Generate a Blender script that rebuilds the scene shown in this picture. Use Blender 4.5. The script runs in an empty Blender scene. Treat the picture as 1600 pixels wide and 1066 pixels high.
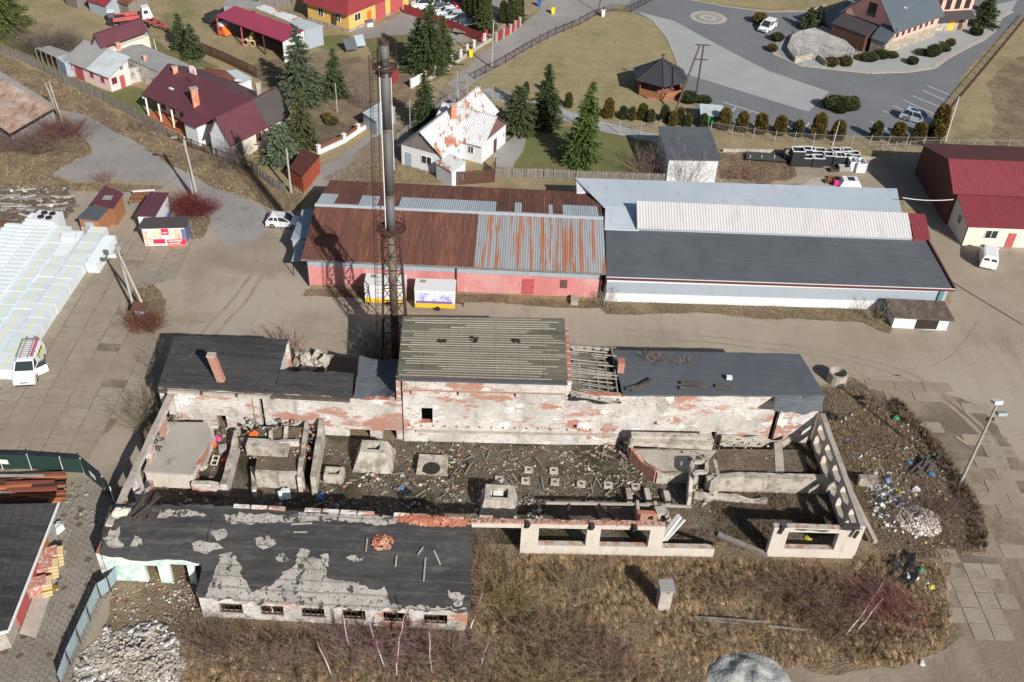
import bpy,bmesh,math,random
import numpy as np
from mathutils import Vector,Matrix
random.seed(7); RNG = np.random.default_rng(7)
S = bpy.context.scene
COL = S.collection
R = math.radians
# ---------------------------------------------------------------- camera
F,CH = 1560.0,63.5
XA = Vector((0.9985604712790593,0.05363753535484907,0.0))          # world X in camera axes (x right, y down, z forward)
YA = Vector((0.03304143997521866,-0.6151266208470615,0.7877356812850611))
ZA = Vector((0.04225220045520358,-0.7866017131473415,-0.6160133898141831))
cam_d = bpy.data.cameras.new('camera'); cam = bpy.data.objects.new('camera',cam_d); COL.objects.link(cam)
cam_d.sensor_width = 36; cam_d.lens = F / 1600 * 36; cam_d.clip_start = .5; cam_d.clip_end = 5000
cr = Vector((XA[0],YA[0],ZA[0])); cd = Vector((XA[1],YA[1],ZA[1])); cf = Vector((XA[2],YA[2],ZA[2]))
mw = Matrix((cr,-cd,-cf)).transposed().to_4x4(); mw.translation = (0,0,CH)
cam.matrix_world = mw; S.camera = cam
# ---------------------------------------------------------------- light
SUN_EL,SUN_AZ = R(32.5),R(-33.0)     # shadows fall towards azimuth -33 deg from +Y
sd = Vector((math.sin(SUN_AZ) * math.cos(SUN_EL),math.cos(SUN_AZ) * math.cos(SUN_EL),-math.sin(SUN_EL)))
w = bpy.data.worlds.new('World'); S.world = w; w.use_nodes = True
nt = w.node_tree; bg = nt.nodes['Background']
sky = nt.nodes.new('ShaderNodeTexSky'); sky.sky_type = 'NISHITA'; sky.sun_disc = False
sky.sun_elevation = SUN_EL; sky.sun_rotation = math.atan2(-sd.x,-sd.y)
sky.air_density = 1.0; sky.dust_density = 1.5; sky.ozone_density = 1.0
nt.links.new(sky.outputs[0],bg.inputs[0]); bg.inputs[1].default_value = 0.06
sl = bpy.data.lights.new('sun','SUN'); sl.energy = 4.8; sl.angle = R(.55); sl.color = (1,.955,.89)
so = bpy.data.objects.new('sun',sl); COL.objects.link(so); so.rotation_euler = sd.to_track_quat('-Z','Y').to_euler()
S.view_settings.view_transform = 'Standard'; S.view_settings.look = 'None'
S.view_settings.gamma = 1; S.view_settings.use_curve_mapping = False; S.view_settings.exposure = 0.3
# ---------------------------------------------------------------- surveying: where a sight line meets height z
def W(px,py,z=0.0):
  c = Vector((px - 800,py - 533,F)); r = Vector((XA.dot(c),YA.dot(c),ZA.dot(c)))
  t = (z - CH) / r.z
  return Vector((r.x * t,r.y * t,z))
def lerp(a,b,t): return a + (b - a) * t
# ---------------------------------------------------------------- mesh helpers
class MB:
  def __init__(s): s.v = []; s.f = []; s.m = []; s.c = []
  def add(s,vs,fs,m=0,col=None):
    n = len(s.v); s.v += [tuple(p) for p in vs]
    for f in fs: s.f.append(tuple(n + i for i in f)); s.m.append(m); s.c.append(col)
    return s
  def poly(s,pts,m=0,col=None): return s.add(pts,[tuple(range(len(pts)))],m,col)
  def hexa(s,b,t,m=0,col=None):    # b, t: four corners, counter-clockwise seen from above
    return s.add(list(b) + list(t),[(3,2,1,0),(4,5,6,7),(0,1,5,4),(1,2,6,5),(2,3,7,6),(3,0,4,7)],m,col)
  def prism(s,pts,z0,z1,m=0,mt=None):
    n = len(pts); a = sum(pts[i][0] * pts[(i + 1) % n][1] - pts[(i + 1) % n][0] * pts[i][1] for i in range(n))
    if a < 0: pts = pts[::-1]
    g0 = [(p[0],p[1],z0) for p in pts]; g1 = [(p[0],p[1],z1) for p in pts]
    s.add(g0 + g1,[tuple(range(n - 1,-1,-1))] + [(i,(i + 1) % n,n + (i + 1) % n,n + i) for i in range(n)],m)
    s.add(g1,[tuple(range(n))],m if mt is None else mt); return s
  def box(s,c,sx,sy,sz,rz=0,m=0,col=None,tilt=None):   # c = centre of the bottom face
    M_ = Matrix.Rotation(rz,3,'Z')
    if tilt: M_ = M_ @ Matrix.Rotation(tilt[0],3,'X') @ Matrix.Rotation(tilt[1],3,'Y')
    q = [(-1,-1),(1,-1),(1,1),(-1,1)]; c = Vector(c)
    return s.hexa([c + M_ @ Vector((x * sx / 2,y * sy / 2,0)) for x,y in q],[c + M_ @ Vector((x * sx / 2,y * sy / 2,sz)) for x,y in q],m,col)
  def slab(s,tops,th,m=0,me=None):      # thick sheet under four (or more) top corners
    n = len(tops); t = [Vector(p) for p in tops]
    nrm = (t[1] - t[0]).cross(t[-1] - t[0])
    if nrm.z < 0: t = t[::-1]
    b = [p - Vector((0,0,th)) for p in t]
    s.add(t,[tuple(range(n))],m)
    s.add(b + t,[tuple(range(n - 1,-1,-1))] + [(i,(i + 1) % n,n + (i + 1) % n,n + i) for i in range(n)],m if me is None else me); return s
  def tube(s,p,q,r0,r1=None,n=6,m=0,cap=True):
    p,q = Vector(p),Vector(q); r1 = r0 if r1 is None else r1
    d = (q - p).normalized(); a = d.orthogonal().normalized(); b = d.cross(a)
    vs = [p + (a * math.cos(2 * math.pi * i / n) + b * math.sin(2 * math.pi * i / n)) * r0 for i in range(n)]
    vs += [q + (a * math.cos(2 * math.pi * i / n) + b * math.sin(2 * math.pi * i / n)) * r1 for i in range(n)]
    fs = [(i,(i + 1) % n,n + (i + 1) % n,n + i) for i in range(n)]
    if cap: fs += [tuple(range(n - 1,-1,-1)),tuple(range(n,2 * n))]
    return s.add(vs,fs,m)
  def ring(s,c,r,th,n=20,m=0,axis=None):
    pts = [Vector(c) + Vector((math.cos(2 * math.pi * i / n) * r,math.sin(2 * math.pi * i / n) * r,0)) for i in range(n)]
    for i in range(n): s.tube(pts[i],pts[(i + 1) % n],th,n=4,m=m,cap=False)
    return s
  def lathe(s,c,prof,n=16,m=0):
    c = Vector(c); vs = []; fs = []
    for r,z in prof:
      for i in range(n): vs.append(c + Vector((math.cos(2 * math.pi * i / n) * r,math.sin(2 * math.pi * i / n) * r,z)))
    for k in range(len(prof) - 1):
      for i in range(n): fs.append((k * n + i,k * n + (i + 1) % n,(k + 1) * n + (i + 1) % n,(k + 1) * n + i))
    fs.append(tuple(range(n - 1,-1,-1))); fs.append(tuple((len(prof) - 1) * n + i for i in range(n)))
    return s.add(vs,fs,m)
  def chunk(s,c,r,rng=random,m=0,col=None,flat=.6):   # an irregular lump, 12 triangles
    M_ = Matrix.Rotation(rng.uniform(0,6.3),3,'Z') @ Matrix.Rotation(rng.uniform(-.6,.6),3,'X') @ Matrix.Rotation(rng.uniform(-.5,.5),3,'Y')
    sx,sy,sz = r * rng.uniform(.7,1.3),r * rng.uniform(.5,1),r * flat * rng.uniform(.6,1.1); c = Vector(c); vs = []
    for x,y,z in ((-1,-1,-1),(1,-1,-1),(1,1,-1),(-1,1,-1),(-1,-1,1),(1,-1,1),(1,1,1),(-1,1,1)):
      vs.append(c + M_ @ Vector((x * sx * rng.uniform(.6,1),y * sy * rng.uniform(.6,1),z * sz * rng.uniform(.6,1))))
    return s.add(vs,[(3,2,1,0),(4,5,6,7),(0,1,5,4),(1,2,6,5),(2,3,7,6),(3,0,4,7)],m,col)
  def build(s,name,mats,parent=None,smooth=False,label=None,cat=None,group=None,kind=None,loc=None):
    me = bpy.data.meshes.new(name)
    o_ = loc if loc is not None else (parent['_at'] if parent is not None and '_at' in parent else None)
    off = Vector(o_) if o_ is not None else None
    vs = s.v if off is None else [(p[0] - off.x,p[1] - off.y,p[2] - off.z) for p in s.v]
    me.from_pydata(vs,[],s.f)
    mats = mats if isinstance(mats,(list,tuple)) else [mats]
    for m in mats: me.materials.append(m)
    if len(mats) > 1: me.polygons.foreach_set('material_index',s.m)
    if smooth: me.polygons.foreach_set('use_smooth',[True] * len(s.f))
    if any(c is not None for c in s.c):
      ca = me.color_attributes.new('Col','FLOAT_COLOR','CORNER'); arr = []
      for f,c in zip(s.f,s.c):
        c = c or (.5,.5,.5)
        for _ in f: arr += [c[0],c[1],c[2],1]
      ca.data.foreach_set('color',arr)
    o = bpy.data.objects.new(name,me); COL.objects.link(o)
    if parent is not None: o.parent = parent
    if loc is not None: o.location = loc
    if loc is None and off is not None: o['_at'] = tuple(off)
    elif loc is not None: o['_at'] = tuple(loc)
    else: o['_at'] = (0.0,0.0,0.0)
    tag(o,label,cat,group,kind); return o
def tag(o,label=None,cat=None,group=None,kind=None):
  if label: o['label'] = label
  if cat: o['category'] = cat
  if group: o['group'] = group
  if kind: o['kind'] = kind
  return o
def thing(name,label,cat,loc=(0,0,0),group=None,kind=None):
  o = bpy.data.objects.new(name,None); COL.objects.link(o); o.empty_display_size = .3
  o.location = loc; o['_at'] = tuple(loc); return tag(o,label,cat,group,kind)
def copy_tree(o,parent=None):
  c = o.copy(); COL.objects.link(c); c.parent = parent
  for ch in [x for x in o.children]: copy_tree(ch,c)
  return c
def place(proto,loc,rz=0,sc=1,label=None,first=None):
  """first use moves the prototype itself, later ones copy it"""
  if not proto.get('_used'): proto['_used'] = 1; o = proto
  else: o = copy_tree(proto)
  o.location = loc; o.rotation_euler = (0,0,rz)
  o.scale = (sc,sc,sc) if not isinstance(sc,(tuple,list)) else sc
  if label: o['label'] = label
  return o
def npmesh(name,V,Fa,mat,cols=None,loc=None,parent=None,smooth=False):
  V = np.asarray(V,np.float32); Fa = np.asarray(Fa,np.int32); k = Fa.shape[1]
  if loc is not None: V = V - np.array(loc,np.float32)
  me = bpy.data.meshes.new(name); me.vertices.add(len(V)); me.vertices.foreach_set('co',V.ravel())
  me.loops.add(Fa.size); me.loops.foreach_set('vertex_index',Fa.ravel())
  me.polygons.add(len(Fa)); me.polygons.foreach_set('loop_start',np.arange(0,Fa.size,k,dtype=np.int32))
  me.update(calc_edges=True)
  if smooth: me.polygons.foreach_set('use_smooth',np.ones(len(Fa),bool))
  for m in (mat if isinstance(mat,(list,tuple)) else [mat]): me.materials.append(m)
  if cols is not None:                       # per face colours
    ca = me.color_attributes.new('Col','FLOAT_COLOR','CORNER')
    c4 = np.ones((len(Fa),k,4),np.float32); c4[:,:,:3] = np.asarray(cols,np.float32)[:,None,:]
    ca.data.foreach_set('color',c4.ravel())
  o = bpy.data.objects.new(name,me); COL.objects.link(o)
  if loc is not None: o.location = loc
  if parent is not None: o.parent = parent
  return o
# ---------------------------------------------------------------- materials
def mat(name,col,rough=.85,layers=(),bump=None,metal=0.0,rnd=0.0,attr=None,coord='world',spec=.35):
  """layers: (kind, scale, (sx,sy,sz), colour, lo, hi[, strength]); kind noise / vor / wave / streak"""
  m = bpy.data.materials.new(name); m.use_nodes = True; t = m.node_tree; N = t.nodes; L = t.links
  b = N['Principled BSDF']; b.inputs['Roughness'].default_value = rough; b.inputs['Metallic'].default_value = metal
  b.inputs['Specular IOR Level'].default_value = spec
  if coord == 'world': g = N.new('ShaderNodeNewGeometry'); pos = g.outputs['Position']
  else: g = N.new('ShaderNodeTexCoord'); pos = g.outputs['Object']
  if attr:
    a = N.new('ShaderNodeAttribute'); a.attribute_name = attr; cur = a.outputs['Color']
  else:
    c = N.new('ShaderNodeRGB'); c.outputs[0].default_value = (*col,1); cur = c.outputs[0]
  def mapped(scv):
    mp = N.new('ShaderNodeMapping'); mp.inputs['Scale'].default_value = scv; L.new(pos,mp.inputs['Vector']); return mp.outputs[0]
  def ramp(src,lo,hi):
    r = N.new('ShaderNodeMapRange'); r.inputs['From Min'].default_value = lo; r.inputs['From Max'].default_value = hi
    L.new(src,r.inputs['Value']); return r.outputs[0]
  for i,ly in enumerate(layers):
    kind,sc,st,c2,lo,hi = ly[:6]; amt = ly[6] if len(ly) > 6 else 1
    if kind == 'noise':
      n = N.new('ShaderNodeTexNoise'); n.inputs['Scale'].default_value = sc; n.inputs['Detail'].default_value = 6; n.inputs['Roughness'].default_value = .65
      n.noise_dimensions = '4D'; n.inputs['W'].default_value = i * 3.7
      L.new(mapped(st),n.inputs['Vector']); fac = ramp(n.outputs[0],lo,hi)
    elif kind == 'vor':      # thin cell borders
      n = N.new('ShaderNodeTexVoronoi'); n.feature = 'DISTANCE_TO_EDGE'; n.inputs['Scale'].default_value = sc
      L.new(mapped(st),n.inputs['Vector']); fac = ramp(n.outputs['Distance'],hi,lo)
    elif kind == 'lap':      # thin overlap lines across the slope
      n = N.new('ShaderNodeTexWave'); n.inputs['Scale'].default_value = sc; n.inputs['Distortion'].default_value = 1.2; n.inputs['Detail'].default_value = 3; n.inputs['Detail Scale'].default_value = .6
      n.bands_direction = 'Y'; L.new(mapped(st),n.inputs['Vector']); fac = ramp(n.outputs['Fac'],lo,hi)
    elif kind == 'cell':
      n = N.new('ShaderNodeTexVoronoi'); n.inputs['Scale'].default_value = sc
      L.new(mapped(st),n.inputs['Vector'])
      sp = N.new('ShaderNodeSeparateColor'); L.new(n.outputs['Color'],sp.inputs[0]); fac = ramp(sp.outputs[0],lo,hi)
    elif kind == 'brick':    # colour shows on the bricks through a noise mask; st = (plane, mask scale, -)
      cx = N.new('ShaderNodeSeparateXYZ'); L.new(pos,cx.inputs[0]); cc = N.new('ShaderNodeCombineXYZ')
      ad = N.new('ShaderNodeMath'); ad.operation = 'ADD'; L.new(cx.outputs[0],ad.inputs[0]); L.new(cx.outputs[1],ad.inputs[1])
      L.new(ad.outputs[0],cc.inputs[0]); L.new(cx.outputs[2],cc.inputs[1])
      n = N.new('ShaderNodeTexBrick'); n.inputs['Scale'].default_value = 1; n.inputs['Brick Width'].default_value = .27; n.inputs['Row Height'].default_value = .085
      n.inputs['Mortar Size'].default_value = .012
      n.inputs['Color1'].default_value = (*c2,1); n.inputs['Color2'].default_value = (c2[0] * .7,c2[1] * .75,c2[2] * .8,1); n.inputs['Mortar'].default_value = (.42,.36,.31,1)
      L.new(cc.outputs[0],n.inputs['Vector'])
      q = N.new('ShaderNodeTexNoise'); q.inputs['Scale'].default_value = sc; q.inputs['Detail'].default_value = 8; q.inputs['Roughness'].default_value = .7
      L.new(mapped(st),q.inputs['Vector']); fac = ramp(q.outputs[0],lo,hi)
      mx = N.new('ShaderNodeMix'); mx.data_type = 'RGBA'; L.new(fac,mx.inputs[0]); L.new(cur,mx.inputs[6]); L.new(n.outputs[0],mx.inputs[7]); cur = mx.outputs[2]; continue
    if amt != 1:
      ml = N.new('ShaderNodeMath'); ml.operation = 'MULTIPLY'; ml.inputs[1].default_value = amt; L.new(fac,ml.inputs[0]); fac = ml.outputs[0]
    mx = N.new('ShaderNodeMix'); mx.data_type = 'RGBA'; L.new(fac,mx.inputs[0]); L.new(cur,mx.inputs[6]); mx.inputs[7].default_value = (*c2,1); cur = mx.outputs[2]
  if rnd:
    oi = N.new('ShaderNodeObjectInfo'); r = N.new('ShaderNodeMapRange'); r.inputs['To Min'].default_value = 1 - rnd; r.inputs['To Max'].default_value = 1 + rnd
    L.new(oi.outputs['Random'],r.inputs['Value']); h = N.new('ShaderNodeHueSaturation'); L.new(r.outputs[0],h.inputs['Value']); L.new(cur,h.inputs['Color']); cur = h.outputs[0]
  L.new(cur,b.inputs['Base Color'])
  if bump:
    n = N.new('ShaderNodeTexNoise'); n.inputs['Scale'].default_value = bump[0]; n.inputs['Detail'].default_value = 8; L.new(pos,n.inputs['Vector'])
    bp = N.new('ShaderNodeBump'); bp.inputs['Strength'].default_value = bump[1]; bp.inputs['Distance'].default_value = bump[2] if len(bump) > 2 else .1
    L.new(n.outputs[0],bp.inputs['Height']); L.new(bp.outputs[0],b.inputs['Normal'])
  return m
I3 = (1,1,1)
K = {}
K['dirt'] = mat('muddy yard',(.29,.238,.178),.85,[('noise',.05,I3,(.35,.3,.24),.4,.65),('noise',.9,(1,.18,1),(.19,.155,.12),.5,.8,.45),('noise',.04,(1,2,1),(.2,.16,.12),.52,.62,.6),('noise',1.7,(.15,1,1),(.2,.165,.125),.58,.72,.6),
  ('noise',.16,I3,(.17,.14,.108),.55,.75,.55),('noise',7,I3,(.3,.27,.23),.62,.8,.35)],(3,.35,.08))
K['field'] = mat('winter meadow',(.27,.21,.12),.95,[('noise',.07,I3,(.17,.155,.07),.47,.64),('noise',.35,I3,(.36,.28,.17),.45,.7,.8),
  ('noise',2.2,I3,(.11,.09,.05),.52,.75,.75),('noise',9,I3,(.34,.27,.17),.55,.75,.6)],(5,.8,.15))
K['lawn'] = mat('winter lawn',(.26,.215,.115),.95,[('noise',.12,I3,(.17,.16,.07),.47,.65,.8),('noise',.5,I3,(.33,.27,.16),.42,.7,.8),
  ('noise',2.5,(1,.6,1),(.13,.115,.055),.5,.75,.7),('noise',12,I3,(.3,.25,.15),.55,.75,.4)],(9,.4,.05))
K['green'] = mat('green grass',(.13,.135,.05),.95,[('noise',.3,I3,(.19,.16,.08),.45,.7,.8),('noise',4,I3,(.06,.075,.025),.5,.75,.7),('noise',12,I3,(.16,.17,.07),.55,.75,.5)],(9,.6,.08))
K['straw'] = mat('dead grass soil',(.17,.125,.08),.95,[('noise',.3,I3,(.27,.2,.12),.42,.62),('noise',1.6,I3,(.09,.062,.04),.5,.72,.8),('noise',8,(1,1,1),(.36,.28,.18),.56,.74,.7)],(6,1,.2))
K['track'] = mat('wheel tracks',(.25,.203,.15),.85,[('noise',.6,I3,(.3,.25,.19),.42,.6)])
K['dark_soil'] = mat('dark soil',(.13,.1,.07),.95,[('noise',.5,I3,(.2,.155,.108),.45,.65),('noise',3,I3,(.05,.04,.032),.5,.72,.8),('noise',12,I3,(.26,.22,.17),.6,.76,.6)],(6,1,.2))
K['hall'] = mat('mossy rubble floor',(.14,.115,.085),.95,[('noise',.16,I3,(.045,.042,.018),.46,.56),('noise',.4,I3,(.2,.18,.155),.56,.68,.8),('noise',2.2,I3,(.055,.045,.03),.5,.66,.8),('noise',7,I3,(.17,.14,.11),.55,.7,.8),('noise',20,I3,(.4,.37,.33),.63,.7,.8)],(6,1.2,.2))
K['mud'] = mat('damp dark mud',(.205,.162,.118),.8,[('noise',.09,I3,(.28,.23,.172),.44,.6),('noise',.9,(1,.2,1),(.12,.092,.066),.5,.75,.7),('noise',4,I3,(.22,.18,.14),.58,.75,.4)],(3,.5,.1))
K['asphalt'] = mat('grey asphalt',(.15,.155,.165),.8,[('noise',.12,I3,(.175,.18,.19),.4,.65),('noise',1.5,(1,.25,1),(.125,.13,.14),.5,.8,.5),('noise',30,I3,(.22,.22,.22),.6,.8,.4)],(20,.15,.02))
K['old_asphalt'] = mat('worn road',(.225,.215,.205),.85,[('noise',.1,I3,(.3,.28,.26),.4,.62),('noise',.6,I3,(.15,.14,.125),.58,.72,.8),('noise',.25,I3,(.11,.1,.09),.62,.74,.7),('noise',20,I3,(.3,.29,.28),.6,.8,.4)],(15,.25,.03))
K['cement_band'] = mat('pale concrete paving',(.33,.345,.34),.8,[('noise',.2,I3,(.29,.3,.3),.4,.7),('noise',1.2,(.3,1,1),(.26,.27,.27),.55,.8,.5)],(20,.12,.02))
K['kerb'] = mat('kerb concrete',(.4,.37,.32),.85,[('noise',3,I3,(.28,.26,.23),.45,.7)])
K['slab'] = mat('concrete slab',(.275,.235,.195),.85,[('noise',.25,I3,(.32,.29,.255),.4,.65),('noise',2,I3,(.2,.17,.14),.5,.75,.5),('noise',.5,(1,.2,1),(.2,.17,.14),.55,.75,.5)],(12,.3,.04),rnd=.07)
K['concrete'] = mat('weathered concrete',(.42,.38,.33),.85,[('noise',.6,I3,(.3,.27,.23),.42,.66),('noise',3,(1,1,.35),(.17,.145,.12),.55,.72,.8),('noise',12,I3,(.5,.46,.4),.55,.75,.5)],(10,.5,.06),rnd=.1)
K['plaster'] = mat('peeling white plaster over brick',(.6,.58,.55),.9,[('noise',.3,I3,(.4,.38,.355),.42,.66),('brick',.22,(1,1,2.6),(.45,.14,.075),.525,.58),('noise',.55,(1,1,.6),(.3,.285,.26),.54,.66,.8),
  ('brick',1.3,(1,1,3.5),(.44,.17,.1),.6,.63),('noise',1.5,(1,1,.18),(.2,.18,.16),.58,.74,.75),('noise',4.5,(1,1,5),(.2,.17,.15),.54,.61,.8),('noise',16,(1,1,2),(.3,.24,.2),.6,.68,.5),('noise',.6,(1,1,1.5),(.72,.71,.69),.58,.63,.85)],(14,.5,.05))
K['plaster_clean'] = mat('cream rendered wall',(.56,.51,.45),.9,[('noise',2,(1,1,.25),(.3,.26,.21),.55,.72,.7),('noise',9,(1,1,3),(.33,.28,.23),.6,.66,.7),('noise',.5,I3,(.46,.41,.34),.46,.66,.8),('brick',.8,I3,(.52,.24,.15),.64,.68),('noise',4,(1,1,.3),(.3,.26,.21),.62,.76,.6)],(14,.4,.04))
K['brickwall'] = mat('red brick',(.4,.13,.08),.9,[('brick',1,I3,(.45,.15,.09),-.5,.2),('noise',2.5,I3,(.6,.5,.43),.6,.72,.8),('noise',.8,I3,(.18,.09,.07),.55,.75,.7)],(14,.6,.05))
K['bitumen'] = mat('black bitumen felt',(.034,.033,.034),.8,[('lap',.33,I3,(.09,.085,.08),.93,.99,.5),('noise',.9,(.2,1,1),(.075,.07,.065),.58,.66,.7),('noise',.25,(.3,1,1),(.065,.062,.06),.42,.66),('noise',1.4,(.12,1,1),(.018,.018,.02),.5,.7,.8),('noise',2.2,(.3,1,1),(.1,.095,.09),.55,.7,.7),('noise',9,(.4,1,1),(.15,.14,.13),.6,.7,.6),('noise',22,I3,(.2,.19,.18),.68,.76,.8)],(5,.6,.06),spec=.5)
K['bitumen_peel'] = mat('peeled bitumen over concrete',(.034,.033,.034),.8,[('lap',.3,I3,(.1,.095,.09),.94,.99,.45),('noise',.8,(.15,1,1),(.085,.08,.075),.58,.64,.8),('noise',.25,(.3,1,1),(.06,.058,.056),.42,.66),('noise',1.4,(.12,1,1),(.018,.018,.02),.5,.7,.8),('noise',1.8,(.25,1,1),(.1,.095,.088),.54,.68,.7),('noise',1.1,I3,(.12,.08,.055),.62,.7,.7),('noise',9,I3,(.3,.27,.24),.65,.69,.8),('noise',22,I3,(.2,.19,.18),.7,.8,.8)],(5,.6,.06),spec=.5)
K['bluefelt'] = mat('blue grey felt roof',(.085,.095,.108),.75,[('lap',.3,I3,(.12,.13,.14),.95,.99,.6),('noise',.5,(.4,1,1),(.055,.06,.068),.55,.7,.8),('noise',1.3,(1,.3,1),(.15,.15,.15),.62,.75,.6),('noise',.3,I3,(.068,.076,.088),.4,.7),('noise',2,I3,(.11,.12,.13),.58,.75,.5),('noise',25,I3,(.3,.3,.3),.72,.8,.7)],(8,.3,.03),spec=.5)
K['leaf'] = mat('plant matter',(.1,.1,.05),.9,attr='Col',spec=.15)
K['paint'] = mat('painted pieces',(.5,.5,.5),.6,attr='Col')
K['iron'] = mat('rusty dark iron',(.06,.04,.034),.7,[('noise',2,I3,(.14,.055,.03),.5,.7)],metal=.2)
K['steel'] = mat('old galvanised flue',(.115,.115,.118),.7,[('noise',.9,(1,1,.2),(.14,.135,.13),.45,.7),('noise',3,(1,1,.3),(.2,.1,.06),.62,.74,.6),('noise',1.2,(3,3,.12),(.08,.075,.07),.5,.7,.7)],metal=.1)
K['rust_flue'] = mat('rusted flue',(.17,.13,.1),.7,[('noise',.8,(1,1,.5),(.1,.06,.05),.45,.7)],metal=.2)
K['darkglass'] = mat('window glass',(.025,.03,.035),.12,spec=.6)
K['white'] = mat('white paint',(.68,.68,.67),.6,[('noise',1,I3,(.68,.68,.66),.5,.75,.6)])
K['whitewall'] = mat('white sheet wall',(.62,.64,.66),.6,[('noise',.8,(1,1,.3),(.66,.68,.7),.5,.75,.5),('noise',5,(1,1,.2),(.55,.53,.5),.66,.8,.5)])
K['wood'] = mat('grey old timber',(.22,.2,.175),.9,[('noise',2,(1,1,.3),(.12,.105,.09),.45,.7)],(9,.3,.03),rnd=.15)
K['dwood'] = mat('dark timber',(.08,.065,.055),.9,[('noise',2,I3,(.13,.11,.09),.5,.7)],rnd=.2)
K['bark'] = mat('bark',(.11,.085,.06),.95,[('noise',4,I3,(.06,.045,.035),.45,.7)])
K['rubber'] = mat('tyre rubber',(.02,.02,.02),.8)
K['chrome'] = mat('wheel rim',(.5,.5,.52),.35,metal=.8)
K['dark_and_shade'] = mat('near black and painted shade',(.03,.026,.022),.95)  # near-black for felt, moss and stain, also painted shade in pit and openings
K['black'] = mat('black painted metal',(.022,.022,.024),.5)
# ---------------------------------------------------------------- ground
def inside(p,poly):
  x,y = p[0],p[1]; c = False; n = len(poly)
  for i in range(n):
    x1,y1 = poly[i][0],poly[i][1]; x2,y2 = poly[(i + 1) % n][0],poly[(i + 1) % n][1]
    if (y1 > y) != (y2 > y) and x < (x2 - x1) * (y - y1) / (y2 - y1) + x1: c = not c
  return c
def inside_np(X,Y,poly):
  c = np.zeros(X.shape,bool); n = len(poly)
  for i in range(n):
    x1,y1 = poly[i][0],poly[i][1]; x2,y2 = poly[(i + 1) % n][0],poly[(i + 1) % n][1]
    if y1 == y2: continue
    c ^= ((y1 > Y) != (y2 > Y)) & (X < (x2 - x1) * (Y - y1) / (y2 - y1) + x1)
  return c
from mathutils import noise as mn
def PX(pts,z=0): return [W(p[0],p[1],z) for p in pts]
def sheet(name,pts,m,z,rough=.35,step=.8,kind='structure',world=False,label=None):
  P_ = pts if world else PX(pts); out = []; n = len(P_)
  for i in range(n):
    a,b = Vector(P_[i][:2]),Vector(P_[(i + 1) % n][:2]); L_ = (b - a).length
    k = max(1,min(220,int(L_ / step))) if rough else 1
    for j in range(k):
      p = a.lerp(b,j / k)
      if rough and L_ < 400:
        q = Vector((p.x,p.y,0))
        p = p + Vector((mn.noise(q * .22 + Vector((9,0,3))) * 2 + mn.noise(q * 1.1),mn.noise(q * .22 + Vector((0,7,8))) * 2 + mn.noise(q * 1.1 + Vector((5,5,5))))) * rough
      out.append((p.x,p.y,z))
  bm = bmesh.new(); vs = [bm.verts.new(p) for p in out]; es = [bm.edges.new((vs[i],vs[(i + 1) % len(vs)])) for i in range(len(vs))]
  bmesh.ops.triangle_fill(bm,use_beauty=True,edges=es)
  bmesh.ops.recalc_face_normals(bm,faces=bm.faces)
  me = bpy.data.meshes.new(name); bm.to_mesh(me); bm.free()
  if me.polygons and me.polygons[0].normal.z < 0: me.flip_normals()
  me.materials.append(m); o = bpy.data.objects.new(name,me); COL.objects.link(o)
  o['kind'] = kind; return o
g = MB(); g.poly([(-1500,-400,0),(1500,-400,0),(1500,2500,0),(-1500,2500,0)]); g.build('ground',K['field'],kind='structure')
P_YARD = [(90,168),(150,190),(240,240),(335,296),(415,322),(455,330),(480,420),(482,455),(700,462),(940,480),(1390,500),(1480,520),(1485,440),(1435,330),(1375,248),(1440,238),(1640,240),(1760,300),(1760,1250),(-150,1250),(-150,440),(0,300),(120,292),(200,292),(150,238)]
sheet('yard',P_YARD,K['dirt'],.004,.5)
sheet('lane',[(95,170),(160,192),(250,243),(350,300),(420,330),(408,372),(352,388),(318,345),(300,305),(268,290),(245,282),(110,283),(80,272),(150,238),(128,212)],K['old_asphalt'],.008,.35)
P_VERGE = [(-40,72),(0,85),(100,130),(215,190),(325,228),(440,290),(478,288),(470,330),(415,322),(335,296),(240,240),(150,190),(95,168),(0,118),(-40,100)]
sheet('road_verge',P_VERGE,K['straw'],.012,.5)
P_LEFT = [(-100,110),(20,130),(90,172),(128,212),(150,238),(80,272),(110,287),(190,288),(255,292),(240,300),(110,300),(0,290),(-100,300)]
sheet('rough_ground',P_LEFT,K['straw'],.014,.5)
P_JUNK = [(-60,292),(100,290),(120,320),(100,345),(60,372),(20,400),(-60,420)]
sheet('junk_ground',P_JUNK,K['dark_soil'],.016,.6)
P_ISL1 = [(272,312),(300,300),(322,318),(330,345),(318,372),(290,378),(275,340)]
P_ISL2 = [(200,470),(215,440),(240,445),(262,470),(255,505),(232,524),(205,520),(194,500)]
sheet('shrub_island',P_ISL1,K['straw'],.012,.4); sheet('shrub_island',P_ISL2,K['straw'],.016,.4)
P_PLOT = [(130,1200),(165,1000),(170,870),(185,790),(255,600),(272,560),(460,556),(640,556),(900,600),(1280,600),(1330,596),(1400,622),(1455,672),(1500,740),(1538,810),(1546,860),(1500,880),(1478,905),(1490,965),(1478,1015),(1420,1045),(1250,1040),(1150,1090),(1150,1200)]
sheet('overgrown_plot',P_PLOT,K['straw'],.012,.6)
P_BANK = [(1285,605),(1330,600),(1400,628),(1450,675),(1495,745),(1530,815),(1540,860),(1495,875),(1400,870),(1360,840),(1330,760),(1290,660)]
sheet('bank',P_BANK,K['dark_soil'],.016,.6)
P_WALLVERGE = [(478,450),(470,462),(700,472),(935,482),(950,492),(1100,490),(1250,500),(1350,505),(1390,522),(1400,505),(1470,480),(940,470)]
sheet('weedy_strip',P_WALLVERGE,K['straw'],.02,.25)
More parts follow.
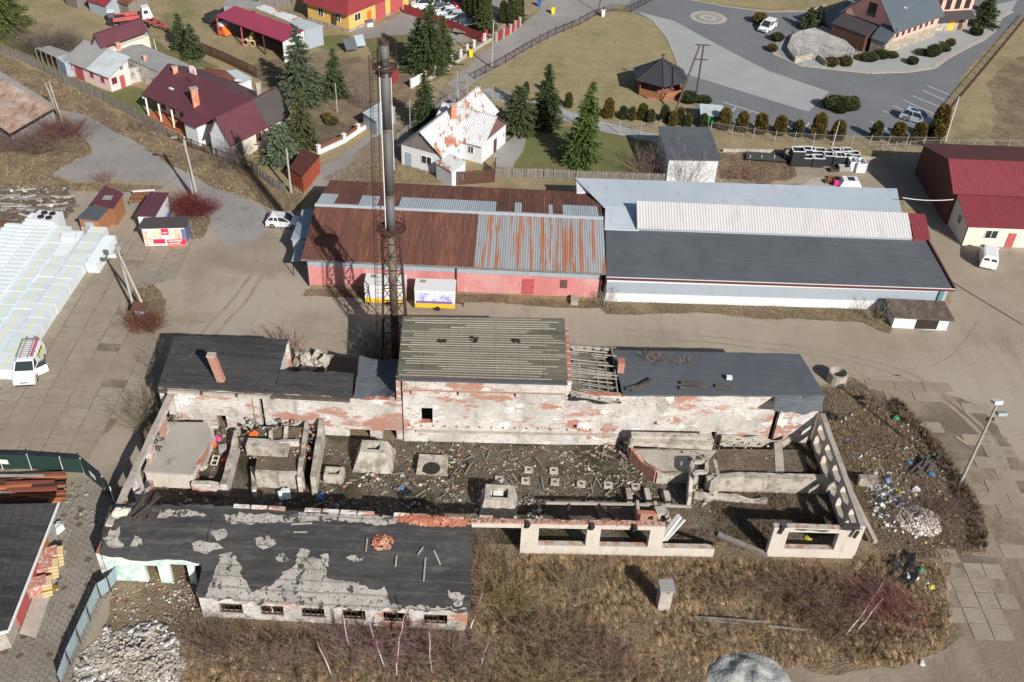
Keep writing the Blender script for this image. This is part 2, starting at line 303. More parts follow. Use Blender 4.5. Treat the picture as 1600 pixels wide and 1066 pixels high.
# inside the ruin
P_FLOOR = [(215,770),(258,655),(640,688),(985,690),(1260,672),(1340,830),(1120,850),(735,850),(735,800),(250,790)]
sheet('ruin_floor',P_FLOOR,K['hall'],.03,.2)
sheet('muddy_track',[(1330,592),(1500,640),(1650,760),(1650,1180),(1160,1180),(1160,1040),(1480,1010),(1490,880),(1546,850),(1500,740),(1400,622)],K['mud'],.01,1.2)
for q in ([(1580,800),(1540,690),(1450,610),(1330,566),(1150,540),(960,524)],[(1596,812),(1560,700),(1460,604),(1335,558),(1150,531),(960,515)],[(230,600),(330,505),(390,430),(400,380)],[(250,606),(348,512),(408,434),(418,380)],[(1530,500),(1480,560),(1380,590),(1240,570)]):
  pp = PX(q); qq = []
  for i in range(len(pp) - 1):
    for k in range(8): a0 = pp[max(0,i - 1)]; a1,a2 = pp[i],pp[i + 1]; a3 = pp[min(len(pp) - 1,i + 2)]; u = k / 8; qq.append(.5 * (2 * a1 + (a2 - a0) * u + (2 * a0 - 5 * a1 + 4 * a2 - a3) * u * u + (3 * a1 - a0 - 3 * a2 + a3) * u ** 3))
  sheet('wheel_track',[p + Vector((.22,.1,0)) for p in qq] + [p - Vector((.22,.1,0)) for p in qq[::-1]],K['track'],.0145,.12,world=True)
# residential quarter
sheet('garden_grass',[(0,48),(35,62),(60,78),(100,100),(112,118),(175,146),(205,133),(228,150),(222,165),(250,195),(225,188),(120,135),(45,98),(0,80)],K['green'],.012,.5)
sheet('garden_grass',[(238,62),(262,72),(300,90),(345,105),(330,108),(290,100),(240,78)],K['green'],.012,.5)
sheet('garden_grass',[(470,55),(540,55),(560,72),(520,80),(475,72)],K['green'],.012,.5)
sheet('garden_grass',[(560,62),(610,50),(650,55),(690,80),(640,100),(585,90)],K['green'],.012,.5)
sheet('garden_soil',[(475,85),(560,88),(640,104),(688,118),(640,160),(560,200),(500,238),(478,235),(460,180),(400,118),(385,100)],K['straw'],.01,.8)
sheet('garden_soil',[(398,108),(455,112),(470,150),(430,132),(395,122)],K['dark_soil'],.012,.5)
sheet('garden_soil',[(480,190),(530,188),(560,205),(500,238),(482,236)],K['dark_soil'],.012,.4)
sheet('dirt_lane',[(600,196),(640,190),(672,165),(700,130),(712,140),(672,182),(645,225),(610,270),(600,290),(520,290),(545,250),(590,215)],K['mud'],.022,.5)
sheet('rough_patch',[(1540,130),(1640,50),(1640,225),(1545,225),(1560,180)],K['straw'],.02,.8)
sheet('house_yard',[(548,45),(590,38),(640,18),(700,30),(735,62),(700,70),(690,60),(640,52),(590,58),(560,60)],K['old_asphalt'],.016,.4)
sheet('gravel_court',[(640,-20),(700,-30),(800,-30),(820,10),(770,40),(700,36),(640,10)],K['old_asphalt'],.02,.3)
P_ST = [(480,300),(500,262),(560,225),(600,196),(640,190),(700,130),(765,76),(800,48),(840,20),(870,-30),(1010,-30),(985,5),(938,20),(860,60),(800,92),(745,125),(705,160),(655,200),(640,230),(610,270),(600,300)]
sheet('street',P_ST,K['old_asphalt'],.02,.3)
sheet('pavement',[(700,112),(775,60),(830,20),(820,16),(765,52),(690,108)],K['dirt'],.024,.2)
P_LAWN = [(742,128),(800,97),(860,65),(940,25),(965,18),(990,21),(1020,33),(1043,61),(1058,98),(1064,130),(1080,155),(1108,165),(1092,200),(940,186),(840,165),(760,142)]
sheet('hotel_lawn',P_LAWN,K['lawn'],.03,.15)
P_LOT = [(985,2),(1000,-14),(1065,-4),(1130,10),(1200,19),(1290,17),(1330,0),(1420,-30),(1600,-30),(1640,0),(1600,24),(1555,64),(1504,118),(1468,180),(1475,222),(1300,212),(1100,196),(1092,180),(1080,155),(1064,130),(1058,98),(1043,61),(1020,33),(990,21),(975,10)]
sheet('hotel_driveway',P_LOT,K['asphalt'],.034,.08)
P_BAND = [(998,19),(1053,33),(1091,54),(1145,83),(1200,111),(1296,144),(1263,175),(1200,156),(1072,116),(1060,102),(1043,61),(1020,33)]
sheet('pale_paving',P_BAND,K['cement_band'],.038,0)
sheet('far_lawn',[(1050,-2),(1130,8),(1200,15),(1260,12),(1290,0),(1290,-30),(1050,-30)],K['lawn'],.038,.1)
sheet('path',[(700,160),(765,138),(870,168),(940,190),(1032,212),(1032,224),(940,206),(860,182),(760,152),(705,172)],K['cement_band'],.032,.1)
sheet('garden_grass',[(800,192),(900,200),(935,206),(1030,225),(1020,280),(780,266),(760,262),(800,235),(815,215)],K['green'],.016,.3)
sheet('garden_path',[(772,228),(800,205),(822,212),(818,235),(800,262),(775,262)],K['old_asphalt'],.02,.2)
sheet('storage_yard',[(1120,262),(1235,232),(1380,250),(1435,330),(1415,325),(1400,296),(1120,285)],K['dirt'],.012,.4)
sheet('weed_patch',[(1115,240),(1225,238),(1245,262),(1235,282),(1120,280)],K['straw'],.016,.5)
# paved strips in the hotel lot and the round emblem
e = MB()
c0 = W(1107,28)
for i,(ra,rb,m_) in enumerate(((3.3,2.5,0),(2.5,1.6,1),(1.6,.8,0),(.8,0,1))):
  n = 28; vs = [];
  for r in (ra,rb):
    for k in range(n): vs.append((c0.x + r * math.cos(2 * math.pi * k / n),c0.y + r * math.sin(2 * math.pi * k / n),.043))
  e.add(vs,[(k,(k + 1) % n,n + (k + 1) % n,n + k) for k in range(n)] if rb else [tuple(range(n))],m_)
e.build('paving_emblem',[K['kerb'],K['old_asphalt']],kind='structure')
def strip(pts,wd,z,ht=0,mb=None,m=0):
  mb = mb or MB()
  P_ = [Vector((p.x,p.y,0)) for p in pts]
  for i in range(len(P_) - 1):
    a,b = P_[i],P_[i + 1]; d = (b - a).normalized(); nn = Vector((-d.y,d.x,0)) * wd / 2
    if ht: mb.hexa([a - nn + Vector((0,0,z)),b - nn + Vector((0,0,z)),b + nn + Vector((0,0,z)),a + nn + Vector((0,0,z))],[a - nn + Vector((0,0,z + ht)),b - nn + Vector((0,0,z + ht)),b + nn + Vector((0,0,z + ht)),a + nn + Vector((0,0,z + ht))],m)
    else: mb.poly([a - nn + Vector((0,0,z)),b - nn + Vector((0,0,z)),b + nn + Vector((0,0,z)),a + nn + Vector((0,0,z))],m)
  return mb
strip(PX([(998,20),(1020,33),(1043,61),(1058,98),(1064,130)]),.25,0,.1).build('kerb',K['kerb'],kind='structure')
strip(PX([(1065,-3),(1130,10),(1200,19),(1262,18),(1290,8)]),.25,0,.1).build('kerb',K['kerb'],kind='structure')
KP = [(1205,72),(1212,86),(1250,102),(1300,108),(1360,114),(1420,112),(1458,106),(1480,90),(1510,74),(1535,62),(1552,48),(1562,28),(1580,18)]
strip(PX(KP),.9,0,.12).build('kerb',K['kerb'],kind='structure')
sheet('flower_bed',KP + [(1590,0),(1500,20),(1430,60),(1380,80),(1300,85),(1220,60)],K['cement_band'],.05,0)
bay = MB()
for a,b in [((1120,170),(1108,182)),((1150,168),(1132,186)),((1171,175),(1152,192)),((1192,182),(1172,200)),((1380,173),(1440,200)),((1395,165),(1455,192)),((1412,157),(1462,180)),((1425,150),(1470,168)),((1440,141),(1478,158)),((1448,134),(1482,148)),((1240,190),(1225,205)),((1265,192),(1252,208)),((1360,190),(1400,210)),((1130,160),(1200,182))]:
  strip([W(*a),W(*b)],.12,.042,mb=bay)
bay.build('parking_line',K['white'],kind='structure')
# concrete slabs
K['slabmud'] = mat('mud covered slab',(.3,.255,.2),.85,[('noise',.12,I3,(.26,.212,.158),.42,.58),('noise',1.5,I3,(.19,.155,.12),.5,.7,.7),('noise',5,I3,(.3,.26,.22),.6,.75,.5)],(6,.4,.05),rnd=.05)
def slab_field(parent_name,poly,A,B,lx,ly,seed,m,z=.012,th=.03,gap=.08,drop=.03,maxn=300,offs=True):
  rng = random.Random(seed); P_ = [Vector(p) for p in PX(poly)]
  a,b = W(*A),W(*B); u = (b - a); u.z = 0; u.normalize(); v = Vector((-u.y,u.x,0))
  o0 = P_[0]; xs = [(p - o0).dot(u) for p in P_]; ys = [(p - o0).dot(v) for p in P_]
  root = thing(parent_name,None,None,(o0.x,o0.y,0),kind='structure')
  variants = []
  for k in range(6):
    mb = MB(); hx,hy = lx / 2 - gap / 2,ly / 2 - gap / 2
    q = [(-hx,-hy),(hx,-hy),(hx,hy),(-hx,hy)]
    q = [(x + rng.uniform(-.03,.03),y + rng.uniform(-.03,.03)) for x,y in q]
    mb.prism(q,-th,0); me = mb.build('paving_slab',m); variants.append(me.data); bpy.data.objects.remove(me)
  n = 0; i0,i1 = int(min(xs) / lx) - 1,int(max(xs) / lx) + 2; j0,j1 = int(min(ys) / ly) - 1,int(max(ys) / ly) + 2
  for j in range(j0,j1):
    for i in range(i0,i1):
      c = o0 + u * ((i + (.5 if offs and j % 2 else 0)) * lx) + v * (j * ly)
      if not inside(c,P_) or rng.random() < drop: continue
      if n >= maxn: continue
      s = bpy.data.objects.new('paving_slab',variants[rng.randrange(6)]); COL.objects.link(s); s.parent = root
      s.location = (c.x - o0.x,c.y - o0.y,z + th + rng.uniform(0,.02)); s.rotation_euler = (rng.uniform(-.006,.006),rng.uniform(-.006,.006),math.atan2(u.y,u.x) + rng.uniform(-.01,.01)); n += 1
  return root,n
for q in ([(-20,745),(-20,560),(60,520),(140,400),(180,375),(285,375),(280,415),(190,440),(190,480),(200,530),(240,545),(225,600),(190,650),(150,695),(120,715)],[(1482,868),(1568,872),(1580,945),(1555,1005),(1490,1000)],[(1400,602),(1450,600),(1540,640),(1640,800),(1640,880),(1560,850),(1500,740),(1440,660)]): sheet('joint_soil',q,mat('soil between slabs',(.15,.12,.09),.95,[('noise',.12,I3,(.26,.213,.158),.43,.56),('noise',2,I3,(.08,.065,.05),.5,.7,.7)]),.014,.4)
r1,n1 = slab_field('concrete_yard',[(-20,745),(-20,560),(60,520),(140,400),(180,372),(290,372),(285,420),(262,440),(230,440),(200,445),(190,480),(200,530),(245,540),(225,600),(195,650),(150,700),(120,720)],(140,368),(38,528),1.2,2.25,3,K['slabmud'])
r2,n2 = slab_field('concrete_yard',[(1482,868),(1568,872),(1585,950),(1560,1010),(1490,1000),(1485,930)],(1500,880),(1560,882),1.6,1.5,4,K['slabmud'],drop=.12,offs=False)
r3,n3 = slab_field('concrete_yard',[(1330,600),(1450,598),(1540,640),(1640,800),(1640,900),(1560,850),(1500,740),(1440,660)],(1440,640),(1560,645),2.9,1.5,5,K['slabmud'],drop=.62)
print('slabs',n1,n2,n3)
# hexagonal concrete pavers, too small to pick apart: joined
def hexes(name,poly,r,m,seed,keep=1.0):
  rng = random.Random(seed); P_ = PX(poly); mb = MB(); x0,x1 = min(p.x for p in P_),max(p.x for p in P_); y0,y1 = min(p.y for p in P_),max(p.y for p in P_)
  dx,dy = r * 1.5,r * math.sqrt(3); i = 0; x = x0
  while x < x1:
    y = y0 + (dy / 2 if i % 2 else 0)
    while y < y1:
      if inside((x,y),P_) and rng.random() < keep:
        z = .03 + rng.uniform(0,.03); rr = r * .9; t = [(x + rr * math.cos(k * math.pi / 3),y + rr * math.sin(k * math.pi / 3),z + rng.uniform(-.008,.008)) for k in range(6)]
        b = [(p[0],p[1],0.008) for p in t]
        mb.add(t + b,[(0,1,2,3,4,5)] + [(k,k + 6,(k + 1) % 6 + 6,(k + 1) % 6) for k in range(6)],0)
      y += dy
    x += dx; i += 1
  return mb.build(name,m,kind='stuff')
K['hexpave'] = mat('hexagonal concrete paver',(.25,.23,.2),.9,[('noise',.3,I3,(.18,.16,.135),.42,.65),('noise',3,I3,(.12,.1,.085),.52,.72,.7),('noise',12,I3,(.36,.34,.3),.6,.78,.5)],(14,.4,.04))
P_HEXYARD = [(95,780),(150,740),(182,790),(165,850),(185,900),(150,960),(100,1080),(-60,1120),(-60,1010),(20,975),(70,880)]
sheet('back_yard',P_HEXYARD,K['dark_soil'],.02,.3)
hexes('hexagonal_pavers',P_HEXYARD,.27,K['hexpave'],1,.96)
hexes('hexagonal_pavers',[(215,408),(255,410),(285,412),(270,440),(235,445),(192,460)],.27,K['hexpave'],2,.95)
# ---------------------------------------------------------------- walls with openings
def wall(name,p0,p1,h,th,ops,m,parent,z0=0,jag=0,seed=0,h1=None,step=.6,**kw):
  """front face base p0->p1, thickness to the left of that direction; ops = (u0,u1,za,zb) in metres along the wall"""
  p0 = Vector((p0[0],p0[1],0)); p1 = Vector((p1[0],p1[1],0)); L_ = (p1 - p0).length; d = (p1 - p0) / L_; n = Vector((-d.y,d.x,0)) * th
  h1 = h if h1 is None else h1
  us = {0.0,L_}; zs = {z0}
  for a,b,c,e in ops: us |= {max(0,a),min(L_,b)}; zs |= {c,e}
  if jag:
    k = int(L_ / step)
    us |= {L_ * i / k for i in range(1,k)}
  us = sorted(us); u2 = [us[0]]
  for u in us[1:]:
    if u - u2[-1] > .02: u2.append(u)
  us = u2; zs = sorted(z for z in zs if z0 <= z < min(h,h1) - .02); rng = random.Random(seed)
  def top(u):
    t = lerp(h,h1,u / L_)
    if jag: t -= jag * max(0,mn.noise(Vector((u * .5 + seed * 9,p0.y,0))) * 1.6 + .2) + jag * .25 * abs(mn.noise(Vector((u * 2.1,seed * 3,2))))
    return t
  T = [top(u) for u in us]; nz = len(zs)
  def solid(i,j):
    if i < 0 or i >= len(us) - 1 or j < 0 or j >= nz: return False
    uc = (us[i] + us[i + 1]) / 2; zc = (zs[j] + (zs[j + 1] if j + 1 < nz else min(T[i],T[i + 1]))) / 2
    return not any(a < uc < b and c < zc < e for a,b,c,e in ops)
  mb = MB()
  def pt(u,z,s): q = p0 + d * u + n * s; return (q.x,q.y,z)
  for i in range(len(us) - 1):
    for j in range(nz):
      if not solid(i,j): continue
      a,b = us[i],us[i + 1]; zl = zs[j]; za = zs[j + 1] if j + 1 < nz else T[i]; zb = zs[j + 1] if j + 1 < nz else T[i + 1]
      mb.poly([pt(a,zl,0),pt(b,zl,0),pt(b,zb,0),pt(a,za,0)]); mb.poly([pt(b,zl,1),pt(a,zl,1),pt(a,za,1),pt(b,zb,1)])
      if not solid(i,j + 1): mb.poly([pt(a,za,0),pt(b,zb,0),pt(b,zb,1),pt(a,za,1)],1)
      if not solid(i,j - 1): mb.poly([pt(a,zl,1),pt(b,zl,1),pt(b,zl,0),pt(a,zl,0)])
      if not solid(i - 1,j): mb.poly([pt(a,zl,1),pt(a,zl,0),pt(a,za,0),pt(a,za,1)])
      if not solid(i + 1,j): mb.poly([pt(b,zl,0),pt(b,zl,1),pt(b,zb,1),pt(b,zb,0)])
  ms = m if isinstance(m,(list,tuple)) else [m,m]
  return mb.build(name,ms,parent,**kw)
def bar(mb,p,q,wx,wz,m=0):
  """square-section beam from p to q"""
  p,q = Vector(p),Vector(q); d = (q - p).normalized(); s = d.cross(Vector((0,0,1)))
  if s.length < .01: s = Vector((1,0,0))
  s = s.normalized(); t = s.cross(d).normalized(); s *= wx / 2; t *= wz / 2
  c = [-s - t,s - t,s + t,-s + t]
  mb.add([p + k for k in c] + [q + k for k in c],[(3,2,1,0),(4,5,6,7),(0,1,5,4),(1,2,6,5),(2,3,7,6),(3,0,4,7)],m); return mb
def rough_slab(name,corners,th,m,parent,nx=24,ny=10,amp=.06,edge=.25,seed=1,sag=None,**kw):
  """a warped roof sheet: bilinear patch with uneven surface and a ragged border; corners a,b (front) c,d (back)"""
  a,b,c,d = [Vector(p) for p in corners]; V = [];
  for j in range(ny + 1):
    for i in range(nx + 1):
      u,v = i / nx,j / ny; p = a.lerp(b,u).lerp(d.lerp(c,u),v)
      q = Vector((p.x,p.y,seed * 7.1)); z = mn.noise(q * .5) * amp + mn.noise(q * 1.7) * amp * .5
      if sag: z += sag(u,v)
      if j in (0,ny): p = p + (d - a).normalized() * mn.noise(q * .9 + Vector((3,3,3))) * edge
      if i in (0,nx): p = p + (b - a).normalized() * mn.noise(q * .9) * edge * .6
      V.append((p.x,p.y,p.z + z))
  N_ = len(V); mb = MB(); W_ = nx + 1
  fs = [(j * W_ + i,j * W_ + i + 1,(j + 1) * W_ + i + 1,(j + 1) * W_ + i) for j in range(ny) for i in range(nx)]
  mb.add(V + [(x,y,z - th) for x,y,z in V],fs + [tuple(N_ + i for i in f[::-1]) for f in fs],0)
  rim = [i for i in range(W_)] + [j * W_ + nx for j in range(1,ny + 1)] + [ny * W_ + i for i in range(nx - 1,-1,-1)] + [j * W_ for j in range(ny - 1,0,-1)]
  for k in range(len(rim)):
    i0,i1 = rim[k],rim[(k + 1) % len(rim)]; mb.f.append((i0,N_ + i0,N_ + i1,i1)); mb.m.append(0); mb.c.append(None)
  return mb.build(name,m,parent,**kw)
def onplane(px,py,P0,nrm,lift=.006):
  c = Vector((px - 800,py - 533,F)); r = Vector((XA.dot(c),YA.dot(c),ZA.dot(c))); o = Vector((0,0,CH))
  t = (Vector(P0) - o).dot(nrm) / r.dot(nrm); p = o + r * t; return p + Vector((0,0,lift))
# ---------------------------------------------------------------- the ruined factory
RU = thing('ruined_factory','long roofless brick factory ruin with peeling white walls and black felt roofs','ruin',(0,60,0))
pl = [K['plaster'],K['brickwall']]
K['conc_light0'] = mat('mortar and brick wall top',(.42,.38,.33),.9,[('brick',1.6,I3,(.42,.2,.13),.5,.56),('noise',5,I3,(.25,.22,.19),.5,.7,.7)])
# spine wall: left, middle (high), right
def sy(x): return 65.85 if x < -9.3 else (65.6 + (x + 9.3) * .042 if x < 5 else 66.3 + (x - 5) * .078)
wall('wall',(-30.3,65.9),(-9.32,65.8),4.7,.5,[(4.0,4.9,0,1.7),(8.1,8.45,0,4.4),(16.0,17.9,0,.95),(19.0,20.3,0,1.1)],pl,RU,jag=.25,seed=1)
wall('wall',(-9.3,65.6),(4.95,66.2),7.45,.5,[(1.6,2.6,2.35,4.1),(.6,.75,5.6,6.3),(4.7,4.9,5.6,6.3),(9.7,9.9,5.6,6.3)] + [(.4 + i * 1.05,.6 + i * 1.05,1.85,2.05) for i in range(13)],pl,RU,jag=0,seed=2)
wall('wall',(4.97,66.22),(10.1,66.55),6.0,.5,[(.3 + i * 1.05,.5 + i * 1.05,1.8,2.0) for i in range(5)] + [(.9,1.3,2.0,2.5)],pl,RU,jag=.5,seed=3)
wall('wall',(10.12,66.9),(27.8,68.2),5.9,.5,[(8.6,9.1,.4,1.4),(3.1,3.4,2.2,2.6),(14.0,14.5,0,5.2),(1 + 0,1.15,4.6,4.75),(2,2.15,4.6,4.75),(3,3.15,4.6,4.75),(4,4.15,4.6,4.75),(5,5.15,4.6,4.75)],pl,RU,jag=.2,seed=4)
# string course, pilaster
mb = MB(); mb.hexa([(-9.35,65.54,6.1),(4.9,66.13,6.1),(4.9,66.22,6.1),(-9.35,65.64,6.1)],[(-9.35,65.5,6.28),(4.9,66.09,6.28),(4.9,66.22,6.28),(-9.35,65.64,6.28)]); mb.build('string_course',K['brickwall'],RU)
mb = MB(); mb.hexa([(-8.2,65.5,1.25),(9.9,66.4,1.25),(9.9,66.55,1.25),(-8.2,65.68,1.25)],[(-8.2,65.5,1.5),(9.9,66.4,1.5),(9.9,66.55,1.5),(-8.2,65.68,1.5)]); mb.build('ledge',K['concrete'],RU)
for x in (-29.6,-22.4):
  mb = MB(); mb.box((x,65.78,0),.55,.3,4.2); mb.build('pilaster',pl[0],RU)
# outer walls behind the roofs
wall('wall',(-31.0,72.4),(-20.9,72.9),4.75,.4,[(2,3.2,1.2,2.6),(5.5,6.7,1.2,2.6)],pl,RU)
wall('wall',(-31.0,65.9),(-31.0,72.4),4.6,-.4,[(1.5,2.8,1,2.4)],pl,RU)
wall('wall',(-21.2,68.3),(-21.2,72.9),4.72,.35,[],[K['plaster_clean'],K['brickwall']],RU)
wall('wall',(-20.8,68.2),(-9.8,68.4),4.4,.35,[(1,2.2,1,2.6),(7,8.6,0,2.6)],pl,RU,jag=.4,seed=7)
wall('wall',(-9.9,72.4),(4.6,73.4),8.1,.45,[(2,3.4,1.2,3),(6,7.4,1.2,3),(10,11.4,1.2,3),(2,3.4,5,6.6),(6,7.4,5,6.6),(10,11.4,5,6.6)],pl,RU)
wall('wall',(-9.9,65.9),(-9.9,72.4),7.3,-.45,[],pl,RU,h1=8.1)
wall('wall',(4.95,66.5),(4.65,73.4),7.3,-.45,[],pl,RU,h1=8.1)
wall('wall',(5.0,72.6),(9.4,72.8),6.2,.4,[(1.5,2.8,1,2.6)],pl,RU)
wall('wall',(9.5,72.5),(26.9,73.3),5.75,.4,[(2 + 4 * i,3.8 + 4 * i,1.2,3) for i in range(4)],pl,RU)
wall('wall',(27.7,68.3),(26.9,73.3),5.7,-.4,[(1.5,3,1,3)],pl,RU)
# roofs of the rear range
rough_slab('felt_roof',[(-30.9,65.75,4.95),(-20.75,65.75,4.95),(-21.0,73.1,5.1),(-31.5,72.7,5.1)],.22,K['bitumen'],RU,seed=2,amp=.05,edge=.12)
rough_slab('felt_roof',[(-20.7,65.85,4.85),(-13.9,65.9,4.85),(-14.1,68.9,5.0),(-20.7,68.7,5.0)],.2,K['bitumen'],RU,nx=14,seed=3,amp=.06,edge=.3)
rough_slab('collapsed_roof',[(-13.7,65.75,4.75),(-10.05,66.1,5.3),(-10.1,71.2,5.0),(-13.9,70.9,5.35)],.14,K['bluefelt'],RU,nx=16,ny=14,seed=4,amp=.14,edge=.3,sag=lambda u,v: -.55 * math.sin(u * 3.1) * (1 - v * .6))
rough_slab('felt_roof',[(10.0,66.75,6.0),(28.2,68.1,6.0),(27.0,73.9,6.05),(9.3,72.9,6.05)],.2,K['bluefelt'],RU,nx=40,seed=5,amp=.03,edge=.1)
rough_slab('hanging_roof_felt',[(23.4,66.3,5.35),(28.0,66.9,5.0),(28.1,68.1,5.92),(23.6,67.75,5.92)],.07,K['bluefelt'],RU,nx=16,ny=6,seed=6,amp=.16,edge=.4)
mb = MB();
for a,b,z in (((-30.9,65.62),(-20.7,65.6),4.5),((-20.7,65.7),(-14,65.72),4.5)): bar(mb,(*a,z),(*b,z),.25,.3)
mb.build('cornice',K['dwood'],RU)
mb = MB()
for i in range(3): bar(mb,(-30.0 + i * 3.1,65.45,4.62),(-27.2 + i * 3.1,65.45,4.6),.28,.22)
mb.build('cornice',K['concrete'],RU)
# tiled middle roof: each course of grey-green sheeting and each batten on its own
def course_roof(P4,n,cover,batten,holes,seed,seg=2.05,miss=.0):
  a,b,c,d = [Vector(p) for p in P4]; rng = random.Random(seed)
  for i in range(n):
    v0,v1 = i / n,(i + 1) / n
    la,lb = a.lerp(d,v0),b.lerp(c,v0); ua,ub = a.lerp(d,v1 + .012),b.lerp(c,v1 + .012)
    mb = MB(); k = max(1,int((lb - la).length / seg)); off = rng.random() * .3
    for s in range(k):
      if rng.random() < miss: continue
      t0,t1 = s / k + .001,(s + 1) / k - .001; dz = rng.uniform(0,.03); dl = rng.uniform(-.03,.05)
      lo0,lo1,up0,up1 = la.lerp(lb,t0),la.lerp(lb,t1),ua.lerp(ub,t0),ua.lerp(ub,t1)
      dn = (lo0 - up0).normalized() * dl
      q = [lo0 + dn + Vector((0,0,.05 + dz)),lo1 + dn + Vector((0,0,.05 + dz)),up1,up0]
      mb.hexa([p - Vector((0,0,.035)) for p in q],q)
    if mb.v: mb.build('roof_course',cover,RU)
    if batten:
      t0 = rng.uniform(0,.08) if rng.random() < .8 else rng.uniform(.1,.4); t1 = rng.uniform(.75,1); wob = rng.uniform(-.05,.05)
      m2 = MB(); p,q = la.lerp(lb,t0),la.lerp(lb,t1); bar(m2,p + Vector((0,.0,.12)),q + Vector((0,wob,.12)),.055,.05); m2.build('batten',K['pale_batten'],RU)
K['greyroof'] = mat('weathered grey-green sheeting',(.15,.137,.105),.9,[('noise',.5,(.3,1,1),(.1,.092,.072),.45,.65),('noise',2.5,(1,.4,1),(.25,.23,.18),.55,.75,.6),('noise',9,I3,(.09,.085,.06),.55,.72,.7)],(8,.5,.05),rnd=.12)
K['pale_batten'] = mat('silvered batten',(.36,.335,.29),.9,[('noise',2,I3,(.3,.27,.23),.45,.7)],rnd=.2)
course_roof([(-9.75,65.75,7.62),(5.05,66.3,7.62),(4.75,74.0,8.55),(-10.1,73.0,8.55)],26,K['greyroof'],True,None,5)
mb = MB(); mb.slab([(-9.7,65.85,7.58),(4.95,66.4,7.58),(4.65,73.8,8.5),(-10.0,72.8,8.5)],.12); mb.build('roof_deck',K['dwood'],RU)
mb = MB(); bar(mb,(-9.7,65.45,7.5),(5.0,66.05,7.5),.35,.16); mb.build('eaves',K['bluefelt'],RU)
for x,y in ((-6.2,69.9),(-3.3,70.4),(.4,70.6)):
  mb = MB(); rng = random.Random(int(x * 10)); z = 7.6 + (y - 65.8) * .127
  for i in range(9): mb.chunk((x + rng.uniform(-.3,.3),y + rng.uniform(-.2,.2),z + rng.uniform(.1,.3)),.13,rng)
  mb.build('roof_moss_clump',K['dark_and_shade'],RU)
# collapsed batten roof right of it
rng = random.Random(12); Pq = [(5.1,66.0,6.2),(10.0,66.3,5.7),(9.6,72.9,6.5),(4.95,72.9,6.6)]
rough_slab('roof_deck',[(5.2,66.1,5.75),(9.9,66.4,5.3),(9.5,72.8,6.1),(5.0,72.8,6.2)],.15,K['dark_and_shade'],RU,nx=10,ny=14,seed=9,amp=.2,edge=.3)
a,b,c,d = [Vector(p) for p in Pq]
for i in range(27):
  v = (i + .5) / 27; p,q = a.lerp(d,v),b.lerp(c,v); t0,t1 = rng.uniform(0,.15),rng.uniform(.75,1.02)
  mb = MB(); P0,P1 = p.lerp(q,t0),p.lerp(q,t1); P1 += Vector((0,rng.uniform(-.25,.12) if i > 5 else rng.uniform(-.9,-.2),rng.uniform(-.25,.1)))
  bar(mb,P0,P1,.09,.07); mb.build('batten',K['pale_batten'] if rng.random() < .7 else K['wood'],RU)
for i in range(6):
  u = .08 + i * .17; mb = MB(); bar(mb,a.lerp(b,u) - Vector((0,0,.12)),d.lerp(c,u) - Vector((0,0,.12)),.12,.14); mb.build('rafter',K['wood'],RU)
for i in range(6):
  v = rng.uniform(.1,.8); u = rng.uniform(0,.5); p = a.lerp(b,u).lerp(d.lerp(c,u),v) + Vector((0,0,.03)); mb = MB(); mb.box(p,rng.uniform(.8,1.6),rng.uniform(.4,.8),.03,.03); mb.build('sheeting_piece',K['greyroof'],RU)
mb = MB(); mb.box((9.95,70.1,5.2),.6,.9,1.9); mb.build('chimney',K['brickwall'],RU)
# leaning brick chimney and pipes on the left roof
mb = MB(); B = Vector((-25.6,66.9,4.9)); T_ = B + Vector((-.5,.0,2.9))
for i in range(15):
  t0,t1 = i / 15,(i + 1) / 15 - .006; c0_,c1_ = B.lerp(T_,t0),B.lerp(T_,t1); s = .32 + (i % 2) * .012
  mb.hexa([c0_ + Vector((x * s,y * s * .8,0)) for x,y in ((-1,-1),(1,-1),(1,1),(-1,1))],[c1_ + Vector((x * s,y * s * .8,0)) for x,y in ((-1,-1),(1,-1),(1,1),(-1,1))])
mb.build('brick_chimney',K['brickwall'],RU); mb = MB(); mb.box(T_ - Vector((0,0,.02)),.74,.6,.16); mb.build('chimney_cap',K['concrete'],RU)
# left long wall with large openings
wall('wall',(-29.6,66.0),(-29.9,50.6),4.3,-.5,[(.9,2.7,.9,3.7),(3.6,6.0,.9,3.7),(6.9,9.3,.9,3.7),(10.2,12.2,.5,3.7),(13.0,14.6,.8,3.4)],[K['plaster'],K['concrete']],RU,h1=4.0,jag=.15,seed=5)
# right long wall: frame of piers and two rows of openings
wops = []
for i in range(5): wops += [(.55 + i * 2.55,2.45 + i * 2.55,.6,1.95),(.55 + i * 2.55,2.45 + i * 2.55,2.3,3.3)]
wall('wall',(28.2,68.1),(28.75,54.95),3.9,.45,wops,[K['plaster_clean'],K['concrete']],RU,h1=3.65,jag=.12,seed=6)
mb = MB(); bar(mb,(29.9,62.6,1.0),(31.0,56.0,.6),.35,.35); mb.build('fallen_beam',K['concrete'],RU)
# front window wall, right corner
wall('wall',(21.75,54.35),(28.9,54.6),3.55,.5,[(1.25,5.35,1.05,3.05)],[K['plaster_clean'],K['conc_light0']],RU,jag=.1,seed=8)
rough_slab('roof_felt_strip',[(22.3,54.35,3.6),(28.6,54.6,3.6),(28.6,55.2,3.62),(22.3,54.95,3.62)],.1,K['bitumen'],RU,nx=18,ny=3,seed=11,amp=.12,edge=.2,sag=lambda u,v: -.22 * math.sin(u * 3.14))
for x in (22.25,28.2):
  mb = MB(); mb.box((x,54.25,2.95),.25,.12,.8,tilt=(0,.2)); mb.build('loose_felt',K['dark_and_shade'],RU)
